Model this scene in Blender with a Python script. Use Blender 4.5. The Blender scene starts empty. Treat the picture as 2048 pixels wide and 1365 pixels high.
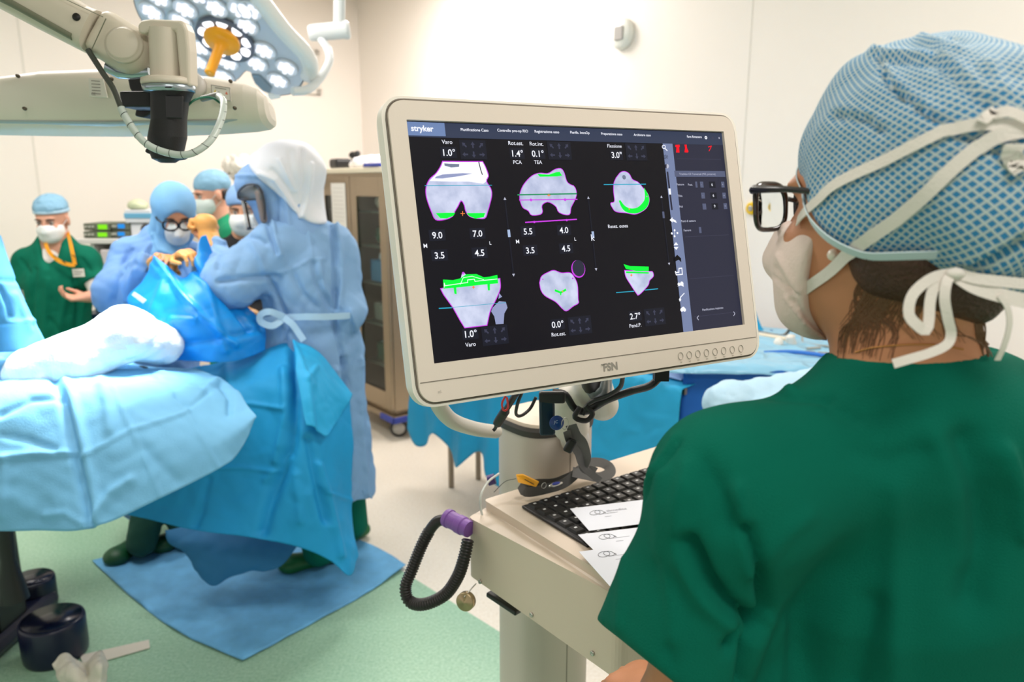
import bpy, math, random
import numpy as np
import openvdb as vdb
from mathutils import Vector, Matrix
from mathutils.bvhtree import BVHTree
random.seed(7)
SC = bpy.context.scene
COL = SC.collection
# ------------------------------------------------------------------ camera
FPX, HY, CH = 1500.0, 365.0, 1.70
PITCH = math.atan((682.5 - HY) / FPX)
CF = np.array([0, math.cos(PITCH), -math.sin(PITCH)])
CU = np.array([0, math.sin(PITCH), math.cos(PITCH)])
CR = np.array([1.0, 0, 0])
CO = np.array([0, 0, CH])
cam_data = bpy.data.cameras.new('camera')
cam = bpy.data.objects.new('camera', cam_data)
COL.objects.link(cam)
cam.location = (0, 0, CH)
cam.rotation_euler = (math.pi / 2 - PITCH, 0, 0)
cam_data.sensor_width = 36
cam_data.lens = FPX / 2048 * 36
cam_data.clip_start = 0.05
cam_data.dof.use_dof = True
cam_data.dof.focus_distance = 1.08
cam_data.dof.aperture_fstop = 4.8
SC.camera = cam
# ------------------------------------------------------------------ light
SC.view_settings.view_transform = 'Standard'
SC.view_settings.look = 'None'
SC.view_settings.gamma = 1
SC.view_settings.use_curve_mapping = False
SC.view_settings.exposure = 0.22
world = bpy.data.worlds.new('world')
SC.world = world
world.use_nodes = True
world.node_tree.nodes['Background'].inputs[0].default_value = (1.0, 0.945, 0.915, 1)
world.node_tree.nodes['Background'].inputs[1].default_value = 0.66
def area(name, loc, target, size, power, color=(1, 1, 1), sy=None):
    l = bpy.data.lights.new(name, 'AREA')
    l.energy = power; l.size = size; l.color = color
    if sy: l.shape = 'RECTANGLE'; l.size_y = sy
    o = bpy.data.objects.new(name, l); COL.objects.link(o)
    o.location = loc
    o.rotation_euler = (Vector(target) - Vector(loc)).to_track_quat('-Z', 'Y').to_euler()
    return o
CEIL = 3.28
for i, (x, y, p) in enumerate(((-1.7, 2.4, 40), (1.2, 1.4, 34), (-0.6, 4.9, 56), (0.3, -0.6, 26), (-2.6, 3.4, 22))):  # last lamp is a fill added to brighten the left wall
    area('ceiling_and_fill_light', (x, y, CEIL - 0.06), (x, y, 0), 1.2, p, (1, 0.945, 0.915), 0.6)
sp = bpy.data.lights.new('surgical_beam', 'SPOT')
sp.energy = 480; sp.spot_size = math.radians(33); sp.spot_blend = 0.7; sp.shadow_soft_size = 0.22; sp.color = (0.95, 0.98, 1.0)
spo = bpy.data.objects.new('surgical_beam', sp); COL.objects.link(spo)
# ------------------------------------------------------------------ pixel <-> world
def ray(px, py):
    return CF + CR * (px - 1024) / FPX + CU * (682.5 - py) / FPX
def P(px, py, y):
    d = ray(px, py); return CO + d * (y / d[1])
def PZ(px, py, z):
    d = ray(px, py); return CO + d * ((z - CH) / d[2])
def PP(px, py, o, n):
    d = ray(px, py); n = np.asarray(n, float); return CO + d * (((np.asarray(o) - CO) @ n) / (d @ n))
def proj(V):
    D = V - CO
    z = D @ CF
    return 1024 + FPX * (D @ CR) / z, 682.5 - FPX * (D @ CU) / z, z
def nrm(v):
    v = np.asarray(v, float); return v / max(1e-9, np.linalg.norm(v))
# ------------------------------------------------------------------ materials
def lin(c):
    return tuple(((x / 255) / 12.92 if x / 255 <= 0.04045 else ((x / 255 + 0.055) / 1.055) ** 2.4) for x in c)
MATS = {}
def mat(name, rgb, rough=0.5, metal=0.0, bump=0.0, bscale=60.0, var=0.0, vscale=8.0, emit=0.0, trans=0.0, spec=None, coat=0.0, alpha=None, crump=0.0, cscale=7.0, ior=None):
    if name in MATS: return MATS[name]
    m = bpy.data.materials.new(name); m.use_nodes = True
    nt = m.node_tree; b = nt.nodes['Principled BSDF']
    c = lin(rgb) + (1,)
    b.inputs['Base Color'].default_value = c
    b.inputs['Roughness'].default_value = rough
    b.inputs['Metallic'].default_value = metal
    if spec is not None: b.inputs['Specular IOR Level'].default_value = spec
    if coat: b.inputs['Coat Weight'].default_value = coat
    if trans: b.inputs['Transmission Weight'].default_value = trans
    if alpha is not None: b.inputs['Alpha'].default_value = alpha
    if emit:
        b.inputs['Emission Color'].default_value = c; b.inputs['Emission Strength'].default_value = emit
    if ior: b.inputs['IOR'].default_value = ior
    if bump or var or crump:
        tc = nt.nodes.new('ShaderNodeTexCoord')
    if bump:
        n = nt.nodes.new('ShaderNodeTexNoise'); n.inputs['Scale'].default_value = bscale; n.inputs['Detail'].default_value = 4
        nt.links.new(tc.outputs['Object'], n.inputs['Vector'])
        bp = nt.nodes.new('ShaderNodeBump'); bp.inputs['Strength'].default_value = bump; bp.inputs['Distance'].default_value = 0.01
        nt.links.new(n.outputs['Fac'], bp.inputs['Height']); nt.links.new(bp.outputs['Normal'], b.inputs['Normal'])
    if crump:   # stiff creases of non-woven cloth
        n = nt.nodes.new('ShaderNodeTexNoise'); n.inputs['Scale'].default_value = cscale; n.inputs['Detail'].default_value = 5; n.inputs['Distortion'].default_value = 0.8
        n.noise_type = 'RIDGED_MULTIFRACTAL'; n.inputs['Roughness'].default_value = 0.45
        nt.links.new(tc.outputs['Object'], n.inputs['Vector'])
        b2 = nt.nodes.new('ShaderNodeBump'); b2.inputs['Strength'].default_value = crump; b2.inputs['Distance'].default_value = 0.035
        nt.links.new(n.outputs['Fac'], b2.inputs['Height'])
        if bump: nt.links.new(bp.outputs['Normal'], b2.inputs['Normal'])
        nt.links.new(b2.outputs['Normal'], b.inputs['Normal'])
    if var:
        n = nt.nodes.new('ShaderNodeTexNoise'); n.inputs['Scale'].default_value = vscale; n.inputs['Detail'].default_value = 5
        nt.links.new(tc.outputs['Object'], n.inputs['Vector'])
        r = nt.nodes.new('ShaderNodeValToRGB')
        r.color_ramp.elements[0].position = 0.3; r.color_ramp.elements[1].position = 0.7
        r.color_ramp.elements[0].color = tuple(x * (1 - var) for x in c[:3]) + (1,)
        r.color_ramp.elements[1].color = tuple(min(1, x * (1 + var)) for x in c[:3]) + (1,)
        nt.links.new(n.outputs['Fac'], r.inputs['Fac']); nt.links.new(r.outputs['Color'], b.inputs['Base Color'])
    MATS[name] = m
    return m
def emat(name, rgb, s=1.0):
    if name in MATS: return MATS[name]
    m = bpy.data.materials.new(name); m.use_nodes = True; nt = m.node_tree
    b = nt.nodes['Principled BSDF']; c = lin(rgb) + (1,)
    b.inputs['Base Color'].default_value = tuple(x * 0.02 for x in c[:3]) + (1,)
    b.inputs['Emission Color'].default_value = c; b.inputs['Emission Strength'].default_value = s
    b.inputs['Roughness'].default_value = 0.35; b.inputs['Specular IOR Level'].default_value = 0.25
    MATS[name] = m; return m
# ------------------------------------------------------------------ objects
WLOC = {}
def _link(o, parent, label=None, cat=None, group=None, kind=None):
    COL.objects.link(o)
    if parent is not None: o.parent = parent
    if label: o['label'] = label
    if cat: o['category'] = cat
    if group: o['group'] = group
    if kind: o['kind'] = kind
def thing(name, loc, label, cat, group=None):
    o = bpy.data.objects.new(name, None); o.empty_display_size = 0.05
    _link(o, None, label, cat, group)
    o.location = tuple(loc); WLOC[o.name] = np.array(loc, float)
    return o
class MB:
    def __init__(s): s.v = []; s.f = []; s.m = []; s.s = []; s.mats = []
    def mi(s, m):
        if m is None: return 0
        if m not in s.mats: s.mats.append(m)
        return s.mats.index(m)
    def add(s, V, F, m=None, smooth=True):
        b = len(s.v); s.v += [tuple(map(float, v)) for v in V]
        k = s.mi(m)
        for f in F: s.f.append(tuple(int(i) + b for i in f)); s.m.append(k); s.s.append(smooth)
        return s
    def box(s, c, size, ax=None, m=None):
        c = np.asarray(c, float); ax = np.eye(3) if ax is None else np.asarray(ax, float)
        V = [c + sum(ax[i] * size[i] * 0.5 * g[i] for i in range(3)) for g in ((-1,-1,-1),(1,-1,-1),(1,1,-1),(-1,1,-1),(-1,-1,1),(1,-1,1),(1,1,1),(-1,1,1))]
        F = [(3,2,1,0),(4,5,6,7),(0,1,5,4),(1,2,6,5),(2,3,7,6),(3,0,4,7)]
        if np.linalg.det(ax) < 0: F = [f[::-1] for f in F]
        return s.add(V, F, m, False)
    def tube(s, path, r, n=10, m=None, caps=True, flat=None):
        path = [np.asarray(p, float) for p in path]; k = len(path)
        rr = r if hasattr(r, '__len__') else [r] * k
        T = [nrm(path[min(i + 1, k - 1)] - path[max(i - 1, 0)]) for i in range(k)]
        a = np.array([0, 0, 1.0]) if abs(T[0][2]) < 0.9 else np.array([1.0, 0, 0])
        u = nrm(np.cross(T[0], a)); V = []; F = []
        for i in range(k):
            u = nrm(u - T[i] * (u @ T[i])); w = np.cross(T[i], u)
            for j in range(n):
                t = 2 * math.pi * j / n
                V.append(path[i] + (u * math.cos(t) + w * math.sin(t)) * rr[i])
        for i in range(k - 1):
            for j in range(n):
                F.append((i * n + j, i * n + (j + 1) % n, (i + 1) * n + (j + 1) % n, (i + 1) * n + j))
        s.add(V, F, m, True)
        if caps:
            s.add(V[:n], [tuple(range(n))[::-1]], m, False); s.add(V[-n:], [tuple(range(n))], m, False)
        return s
    def cyl(s, a, b, ra, rb=None, n=24, m=None): return s.tube([a, b], [ra, ra if rb is None else rb], n, m)
    def lathe(s, prof, o, ax, n=28, m=None, sharp=False):
        ax = nrm(ax); a = np.array([0, 0, 1.0]) if abs(ax[2]) < 0.9 else np.array([1.0, 0, 0])
        u = nrm(np.cross(ax, a)); w = np.cross(ax, u); o = np.asarray(o, float); V = []; F = []
        for r, h in prof:
            for j in range(n):
                t = 2 * math.pi * j / n; V.append(o + ax * h + (u * math.cos(t) + w * math.sin(t)) * max(r, 1e-5))
        for i in range(len(prof) - 1):
            for j in range(n): F.append((i * n + j, i * n + (j + 1) % n, (i + 1) * n + (j + 1) % n, (i + 1) * n + j))
        F.append(tuple(range(n))[::-1]); F.append(tuple(range((len(prof) - 1) * n, len(prof) * n)))
        return s.add(V, F, m, not sharp)
    def prism(s, poly, ext, m=None, smooth=False):
        poly = [np.asarray(p, float) for p in poly]; ext = np.asarray(ext, float); n = len(poly)
        V = poly + [p + ext for p in poly]
        F = [tuple(range(n))[::-1], tuple(range(n, 2 * n))] + [(i, (i + 1) % n, n + (i + 1) % n, n + i) for i in range(n)]
        return s.add(V, F, m, smooth)
    def face(s, poly, m=None): return s.add(poly, [tuple(range(len(poly)))], m, False)
    def ribbon(s, path, w, nrmls, th=0.0012, m=None):
        path = [np.asarray(p, float) for p in path]; k = len(path); V = []; F = []
        ww = w if hasattr(w, '__len__') else [w] * k
        for i in range(k):
            t = nrm(path[min(i + 1, k - 1)] - path[max(i - 1, 0)])
            n = nrm(nrmls[i] if hasattr(nrmls[0], '__len__') else nrmls); a = nrm(np.cross(t, n)); n2 = np.cross(a, t)
            V += [path[i] + a * ww[i] / 2 + n2 * th, path[i] - a * ww[i] / 2 + n2 * th, path[i] - a * ww[i] / 2, path[i] + a * ww[i] / 2]
        for j in range(4):
            W = []; 
            for i in range(k): W += [V[i * 4 + j], V[i * 4 + (j + 1) % 4]]
            s.add(W, [(2 * i, 2 * i + 1, 2 * i + 3, 2 * i + 2) for i in range(k - 1)], m, True)
        return s.add(V, [(0, 1, 2, 3), tuple(range(4 * k - 4, 4 * k))[::-1]], m, False)
    def sphere(s, c, r, m=None, n=16, R=None):
        r = np.array([r] * 3 if not hasattr(r, '__len__') else r, float); V = []; F = []; h = n // 2
        R = np.eye(3) if R is None else np.asarray(R)
        for i in range(h + 1):
            for j in range(n):
                a = math.pi * i / h; t = 2 * math.pi * j / n
                d = np.array([math.sin(a) * math.cos(t), math.sin(a) * math.sin(t), math.cos(a)]) * r
                V.append(np.asarray(c) + d @ R)
        for i in range(h):
            for j in range(n): F.append((i * n + j, (i + 1) * n + j, (i + 1) * n + (j + 1) % n, i * n + (j + 1) % n))
        return s.add(V, F, m, True)
    def obj(s, name, m=None, parent=None, label=None, cat=None, group=None, kind=None, bevel=0, seg=2, origin=None, subsurf=0, solid=0):
        me = bpy.data.meshes.new(name)
        off = np.zeros(3)
        if parent is not None: off = WLOC[parent.name]
        V = np.array(s.v)
        if parent is None:
            if origin is None: origin = ((V[:, 0].min() + V[:, 0].max()) / 2, (V[:, 1].min() + V[:, 1].max()) / 2, V[:, 2].min())
            off = np.array(origin, float)
        me.from_pydata((V - off).tolist(), [], s.f)
        ms = s.mats if s.mats else []
        if m is not None and not ms: ms = [m]
        for x in ms: me.materials.append(x)
        if len(ms) > 1: me.polygons.foreach_set('material_index', s.m)
        me.polygons.foreach_set('use_smooth', s.s)
        me.validate(); me.update()
        o = bpy.data.objects.new(name, me)
        _link(o, parent, label, cat, group, kind)
        if parent is None: o.location = tuple(off)
        WLOC[o.name] = off.copy()
        if bevel:
            b = o.modifiers.new('bevel', 'BEVEL'); b.width = bevel; b.segments = seg; b.limit_method = 'ANGLE'; b.angle_limit = 0.6
            b.harden_normals = False
        if solid:
            b = o.modifiers.new('thickness', 'SOLIDIFY'); b.thickness = solid; b.offset = -1
        if subsurf:
            b = o.modifiers.new('smooth', 'SUBSURF'); b.levels = subsurf; b.render_levels = subsurf
        return o
def part(name, mb, m, parent, **k): return mb.obj(name, m, parent, **k)
# rounded rectangle outline in a plane
def rrect(c, ux, uy, w, h, r, n=6):
    out = []
    for sx, sy, a0 in ((1, 1, 0), (-1, 1, 90), (-1, -1, 180), (1, -1, 270)):
        for i in range(n + 1):
            a = math.radians(a0 + 90 * i / n)
            out.append(np.asarray(c) + ux * (sx * (w / 2 - r) + r * math.cos(a)) + uy * (sy * (h / 2 - r) + r * math.sin(a)))
    return out
def cr(pts, n):  # catmull-rom resample by arc length
    pts = np.asarray(pts, float)
    if len(pts) == 2:
        t = np.linspace(0, 1, n)[:, None]; return pts[0] * (1 - t) + pts[1] * t
    Q = np.vstack([2 * pts[0] - pts[1], pts, 2 * pts[-1] - pts[-2]]); out = []
    for i in range(1, len(Q) - 2):
        t = np.linspace(0, 1, 24, endpoint=False)[:, None]
        a, b, c, d = Q[i - 1], Q[i], Q[i + 1], Q[i + 2]
        out.append(0.5 * ((2 * b) + (-a + c) * t + (2 * a - 5 * b + 4 * c - d) * t ** 2 + (-a + 3 * b - 3 * c + d) * t ** 3))
    out.append(pts[-1:]); out = np.vstack(out)
    s = np.concatenate([[0], np.cumsum(np.linalg.norm(np.diff(out, axis=0), axis=1))])
    q = np.linspace(0, s[-1], n)
    return np.stack([np.interp(q, s, out[:, k]) for k in range(out.shape[1])], 1)
def segdist(X, Y, path):
    best = np.full(X.shape, 1e9)
    for (ax, ay), (bx, by) in zip(path[:-1], path[1:]):
        dx, dy = bx - ax, by - ay
        t = np.clip(((X - ax) * dx + (Y - ay) * dy) / (dx * dx + dy * dy + 1e-9), 0, 1)
        best = np.minimum(best, np.hypot(X - ax - t * dx, Y - ay - t * dy))
    return best
def vnorm(V, F):
    F = np.asarray(F); a = V[F[:, 2]] - V[F[:, 0]]; b = V[F[:, 3]] - V[F[:, 1]]
    n = np.cross(a, b); N = np.zeros_like(V)
    for k in range(4): np.add.at(N, F[:, k], n)
    return N / np.maximum(1e-12, np.linalg.norm(N, axis=1))[:, None]
def crease(V, N, lst):
    """cloth folds: each (pixel path, width px, height m)"""
    px, py, z = proj(V)
    facing = np.clip(-((V - CO) * N).sum(1) / z * 4, 0, 1)
    D = np.zeros(len(V))
    for path, w, a in lst:
        d = segdist(px, py, path)
        D += a * np.exp(-(d / w) ** 2)
    return V + N * (D * facing)[:, None]
def crinkle(Pn, scale, seed, n=7):
    rng = np.random.RandomState(seed); out = np.zeros(len(Pn))
    for i in range(n):
        k = rng.normal(size=3); k /= np.linalg.norm(k); k *= scale * (0.6 + 1.2 * rng.rand())
        k2 = rng.normal(size=3) * scale * 0.45
        out += (np.abs(np.sin(Pn @ k + rng.rand() * 6 + 1.6 * np.sin(Pn @ k2 + rng.rand() * 6))) - 0.6) / (1 + 0.25 * i)
    return out / 3
def sheet(name, rows, m, n=90, k=90, folds=(), amp=0.0, sc=9, seed=1, parent=None, th=0.0015, flip=False, soft=0.0, **kw):
    G = np.array([cr(np.array([P(*q) if len(q) == 3 else np.array(q[1:]) for q in r]), k) for r in rows])
    G = np.stack([cr(G[:, j], n) for j in range(k)], 1)
    V = G.reshape(-1, 3)
    F = [(i * k + j, i * k + j + 1, (i + 1) * k + j + 1, (i + 1) * k + j) for i in range(n - 1) for j in range(k - 1)]
    if flip: F = [f[::-1] for f in F]
    N = vnorm(V, F)
    if ((V - CO) * N).sum() > 0: F = [f[::-1] for f in F]; N = -N
    if amp: V = V + N * ((crinkle(V, sc, seed) + (.45 * crinkle(V, sc * 2.6, seed + 50) if amp >= .004 else 0)) * amp * 1.25)[:, None]
    if soft: V = V + N * (crinkle(V, sc * 0.35, seed + 5, 4) * soft)[:, None]
    if folds: V = crease(V, vnorm(V, F), folds)
    mb = MB(); mb.add(V, F, None, True)
    return mb.obj(name, m, parent, solid=th, **kw)
# ------------------------------------------------------------------ signed distance modelling
class SDF:
    def __init__(s): s.p = []
    def cone(s, a, b, ra, rb=None, k=0.02, flat=None, neg=False):
        rb = ra if rb is None else rb; a = np.asarray(a, float); b = np.asarray(b, float); R = max(ra, rb)
        def f(X):
            Q = X - a; ab = b - a
            if flat is not None:
                n, q = flat; n = nrm(n); Q = Q + n * ((Q @ n) * (1 / q - 1))[..., None]; ab = ab + n * ((ab @ n) * (1 / q - 1))
            t = np.clip((Q @ ab) / (ab @ ab + 1e-12), 0, 1)
            d = np.linalg.norm(Q - t[..., None] * ab, axis=-1) - (ra + t * (rb - ra))
            return d * (min(1, flat[1]) if flat is not None else 1)
        q = max(1, flat[1]) if flat is not None else 1
        s.p.append((f, np.minimum(a, b) - R * q, np.maximum(a, b) + R * q, k, neg)); return s
    def ell(s, c, r, R=None, k=0.02, neg=False):
        c = np.asarray(c, float); r = np.asarray(r, float) * np.ones(3); R = np.eye(3) if R is None else np.asarray(R, float)
        def f(X):
            Q = (X - c) @ R.T
            k0 = np.linalg.norm(Q / r, axis=-1); k1 = np.linalg.norm(Q / (r * r), axis=-1)
            return k0 * (k0 - 1) / np.maximum(k1, 1e-6)
        e = max(r); s.p.append((f, c - e, c + e, k, neg)); return s
    def cut(s, o, n, c=None, rad=None, k=0.004):
        o = np.asarray(o, float); n = nrm(n); c = o if c is None else np.asarray(c, float)
        rad = 9 if rad is None else rad
        def f(X):
            d = -((X - o) @ n)
            if rad < 9: d = np.maximum(d, np.linalg.norm(X - c, axis=-1) - rad)
            return d
        s.p.append((f, c - rad, c + rad, k, True)); return s
    def eval(s, vox):
        pos = [p for p in s.p if not p[4]]
        lo = np.min([p[1] for p in pos], 0) - 4 * vox; hi = np.max([p[2] for p in pos], 0) + 4 * vox
        n = np.ceil((hi - lo) / vox).astype(int) + 1
        D = np.full(n, 0.5, np.float32)
        for f, a, b, k, neg in s.p:
            m = k + 3 * vox
            i0 = np.clip(np.floor((a - m - lo) / vox).astype(int), 0, n); i1 = np.clip(np.ceil((b + m - lo) / vox).astype(int) + 1, 0, n)
            if (i1 <= i0).any(): continue
            ax = [lo[q] + vox * np.arange(i0[q], i1[q]) for q in range(3)]
            X = np.stack(np.meshgrid(*ax, indexing='ij'), -1).astype(np.float32)
            d = f(X).astype(np.float32); sl = tuple(slice(i0[q], i1[q]) for q in range(3)); E = D[sl]
            if neg: d = -d; h = np.clip(0.5 - 0.5 * (E - d) / k, 0, 1); D[sl] = E * (1 - h) + d * h + k * h * (1 - h)
            else: h = np.clip(0.5 + 0.5 * (E - d) / k, 0, 1); D[sl] = E * (1 - h) + d * h - k * h * (1 - h)
        return D, lo
    def mesh(s, vox, smooth=1):
        D, lo = s.eval(vox)
        g = vdb.FloatGrid(0.5); g.copyFromArray(D)
        v, t, q = g.convertToPolygons(0.0)
        V = v.astype(float) * vox + lo
        F = [tuple(f) for f in q[:, ::-1].tolist()]
        F4 = np.array([f for f in F] + [tuple(f) + (f[-1],) for f in t[:, ::-1].tolist()]) if len(t) else np.array(F)
        N = vnorm(V, F4)
        # orient outwards using the field gradient
        idx = np.clip(np.round((V + N * vox * 1.5 - lo) / vox).astype(int), 0, np.array(D.shape) - 1)
        if np.mean(D[idx[:, 0], idx[:, 1], idx[:, 2]] > 0) < 0.5: F4 = F4[:, ::-1]
        E = np.vstack([F4[:, [0, 1]], F4[:, [1, 2]], F4[:, [2, 3]], F4[:, [3, 0]]]); E = E[E[:, 0] != E[:, 1]]
        for _ in range(smooth):
            S = np.zeros_like(V); C = np.zeros(len(V))
            np.add.at(S, E[:, 0], V[E[:, 1]]); np.add.at(C, E[:, 0], 1); np.add.at(S, E[:, 1], V[E[:, 0]]); np.add.at(C, E[:, 1], 1)
            V = V * 0.5 + 0.5 * S / np.maximum(C, 1)[:, None]
        return V, F4
def sdfobj(name, s, m, parent, vox=0.006, smooth=2, folds=(), amp=0.0, sc=20, seed=1, post=None, **kw):
    V, F = s.mesh(vox, smooth)
    N = vnorm(V, F)
    if amp: V = V + N * ((crinkle(V, sc, seed) + (.4 * crinkle(V, sc * 2.6, seed + 50) if amp >= .005 else 0)) * amp * (1.5 if amp >= .005 else 1))[:, None]
    if folds: V = crease(V, vnorm(V, F), folds)
    if post: V = post(V, vnorm(V, F))
    fl = [tuple(dict.fromkeys(f)) for f in F.tolist()]
    mb = MB(); mb.v = V.tolist(); mb.f = fl; mb.m = [0] * len(fl); mb.s = [True] * len(fl)
    o = mb.obj(name, m, parent, **kw); o['_'] = 0; del o['_']
    return o, V, F
def bvh(V, F): return BVHTree.FromPolygons([Vector(v) for v in V], [tuple(dict.fromkeys(f)) for f in np.asarray(F).tolist()])
def on(tree, px, py, off=0.002, y=None):
    d = Vector(ray(px, py)).normalized(); h = tree.ray_cast(Vector(CO), d)
    if h[0] is None: return P(px, py, y if y else 0.7), -np.array(d)
    n = h[1] if h[1].dot(d) < 0 else -h[1]
    return np.array(h[0] + n * off), np.array(n)
# text -> flat mesh polygons
_TX = {}
def text(mb, body, o, ux, uy, size, m, align='LEFT', bold=0.0, lift=0.0):
    """o = world point of the anchor on the base line, size = letter height in metres"""
    c = bpy.data.curves.new('txt', 'FONT'); c.body = body; c.align_x = align; c.size = 1.0; c.offset = bold; c.resolution_u = 3
    t = bpy.data.objects.new('txt', c); COL.objects.link(t)
    dg = bpy.context.evaluated_depsgraph_get(); me = bpy.data.meshes.new_from_object(t.evaluated_get(dg))
    o = np.asarray(o); nz = np.cross(ux, uy); k = size / 0.70
    V = [o + ux * v.co.x * k + uy * v.co.y * k + nz * lift for v in me.vertices]
    F = [tuple(p.vertices) for p in me.polygons]
    if V: mb.add(V, F, m, False)
    bpy.data.objects.remove(t); bpy.data.curves.remove(c); bpy.data.meshes.remove(me)
# ------------------------------------------------------------------ room
UA = np.array([0.62, -0.785, 0.0]); UA /= np.linalg.norm(UA)       # along the right wall, towards the camera
WA = np.array([-UA[1] * -1, -UA[0], 0.0]); WA = np.array([-0.785, -0.62, 0.0]); WA /= np.linalg.norm(WA)   # along the left wall
ZA = np.array([0, 0, 1.0])
CORNER = np.array([(735 - 1024) / FPX * 7.0 - 0.0, 7.0, 0.0])
wall_m = mat('wall_panel', (248, 240, 231), 0.45, bump=0.02, bscale=300)
ceil_m = mat('ceiling_paint', (226, 216, 202), 0.8)
trim_m = mat('trim_white', (232, 226, 216), 0.5)
def floor_material():
    m = bpy.data.materials.new('linoleum'); m.use_nodes = True; nt = m.node_tree; b = nt.nodes['Principled BSDF']
    geo = nt.nodes.new('ShaderNodeNewGeometry')
    a = PZ(800, 1140, 0); c = PZ(1000, 1265, 0); d = nrm(c - a); n = np.array([-d[1], d[0], 0])
    if (PZ(1000, 1000, 0) - a) @ n < 0: n = -n
    dot = nt.nodes.new('ShaderNodeVectorMath'); dot.operation = 'DOT_PRODUCT'; dot.inputs[1].default_value = tuple(n)
    nt.links.new(geo.outputs['Position'], dot.inputs[0])
    cmp = nt.nodes.new('ShaderNodeMath'); cmp.operation = 'GREATER_THAN'; cmp.inputs[1].default_value = float(a @ n)
    nt.links.new(dot.outputs['Value'], cmp.inputs[0])
    def speck(base, dark, light):
        no = nt.nodes.new('ShaderNodeTexNoise'); no.inputs['Scale'].default_value = 90; no.inputs['Detail'].default_value = 3
        nt.links.new(geo.outputs['Position'], no.inputs['Vector'])
        r = nt.nodes.new('ShaderNodeValToRGB'); e = r.color_ramp.elements
        e[0].position = 0.3; e[0].color = lin(dark) + (1,); e[1].position = 0.72; e[1].color = lin(light) + (1,)
        x = e.new(0.5); x.color = lin(base) + (1,)
        nt.links.new(no.outputs['Fac'], r.inputs['Fac']); return r.outputs['Color']
    mx = nt.nodes.new('ShaderNodeMix'); mx.data_type = 'RGBA'
    nt.links.new(cmp.outputs[0], mx.inputs['Factor'])
    nt.links.new(speck((158, 196, 168), (142, 184, 154), (174, 208, 182)), mx.inputs[6])
    nt.links.new(speck((238, 228, 212), (230, 219, 202), (243, 235, 222)), mx.inputs[7])
    # reddish smears
    st = nt.nodes.new('ShaderNodeTexNoise'); st.inputs['Scale'].default_value = 3.1; st.inputs['Detail'].default_value = 6; st.inputs['Roughness'].default_value = 0.7
    nt.links.new(geo.outputs['Position'], st.inputs['Vector'])
    rr = nt.nodes.new('ShaderNodeMapRange'); rr.inputs[1].default_value = 0.70; rr.inputs[2].default_value = 0.76; rr.inputs[4].default_value = 0.45
    nt.links.new(st.outputs['Fac'], rr.inputs[0])
    mx2 = nt.nodes.new('ShaderNodeMix'); mx2.data_type = 'RGBA'; nt.links.new(rr.outputs[0], mx2.inputs['Factor'])
    nt.links.new(mx.outputs[2], mx2.inputs[6]); mx2.inputs[7].default_value = lin((150, 105, 95)) + (1,)
    nt.links.new(mx2.outputs[2], b.inputs['Base Color'])
    b.inputs['Roughness'].default_value = 0.33
    return m
MB().box((0.5, 2.0, -0.05), (14, 16, 0.1)).obj('floor', floor_material(), kind='structure')
MB().box((0.5, 2.0, CEIL + 0.05), (14, 16, 0.1)).obj('ceiling', ceil_m, kind='structure')
WN = np.array([0.785, -0.62, 0]); WN = nrm(UA * 1.0)                # normal of the left wall, into the room
MB().box(CORNER + WA * 3.5 - UA * 0.06 + ZA * CEIL / 2, (7.0, 0.12, CEIL), (WA, UA, ZA)).obj('wall_left', wall_m, kind='structure')
MB().box(CORNER + UA * 5 - WA * 0.06 + ZA * CEIL / 2, (10, 0.12, CEIL), (UA, WA, ZA)).obj('wall_right', wall_m, kind='structure')
def onleft(px, py):  return PP(px, py, CORNER, UA)
def onright(px, py): return PP(px, py, CORNER, WA)
for i, px in enumerate((43,)):
    q = onleft(px, 100); MB().box((q[0], q[1], CEIL / 2), (0.012, 0.006, CEIL), (WA, UA, ZA)).obj('trim_%d' % (i + 1), trim_m, kind='structure')
for i, px in enumerate((1088, 1500)):
    q = onright(px, 100); MB().box((q[0], q[1], CEIL / 2), (0.006, 0.003, CEIL), (UA, WA, ZA)).obj('trim_%d' % (i + 2), trim_m, kind='structure')
# framed vent panel on the left wall
a = onleft(585, 95); b = onleft(640, 190); mid = (a + b) / 2; wv = np.linalg.norm((b - a)[:2]); hv = abs(a[2] - b[2])
vent = thing('wall_vent', mid, 'pale framed wall panel high up behind the surgical lamp', 'vent')
m_ = MB()
for sx, sy, w_, h_ in ((-1, 0, .05, hv), (1, 0, .05, hv), (0, 1, wv, .05), (0, -1, wv, .05)):
    m_.box(mid + WA * sx * (wv / 2 - .025) + ZA * sy * (hv / 2 - .025) + UA * .02, (w_, .03, h_), (WA, UA, ZA))
part('frame', m_, trim_m, vent, bevel=.004)
m_ = MB(); m_.box(mid + UA * .006, (wv - .08, .01, hv - .08), (WA, UA, ZA)); part('backing', m_, mat('vent_beige', (205, 195, 180), .7), vent)
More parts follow.
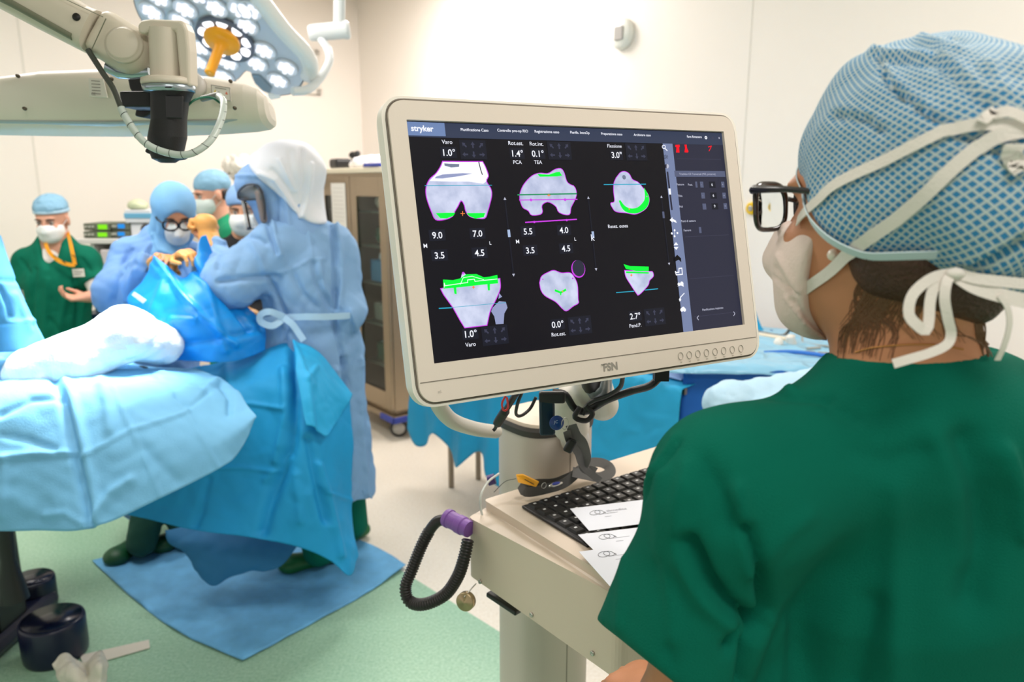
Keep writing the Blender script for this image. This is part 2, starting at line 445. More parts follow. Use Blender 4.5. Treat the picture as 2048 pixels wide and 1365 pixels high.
# sensor and gas outlet on the right wall
q = onright(1247, 68)
sen = thing('wall_alarm', q, 'small round white alarm with grey grille high on the right wall', 'alarm')
m_ = MB(); m_.lathe([(0.085, 0), (0.085, 0.02), (0.07, 0.035), (0.0, 0.038)], q, WA); part('housing', m_, mat('alarm_white', (240, 240, 232), .4), sen)
m_ = MB(); m_.box(q + WA * .04, (.066, .01, .075), (UA, WA, ZA)); part('grille', m_, mat('alarm_grey', (170, 165, 160), .6), sen, bevel=.006, label='grey grille')
q = onright(1506, 417)
gas = thing('gas_outlet', q, 'round yellow wall outlet with steel centre beside the eyeglasses', 'wall outlet')
m_ = MB(); m_.lathe([(0.031, 0), (0.031, 0.016), (0.024, 0.02), (0.014, 0.014), (0.0, 0.014)], q, WA); part('cover', m_, mat('yellow_plastic', (245, 200, 20), .35), gas)
m_ = MB(); m_.lathe([(0.013, 0.012), (0.013, 0.024), (0.007, 0.026), (0.006, 0.016), (0, 0.016)], q, WA); part('socket', m_, mat('steel', (190, 188, 182), .3, 1), gas)
# ------------------------------------------------------------------ steel cabinet
steel = mat('brushed_steel', (160, 146, 126), .3, 1.0, bump=.02, bscale=40)
sdark = mat('cabinet_inside', (30, 42, 34), .7)
glass = mat('clear_glass', (235, 245, 240), .02, trans=1.0, ior=1.18)
blackp = mat('black_plastic', (22, 22, 24), .4)
C0 = PZ(793, 880, 0)
cab = thing('steel_cabinet', C0, 'tall stainless steel cabinet with glass doors on castors by the wall', 'cabinet')
def cb(s, d, z): return C0 - UA * s - WA * d + ZA * z     # s along front to the left, d into depth
CW, CD, ZB, ZT = 0.98, 0.5, 0.17, 1.76
def cbox(m_, s0, s1, d0, d1, z0, z1, mm=None):
    m_.box(cb((s0 + s1) / 2, (d0 + d1) / 2, (z0 + z1) / 2), (s1 - s0, d1 - d0, z1 - z0), (UA, WA, ZA), mm)
m_ = MB()
for s0, s1, d0, d1, z0, z1 in ((0, .02, 0, CD, ZB, ZT), (CW - .02, CW, 0, CD, ZB, ZT), (0, CW, 0, CD, ZT - .02, ZT), (0, CW, 0, CD, ZB, ZB + .03), (CW / 2 - .01, CW / 2 + .01, .03, CD, ZB, ZT)):
    cbox(m_, s0, s1, d0, d1, z0, z1)
part('carcass', m_, steel, cab, bevel=.003)
m_ = MB(); cbox(m_, 0.02, CW - .02, CD - .015, CD - .005, ZB, ZT); part('back_panel', m_, sdark, cab)
m_ = MB(); cbox(m_, -.03, CW + .03, -.03, CD + .03, ZT, ZT + .035); part('top_board', m_, mat('cream_board', (232, 222, 198), .5), cab, bevel=.006)
m_ = MB(); cbox(m_, -.03, CW + .03, -.03, CD + .03, ZB - .04, ZB); part('plinth', m_, steel, cab, bevel=.006)
for z in (.46, .74, 1.02, 1.27, 1.5):
    m_ = MB(); cbox(m_, .025, CW - .025, .04, CD - .02, z, z + .012); part('shelf', m_, mat('shelf_dark', (70, 84, 74), .4), cab)
for k, s0 in enumerate((0.0, CW / 2)):
    d = MB(); f = .085; z0, z1 = ZB + .04, ZT - .02; s1 = s0 + CW / 2 - .004; s0 += .004
    for a in ((s0, s0 + f, z0, z1), (s1 - f, s1, z0, z1), (s0 + f, s1 - f, z1 - .13, z1), (s0 + f, s1 - f, z0, z0 + .11)):
        cbox(d, a[0], a[1], -.022, 0, a[2], a[3])
    dr = part('door', d, steel, cab, bevel=.002)
    WLOC[dr.name] = WLOC[cab.name]
    g = MB(); cbox(g, s0 + f, s1 - f, -.013, -.009, z0 + .11, z1 - .13); part('glass_pane', g, glass, dr)
    h = MB(); hs = s1 - .03 if k == 0 else s0 + .03
    h.tube([cb(hs, -.022, 1.02), cb(hs, -.06, 1.0), cb(hs, -.06, .86), cb(hs, -.022, .84)], .007, 8); part('handle', h, steel, dr)
for s, d in ((.05, .05), (CW - .05, .05), (.05, CD - .05), (CW - .05, CD - .05)):
    c = cb(s, d, .062); w = MB(); ax = nrm(UA * .6 + WA * .4)
    w.lathe([(.03, -.016), (.056, -.016), (.062, -.01), (.062, .01), (.056, .016), (.03, .016)], c, ax, m=mat('castor_rubber', (70, 68, 66), .7))
    w.lathe([(.001, -.019), (.042, -.019), (.042, .019), (.001, .019)], c, ax, m=mat('castor_hub', (200, 196, 188), .5))
    w.box(c + ZA * .045 + np.cross(ax, ZA) * .02, (.05, .03, .06), (np.cross(ax, ZA), ax, ZA), m=mat('castor_fork', (120, 116, 108), .4, .8))
    part('castor', w, None, cab)
m_ = MB(); cbox(m_, -.045, .14, -.045, -.028, ZB - .045, ZB - .005); cbox(m_, -.045, -.028, -.045, .2, ZB - .045, ZB - .005)
part('corner_bumper', m_, mat('bumper_blue', (40, 62, 160), .45), cab, label='blue corner bumper', bevel=.004)
# paper on the left door
q = cb(.66, -.026, 1.53)
m_ = MB(); m_.box(q, (.22, .002, .33), (UA, WA, ZA)); 
for i in range(9): m_.box(q + WA * .002 + ZA * (.13 - i * .028), (.16, .0005, .004), (UA, WA, ZA), mat('faint_print', (222, 216, 210), .8))
m_.mats.insert(0, mat('paper_white', (244, 240, 234), .8)); m_.m = [0] * 6 + [1] * (len(m_.f) - 6)
m_.obj('paper_notice', None, label='white paper notice taped on the left steel cabinet door', cat='notice')
# things in the cabinet (stored behind the glass)
def simple(name, lab, cat, m, c, size, ax=(UA, WA, ZA), bevel=.008, group=None):
    o = MB(); o.box(c, size, ax); return o.obj(name, m, label=lab, cat=cat, group=group, bevel=bevel)
def lump(name, lab, cat, m, c, size, seed, ax=(UA, WA, ZA), amp=.02):
    s = SDF(); ax = np.array(ax); s.ell(c, np.array(size) / 2, ax, .01)
    s.ell(c + ax[0] * size[0] * .2, np.array(size) * .36, ax, .03); s.ell(c - ax[0] * size[0] * .22, np.array(size) * .38, ax, .03)
    s.cut(c - ZA * size[2] * .33, -ZA)
    return sdfobj(name, s, m, None, .012, 1, amp=amp, sc=30, seed=seed, label=lab, cat=cat)[0]
lump('folded_linen', 'pale bundle of linen on the top cabinet shelf', 'linen', mat('linen_pale', (205, 200, 185), .8), cb(.24, .2, 1.575), (.3, .25, .17), 3)
lump('folded_linen', 'dark green folded linen on the second cabinet shelf', 'linen', mat('linen_green', (12, 76, 56), .8), cb(.24, .2, 1.35), (.34, .26, .19), 4)
simple('storage_bin', 'blue plastic bin behind the cabinet glass, third shelf', 'bin', mat('bin_blue', (45, 120, 165), .5), cb(.24, .2, 1.11), (.3, .28, .15))
lump('plastic_wrap', 'crumpled clear wrap in the blue cabinet bin', 'wrap', mat('wrap_pale', (190, 215, 228), .3), cb(.24, .2, 1.205), (.28, .24, .07), 6)
simple('supply_box', 'grey supply box on the fourth cabinet shelf', 'box', mat('box_grey', (120, 126, 118), .6), cb(.3, .2, .82), (.2, .24, .12))
simple('supply_box', 'flat white packs on the fourth cabinet shelf', 'box', mat('box_white', (200, 205, 200), .6), cb(.13, .2, .79), (.12, .2, .07))
simple('supply_box', 'dark green pack low in the steel cabinet', 'box', mat('linen_green', (12, 76, 56), .8), cb(.28, .2, .54), (.2, .24, .13))
simple('supply_bottle', 'teal bottle low in the steel cabinet', 'bottle', mat('bin_teal', (40, 140, 150), .5), cb(.36, .12, .545), (.05, .05, .13), bevel=.02)
simple('supply_box', 'flat yellow pack on the lowest cabinet shelf', 'box', mat('pack_yellow', (205, 200, 40), .6), cb(.14, .16, .49), (.16, .2, .04))
# on top of the cabinet
ZC = ZT + .036
simple('black_case', 'flat black case on the left end of the cabinet top', 'case', blackp, cb(.86, .1, ZC + .035), (.13, .13, .07), bevel=.02)
s = SDF(); q = cb(.62, .1, ZC)
s.cone(q + ZA * .02, q + ZA * .08, .03, .02); s.cone(q + ZA * .03 - UA * .02, q + ZA * .03 + UA * .09, .028, .018); s.ell(q + ZA * .09 - UA * .03, (.035, .03, .025)); s.ell(q + ZA * .1 + UA * .03, .02); s.cut(q, -ZA)
sdfobj('black_tool', s, blackp, None, .006, 1, label='small knobbly black device on top of the steel cabinet', cat='device')
lump('plastic_bag', 'white crumpled packaging on top of the steel cabinet', 'bag', mat('white_film', (232, 230, 232), .5), cb(.42, .14, ZC + .03), (.5, .24, .09), 9)
m_ = MB(); cbox(m_, .04, .26, -.034, .0, ZC + .002, ZC + .024); m_.obj('blue_strip', mat('bumper_blue', (40, 62, 160), .45), label='short blue strip on the right end of the cabinet top', cat='strip', bevel=.004)
# ------------------------------------------------------------------ draped tables behind the screen
drape_t = mat('drape_turquoise', (28, 158, 205), .72, crump=.35, bump=.12, bscale=260, var=.04, vscale=5)
drape_d = mat('drape_blue', (10, 92, 178), .75, crump=.35, bump=.12, bscale=260, var=.04)
drape_l = mat('drape_light', (150, 200, 226), .7, bump=.15, bscale=300, var=.05)
plas_l = mat('plastic_drape', (138, 196, 226), .28, crump=.8, cscale=9)
legm = mat('table_leg_steel', (150, 140, 126), .35, 1)
K0 = PZ(1366, 782, .95)
ta = thing('draped_table', (K0[0], K0[1], 0), 'long table under a turquoise drape behind the screen arm', 'table')
LA = 1.78
def ta_(s, d, z): return K0 - UA * s - WA * d * -1 * -1 + ZA * (z - .95)
m_ = MB(); m_.box(ta_(LA / 2, .17, .935), (LA - .04, .27, .025), (UA, WA, ZA)); part('tabletop', m_, steel, ta)
for s in (.08, LA - .12):
    for d in (.07, .26):
        m_ = MB(); m_.cyl(ta_(s, d, 0), ta_(s, d, .93), .016, n=12); part('leg', m_, legm, ta)
rows = []
for d, z in ((.34, .4), (.34, .6), (.335, .955), (.2, .96), (.02, .958), (-.01, .93), (-.03, .6), (-.05, .45), (-.06, .3)):
    r = []
    for i in range(25):
        s = -.0 + (LA + .12) * i / 24; w = .03 * math.sin(i * 1.9) * max(0, (.9 - z)) + .02 * math.sin(i * 4.1 + 1) * max(0, .9 - z)
        hem = (.07 * math.sin(i * 1.3 + .4)) if z < .35 else 0
        r.append(('w',) + tuple(ta_(s, d - w if d < .25 else d + w, z + hem)))
    rows.append(r)
sheet('drape', rows, drape_t, 70, 160, amp=.006, sc=9, seed=3, label='turquoise drape hanging to the floor over the long table behind the screen arm', cat='drape')
# pale strip of the table surface near the corner, added as a thin slab
m_ = MB(); q = ta_(.3, .17, .972); m_.box(q, (.5, .24, .006), (UA, WA, ZA)); m_.obj('tabletop_strip', mat('lavender_top', (160, 190, 235), .8), label='flat lavender blue strip of the draped top at the near end of the turquoise table', cat='cloth', bevel=.003)
B = [PZ(1372, 748, 1.0), PZ(1790, 752, 1.0), PZ(1690, 692, 1.0), PZ(1490, 662, 1.0)]
tb = thing('instrument_table', (B[0][0] * .5 + B[2][0] * .5, B[0][1] * .5 + B[2][1] * .5, 0), 'instrument table between the screen and the woman in the green scrub top', 'table')
m_ = MB(); m_.prism([b * 1 - ZA * .03 for b in B], ZA * .02, None); part('tabletop', m_, steel, tb)
for b in B:
    q = b * .9 + np.mean(B, 0) * .1; m_ = MB(); m_.cyl((q[0], q[1], 0), (q[0], q[1], .97), .016, n=10); part('leg', m_, legm, tb)
rows = []
cen = np.mean(B, 0)
def ring(k, z, seed=0, loop=44):
    pts = []
    for i in range(loop + 1):
        t = (i % loop) / loop * 4; e = int(t); u = t - e
        q = B[e] * (1 - u) + B[(e + 1) % 4] * u; q = cen + (q - cen) * k
        d = nrm((q - cen) * [1, 1, 0]); w = (.02 * math.sin(i * 1.7 + seed) + .015 * math.sin(i * 3.3)) * max(0, 1 - z) * 1.4
        q = q + d * w; pts.append(('w', q[0], q[1], z))
    return pts
rows = [ring(.02, 1.003), ring(.97, 1.003), ring(1.02, .985), ring(1.05, .6), ring(1.08, .2)]
sheet('drape', rows, drape_d, 50, 170, amp=.004, sc=10, seed=8, label='deep blue drape over the instrument table right of the screen', cat='drape')
rows = [[(1505, 654, 3.58), (1590, 660, 3.5), (1660, 680, 3.3), (1720, 700, 3.05)],
        [(1470, 676, 3.25), (1560, 680, 3.2), (1660, 696, 3.1), (1740, 712, 2.95)],
        [(1340, 700, 2.98), (1500, 702, 3.0), (1650, 708, 2.98), (1770, 724, 2.9)],
        [(1332, 722, 2.74), (1430, 726, 2.72), (1560, 730, 2.74), (1700, 738, 2.74)],
        [(1334, 746, 2.68), (1420, 748, 2.66), (1560, 752, 2.68), (1700, 765, 2.7)]]
rows = [[('w',) + tuple(P(*q) * [1, 1, 0] + [0, 0, max(1.008, P(*q)[2])]) if ri < 3 else q for q in r] for ri, r in enumerate(rows)]
sheet('plastic_sheet', rows, plas_l, 60, 110, amp=.008, sc=14, seed=12, label='shiny pale blue plastic sheet spread on the instrument table edge', cat='sheet')
# instruments on it
def I(px, py, z=1.02): return PZ(px, py, z)
m_ = MB(); m_.tube(cr([I(1515, 664), I(1560, 672), I(1572, 668, 1.03), I(1582, 656, 1.06)], 14), .007, 8); m_.sphere(I(1585, 657, 1.07), .016)
m_.obj('surgical_hammer', mat('steel_dark', (120, 116, 110), .35, 1), label='curved steel instrument with knob end on the instrument table', cat='instrument')
m_ = MB(); m_.tube([I(1512, 670), I(1585, 682, 1.035)], .013, 10); m_.obj('instrument_rod', mat('beige_handle', (214, 204, 180), .4), label='long beige instrument handle lying on the instrument table', cat='instrument')
m_ = MB(); m_.tube([I(1516, 680, 1.02), I(1553, 688, 1.02)], .009, 10); m_.obj('instrument_rod', mat('steel_dark', (120, 116, 110), .35, 1), label='short grey rod below the beige instrument handle', cat='instrument')
m_ = MB(); m_.lathe([(.0, 0), (.022, 0), (.024, .02), (.018, .05), (.02, .055), (.0, .06)], I(1582, 696, 1.005), nrm((-.2, -.2, 1))); m_.obj('plastic_cup', mat('cup_white', (236, 232, 222), .4), label='small white cup with beige rim among the instruments', cat='cup')
m_ = MB(); m_.lathe([(.0, 0), (.018, 0), (.02, .03), (.012, .045), (.0, .05)], I(1556, 698, 1.005), (0, 0, 1)); m_.obj('plastic_cup', mat('cup_white', (236, 232, 222), .4), label='small white cap standing left of the white cup', cat='cup')
m_ = MB(); m_.tube([I(1612, 668), I(1604, 668), I(1605, 686), I(1615, 690), I(1660, 694)], .005, 8); m_.obj('wire_loop', mat('steel', (190, 188, 182), .3, 1), label='bent thin steel wire frame lying near the mask', cat='instrument')
for (x0, y0, x1, y1), lab in (((1613, 698, 1640, 696), 'upper'), ((1612, 704, 1630, 706), 'lower left'), ((1636, 706, 1656, 708), 'lower right')):
    m_ = MB(); m_.tube([I(x0, y0, 1.022), I(x1, y1, 1.022)], .006, 8); m_.obj('forceps', mat('steel', (190, 188, 182), .3, 1), label=lab + ' small steel forceps in the group of three by the blue edge', cat='forceps', group='forceps on the instrument table')
m_ = MB(); m_.box(I(1534, 697, 1.01), (.09, .05, .02), (nrm((1, .15, 0)), nrm((-.15, 1, 0)), ZA)); m_.obj('gauze_pack', mat('gauze', (236, 228, 220), .9), label='flat white gauze pack on the instrument table', cat='gauze', bevel=.006)
m_ = MB(); m_.tube(cr([I(1528, 706, 1.02), I(1580, 704, 1.025), I(1640, 710, 1.025), I(1700, 722, 1.02)], 20), .008, 8); m_.obj('blue_edging', mat('cord_blue', (50, 120, 210), .5), label='bright blue edging cord along the instrument table front', cat='cord')
# blue upright fold behind the monitor edge
m_ = MB(); q = [P(1509, 615, 3.5), P(1531, 672, 3.45), P(1500, 672, 3.4)]
rows = [[(1502, 610, 3.5), (1508, 612, 3.5)], [(1498, 640, 3.5), (1518, 642, 3.46)], [(1494, 668, 3.5), (1530, 668, 3.42)]]
sheet('drape_corner', rows, drape_t, 12, 12, label='blue drape corner standing up behind the right screen edge', cat='drape')
# rolled pale blue pack in front of it
zp = P(1450, 812, 2.2)[2] - .16; c = np.array([P(1580, 800, 2.28)[0], 2.28, zp])
st = thing('small_trolley', (c[0], c[1], 0), 'small trolley half hidden behind the green shoulder, pale pack on top', 'trolley')
m_ = MB(); m_.box(c, (.5, .3, .03)); part('top', m_, steel, st, bevel=.004)
for sx in (-1, 1):
    for sy in (-1, 1):
        m_ = MB(); m_.cyl((c[0] + sx * .22, c[1] + sy * .12, 0), (c[0] + sx * .22, c[1] + sy * .12, zp - .01), .012, n=10); part('leg', m_, legm, st)
s = SDF(); a = P(1450, 812, 2.2); b = P(1700, 770, 2.3)
s.cone(a, b, .062, .075); s.ell(a + (.02, 0, .01), (.075, .07, .066)); s.cone(a + (.1, -.05, -.01), b + (0, -.05, 0), .05, .05)
s.cone(a + (0, 0, -.09), b + (0, 0, -.09), .06, .07)
sdfobj('rolled_pack', s, mat('pale_pack', (178, 212, 232), .55, bump=.2, bscale=40), None, .008, 1, amp=.008, sc=22, seed=4, label='rolled pale blue wrapped pack behind the green shoulder', cat='pack')
# ------------------------------------------------------------------ monitor
MR = np.array([0.8776, 0.4794, 0.0033]); MR = nrm(MR)
MUp = np.array([-0.1116, 0.1975, 0.9739]); MUp = nrm(MUp - MR * (MR @ MUp)); MN = -np.cross(MUp, MR) * 1.0
MN = np.cross(MR, MUp)
MO = np.array([-0.1328, 0.9738, 1.7761])
if MN @ (CO - MO) < 0: MN = -MN
bez = mat('monitor_bezel', (226, 214, 200), .42, bump=.02, bscale=500)
bez2 = mat('monitor_shell', (238, 232, 220), .4)
seam = mat('seam_dark', (120, 112, 100), .6)
mon = thing('monitor', MO + MR * .265 - MUp * .355 - MN * .03, 'large white framed medical monitor showing knee bone scans', 'monitor')
FL, FR, FT, FB = -.0232, .5527, .0243, -.3545
fc = MO + MR * (FL + FR) / 2 + MUp * (FT + FB) / 2; fw, fh = FR - FL, FT - FB
m_ = MB(); outer = rrect(fc, MR, MUp, fw, fh, .022, 8)
m_.prism([p + MN * .0035 for p in outer], -MN * .012, None)
# bezel with opening: ring
def ringface(mb, po, pi, m=None):
    n = len(po); mb.add(list(po) + list(pi), [(i, (i + 1) % n, n + (i + 1) % n, n + i) for i in range(n)], m, False)
m_ = MB()
sc_c = MO + MR * .265 - MUp * .15323; SW, SH = .53, .30646
inner = rrect(sc_c, MR, MUp, SW, SH, .0008, 8)
f0 = [p + MN * .003 for p in outer]; f1 = [p + MN * .0 for p in rrect(fc, MR, MUp, fw + .001, fh + .001, .022, 8)]; b1 = [p - MN * .012 for p in f1]
i0 = [p + MN * .003 for p in inner]; i1 = [p - MN * .004 for p in inner]
ringface(m_, f0, i0); ringface(m_, b1, f1); ringface(m_, f1, f0); ringface(m_, i0, i1)
part('bezel', m_, bez, mon)
m_ = MB(); go = rrect(fc, MR, MUp, fw + .004, fh + .004, .023, 8)
for i in range(len(go)): pass
m_.tube([p - MN * .001 for p in go] + [go[0] - MN * .001], .0014, 6, caps=False); part('groove', m_, seam, mon, label='dark groove round the bezel')
m_ = MB(); so = rrect(fc, MR, MUp, fw + .016, fh + .012, .028, 8)
sh = [(1.0, 0.0), (1.0, -.018), (.985, -.034), (.90, -.05), (.5, -.058)]
L = []
for k, d in sh: L.append([fc + (p - fc) * k + MN * d for p in so])
for a, b in zip(L[:-1], L[1:]): ringface(m_, b, a)
m_.face(L[-1]); lip = [fc + (p - fc) * .985 for p in so]; ringface(m_, L[0], lip); m_.s = [True] * len(m_.s)
part('rear_shell', m_, bez2, mon)
m_ = MB()
m_.box(MO + MR * (FL + FR) / 2 - MUp * .3283 + MN * .0031, (fw - .004, .0011, .0004), (MR, MUp, MN)); part('seam_line', m_, seam, mon)
# lettering on the bezel
def ML(px, py, off=.0): return PP(px, py, MO + MN * off, MN)
grey_l = mat('bezel_print', (150, 144, 134), .6)
m_ = MB(); text(m_, 'FSN', ML(1207, 743, .0034), MR, MUp, .0105, grey_l, bold=.035); m_.tube([ML(1203, 730, .0034), ML(1209, 728, .0034)], .001, 6, grey_l)
part('maker_lettering', m_, None, mon)
m_ = MB(); text(m_, 'stl.', ML(876, 787, .0034), MR, MUp, .0035, mat('bezel_print_pale', (180, 174, 164), .6)); part('small_mark', m_, None, mon)
for i in range(8):
    c = ML(1361.5 + i * 17.2, 712.5 - i * 2.15, .0034); b_ = MB()
    R = .0055; pts = [c + MR * R * .85 * math.cos(a) + MUp * R * math.sin(a) for a in np.linspace(0, 2 * math.pi, 21)]
    b_.tube(pts, .0004, 5, caps=False); b_.box(c - MUp * .009, (.004, .0006, .0003), (MR, MUp, MN)); part('touch_button', b_, mat('button_print', (176, 168, 156), .6), mon)
# screen
scr = part('screen', (lambda m: m.box(sc_c - MN * .003, (SW, SH, .002), (MR, MUp, MN)))(MB()), emat('screen_black', (15, 14, 22), 1.0), mon)
WLOC[scr.name] = WLOC[mon.name]
SB = -.0018
def S(px, py, l=0): return PP(px, py, MO + MN * (SB + .00008 * l), MN)
Z1 = lambda x, y: (740 + x * .2198, 180 + y * .2198)
Z2 = lambda x, y: (1120 + x * .2198, 180 + y * .2198)
Z3 = lambda x, y: (780 + x * .2931, 440 + y * .2931)
Z4 = lambda x, y: (1120 + x * .2929, 440 + y * .2929)
E_ = dict(bar=emat('ui_bar', (50, 58, 80)), logo=emat('ui_logo', (106, 128, 170)), white=emat('ui_white', (232, 234, 245), 1.0), grey=emat('ui_grey', (176, 178, 196)), dim=emat('ui_dim', (58, 60, 80)),
          box=emat('ui_box', (24, 26, 38)), panel=emat('ui_panel', (42, 43, 60)), strip=emat('ui_strip', (112, 124, 158)), btn=emat('ui_button', (84, 90, 116)), line=emat('ui_line', (62, 62, 82)),
          red=emat('ui_red', (225, 8, 30), 1.1), green=emat('ui_green', (0, 236, 56), 1.1), mag=emat('ui_magenta', (196, 60, 220), 1.0), cyan=emat('ui_cyan', (40, 160, 190)), orange=emat('ui_orange', (240, 130, 60)),
          dgreen=emat('ui_darkgreen', (40, 140, 90)), black=emat('ui_black', (6, 6, 12)), slide=emat('ui_slide', (160, 178, 210)))
def bonemat():
    m = bpy.data.materials.new('ui_bone'); m.use_nodes = True; nt = m.node_tree; b = nt.nodes['Principled BSDF']
    tc = nt.nodes.new('ShaderNodeTexCoord'); n = nt.nodes.new('ShaderNodeTexNoise'); n.inputs['Scale'].default_value = 45; n.inputs['Detail'].default_value = 8
    r = nt.nodes.new('ShaderNodeValToRGB'); r.color_ramp.elements[0].position = .32; r.color_ramp.elements[0].color = lin((160, 170, 200)) + (1,)
    r.color_ramp.elements[1].position = .66; r.color_ramp.elements[1].color = lin((200, 206, 230)) + (1,)
    nt.links.new(tc.outputs['Object'], n.inputs['Vector']); nt.links.new(n.outputs['Fac'], r.inputs['Fac'])
    nt.links.new(r.outputs['Color'], b.inputs['Emission Color']); b.inputs['Emission Strength'].default_value = 1
    b.inputs['Base Color'].default_value = (.01, .01, .01, 1); b.inputs['Roughness'].default_value = .35
    return m
E_['bone'] = bonemat(); E_['bright'] = emat('ui_bone_bright', (238, 238, 248)); E_['shade'] = emat('ui_bone_shade', (110, 118, 142)); E_['faint'] = emat('ui_bone_faint', (140, 148, 185))
UI = MB()
def poly(pts, c, l=1, z=None): UI.face([S(*(z(*p) if z else p), l) for p in pts], E_[c])
def pline(pts, w, c, l=3, z=None, close=False):
    q = [S(*(z(*p) if z else p), l) for p in pts]
    if close: q.append(q[0])
    w = w * .00065
    for a, b in zip(q[:-1], q[1:]):
        t = nrm(b - a); n = np.cross(t, MN) * w / 2; e = t * w * .3
        UI.face([a - n - e, b - n + e, b + n + e, a + n - e], E_[c])
def rct(x, y, w, h, c, l=2, z=None):   # centre px, size in px along monitor axes
    q = S(*(z(x, y) if z else (x, y)), l); k = .00066
    UI.face([q + MR * sx * w * k / 2 + MUp * sy * h * k / 2 for sx, sy in ((-1, -1), (1, -1), (1, 1), (-1, 1))], E_[c])
def tx(s, x, y, h, c='white', al='LEFT', z=None, b=.0):
    text(UI, s, S(*(z(x, y) if z else (x, y)), 6), MR, MUp, h * .00066, E_[c], al, b)
def smooth(pts, n=60): return [tuple(p) for p in cr(pts + [pts[0]], n)[:-1]]
def fan(pts, c, l, z, ctr=None):
    q = [S(*z(*p), l) for p in pts]; UI.face(q, E_[c])
# header
def uv(u, v, l=0): return MO + MR * u * SW - MUp * v * SH + MN * (SB + .00008 * l)
def uvrect(u0, v0, u1, v1, c, l): UI.face([uv(u0, v1, l), uv(u1, v1, l), uv(u1, v0, l), uv(u0, v0, l)], E_[c])
uvrect(0, .004, 1, .066, 'bar', 1); uvrect(0, .004, .100, .060, 'logo', 2)
tx('stryker', 375, 372, 11, z=Z1, b=.03)
for s_, x, y in (('Pianificazione Caso', 825, 372), ('Controllo pre-op RIO', 1158, 378), ('Registrazione osso', 1497, 388)): tx(s_, x, y, 5.6, z=Z1, b=.012)
for s_, x, y in (('Pianific. IntraOp', 92, 396), ('Preparazione osso', 374, 408), ('Archiviare caso', 672, 418), ('Fare Rimanere', 1155, 434)): tx(s_, x, y, 5.4, z=Z2, b=.012)
def disc(x, y, r, c, l=3, z=None, n=16, ry=None):
    q = S(*(z(x, y) if z else (x, y)), l); k = .00066; ry = ry or r
    UI.face([q + MR * math.cos(t) * r * k + MUp * math.sin(t) * ry * k for t in np.linspace(0, 2 * math.pi, n, endpoint=False)], E_[c])
disc(1328, 434, 4, 'white', z=Z2); disc(1328, 434, 1.3, 'panel', 5, z=Z2); disc(1390, 437, 3.6, 'dim', z=Z2); rct(1446, 438, 7, 7, 'dim', z=Z2); rct(1448, 438, 3, 4, 'grey', 4, z=Z2)
# right panel
def U_(px, py): d = S(px, py) - MO; return (d @ MR) / SW, -(d @ MUp) / SH
uvrect(.795, .066, 1, 1, 'panel', 1)
u0, _ = U_(1340, 470); u1, _ = U_(1365, 470)
uvrect(.770, .066, .806, 1, 'strip', 2)
for yy in (.14, .225, .53, .74, .95 - .02): uvrect(.815, yy, .985, yy + .0018, 'line', 2)
# patterns of six arrow pads
def pads(cx, cy, z, bright='dim'):
    q0 = S(*z(cx, cy), 3); k = .00066
    UI.face([q0 - MN * .0001 + MR * sx * 29 * k + MUp * sy * 19 * k for sx, sy in ((-1, -1), (1, -1), (1, 1), (-1, 1))], E_['box'])
    for i in range(3):
        for j in range(2):
            c = q0 + MR * (i - 1) * 18.5 * k + MUp * (.5 - j) * 19 * k
            ang = ((135, 90, 45), (180, -90, 0))[j][i] * math.pi / 180
            d = MR * math.cos(ang) + MUp * math.sin(ang); n = np.cross(MN, d)
            UI.face([c - n * 1.6 * k - d * 6 * k, c - n * 1.6 * k + d * 1 * k, c + n * 1.6 * k + d * 1 * k, c + n * 1.6 * k - d * 6 * k][::1], E_[bright])
            UI.face([c - n * 4.6 * k + d * .5 * k, c + d * 6.5 * k, c + n * 4.6 * k + d * .5 * k], E_[bright])
pads(940, 545, Z1); pads(1725, 553, Z1); pads(695, 565, Z2); pads(718, 788, Z3); pads(1297, 720, Z3); pads(648, 662, Z4)
def num(s_, x, y, z, h=11, w=26):
    q = S(*z(x, y), 2); 
    rct(x, y, w + 8, h + 9, 'box', 1, z); 
    o = S(*z(x, y), 6) - MUp * h * .00066 / 2; text(UI, s_, o, MR, MUp, h * .00066, E_['white'], 'CENTER', .012)
num('1.0°', 715, 570, Z1, 13); num('1.4°', 1338, 578, Z1, 13); num('0.1°', 1528, 580, Z1, 13); num('3.0"', 515, 592, Z2, 13)
num('9.0', 612, 1322, Z1, 12.5); num('7.0', 978, 1307, Z1, 12.5); num('5.5', 1438, 1288, Z1, 12.5); num('4.0', 1765, 1276, Z1, 12.5)
num('3.5', 338, 242, Z3, 12.5); num('4.5', 612, 225, Z3, 12.5); num('3.5', 957, 208, Z3, 12.5); num('4.5', 1202, 195, Z3, 12.5)
num('1.0°', 548, 778, Z3, 13); num('0.0°', 1145, 713, Z3, 13); num('2.7°', 514, 657, Z4, 13)
for s_, x, y, z, h in (('Varo', 655, 490, Z1, 8), ('Rot.est.', 1257, 500, Z1, 8), ('Rot.int.', 1452, 506, Z1, 8), ('PCA', 1303, 673, Z1, 7.5), ('TEA', 1495, 673, Z1, 7.5), ('Flessione', 430, 524, Z2, 7.5),
                       ('Resez. ossea', 436, 1258, Z2, 7.5), ('M', 228, 192, Z3, 8), ('L', 678, 170, Z3, 7), ('M', 859, 162, Z3, 8), ('L', 1258, 142, Z3, 7), ('Varo', 516, 868, Z3, 8), ('Rot.est.', 1102, 798, Z3, 8), ('Pend.P.', 474, 738, Z4, 8)):
    tx(s_, x, y, h, z=z, b=.004)
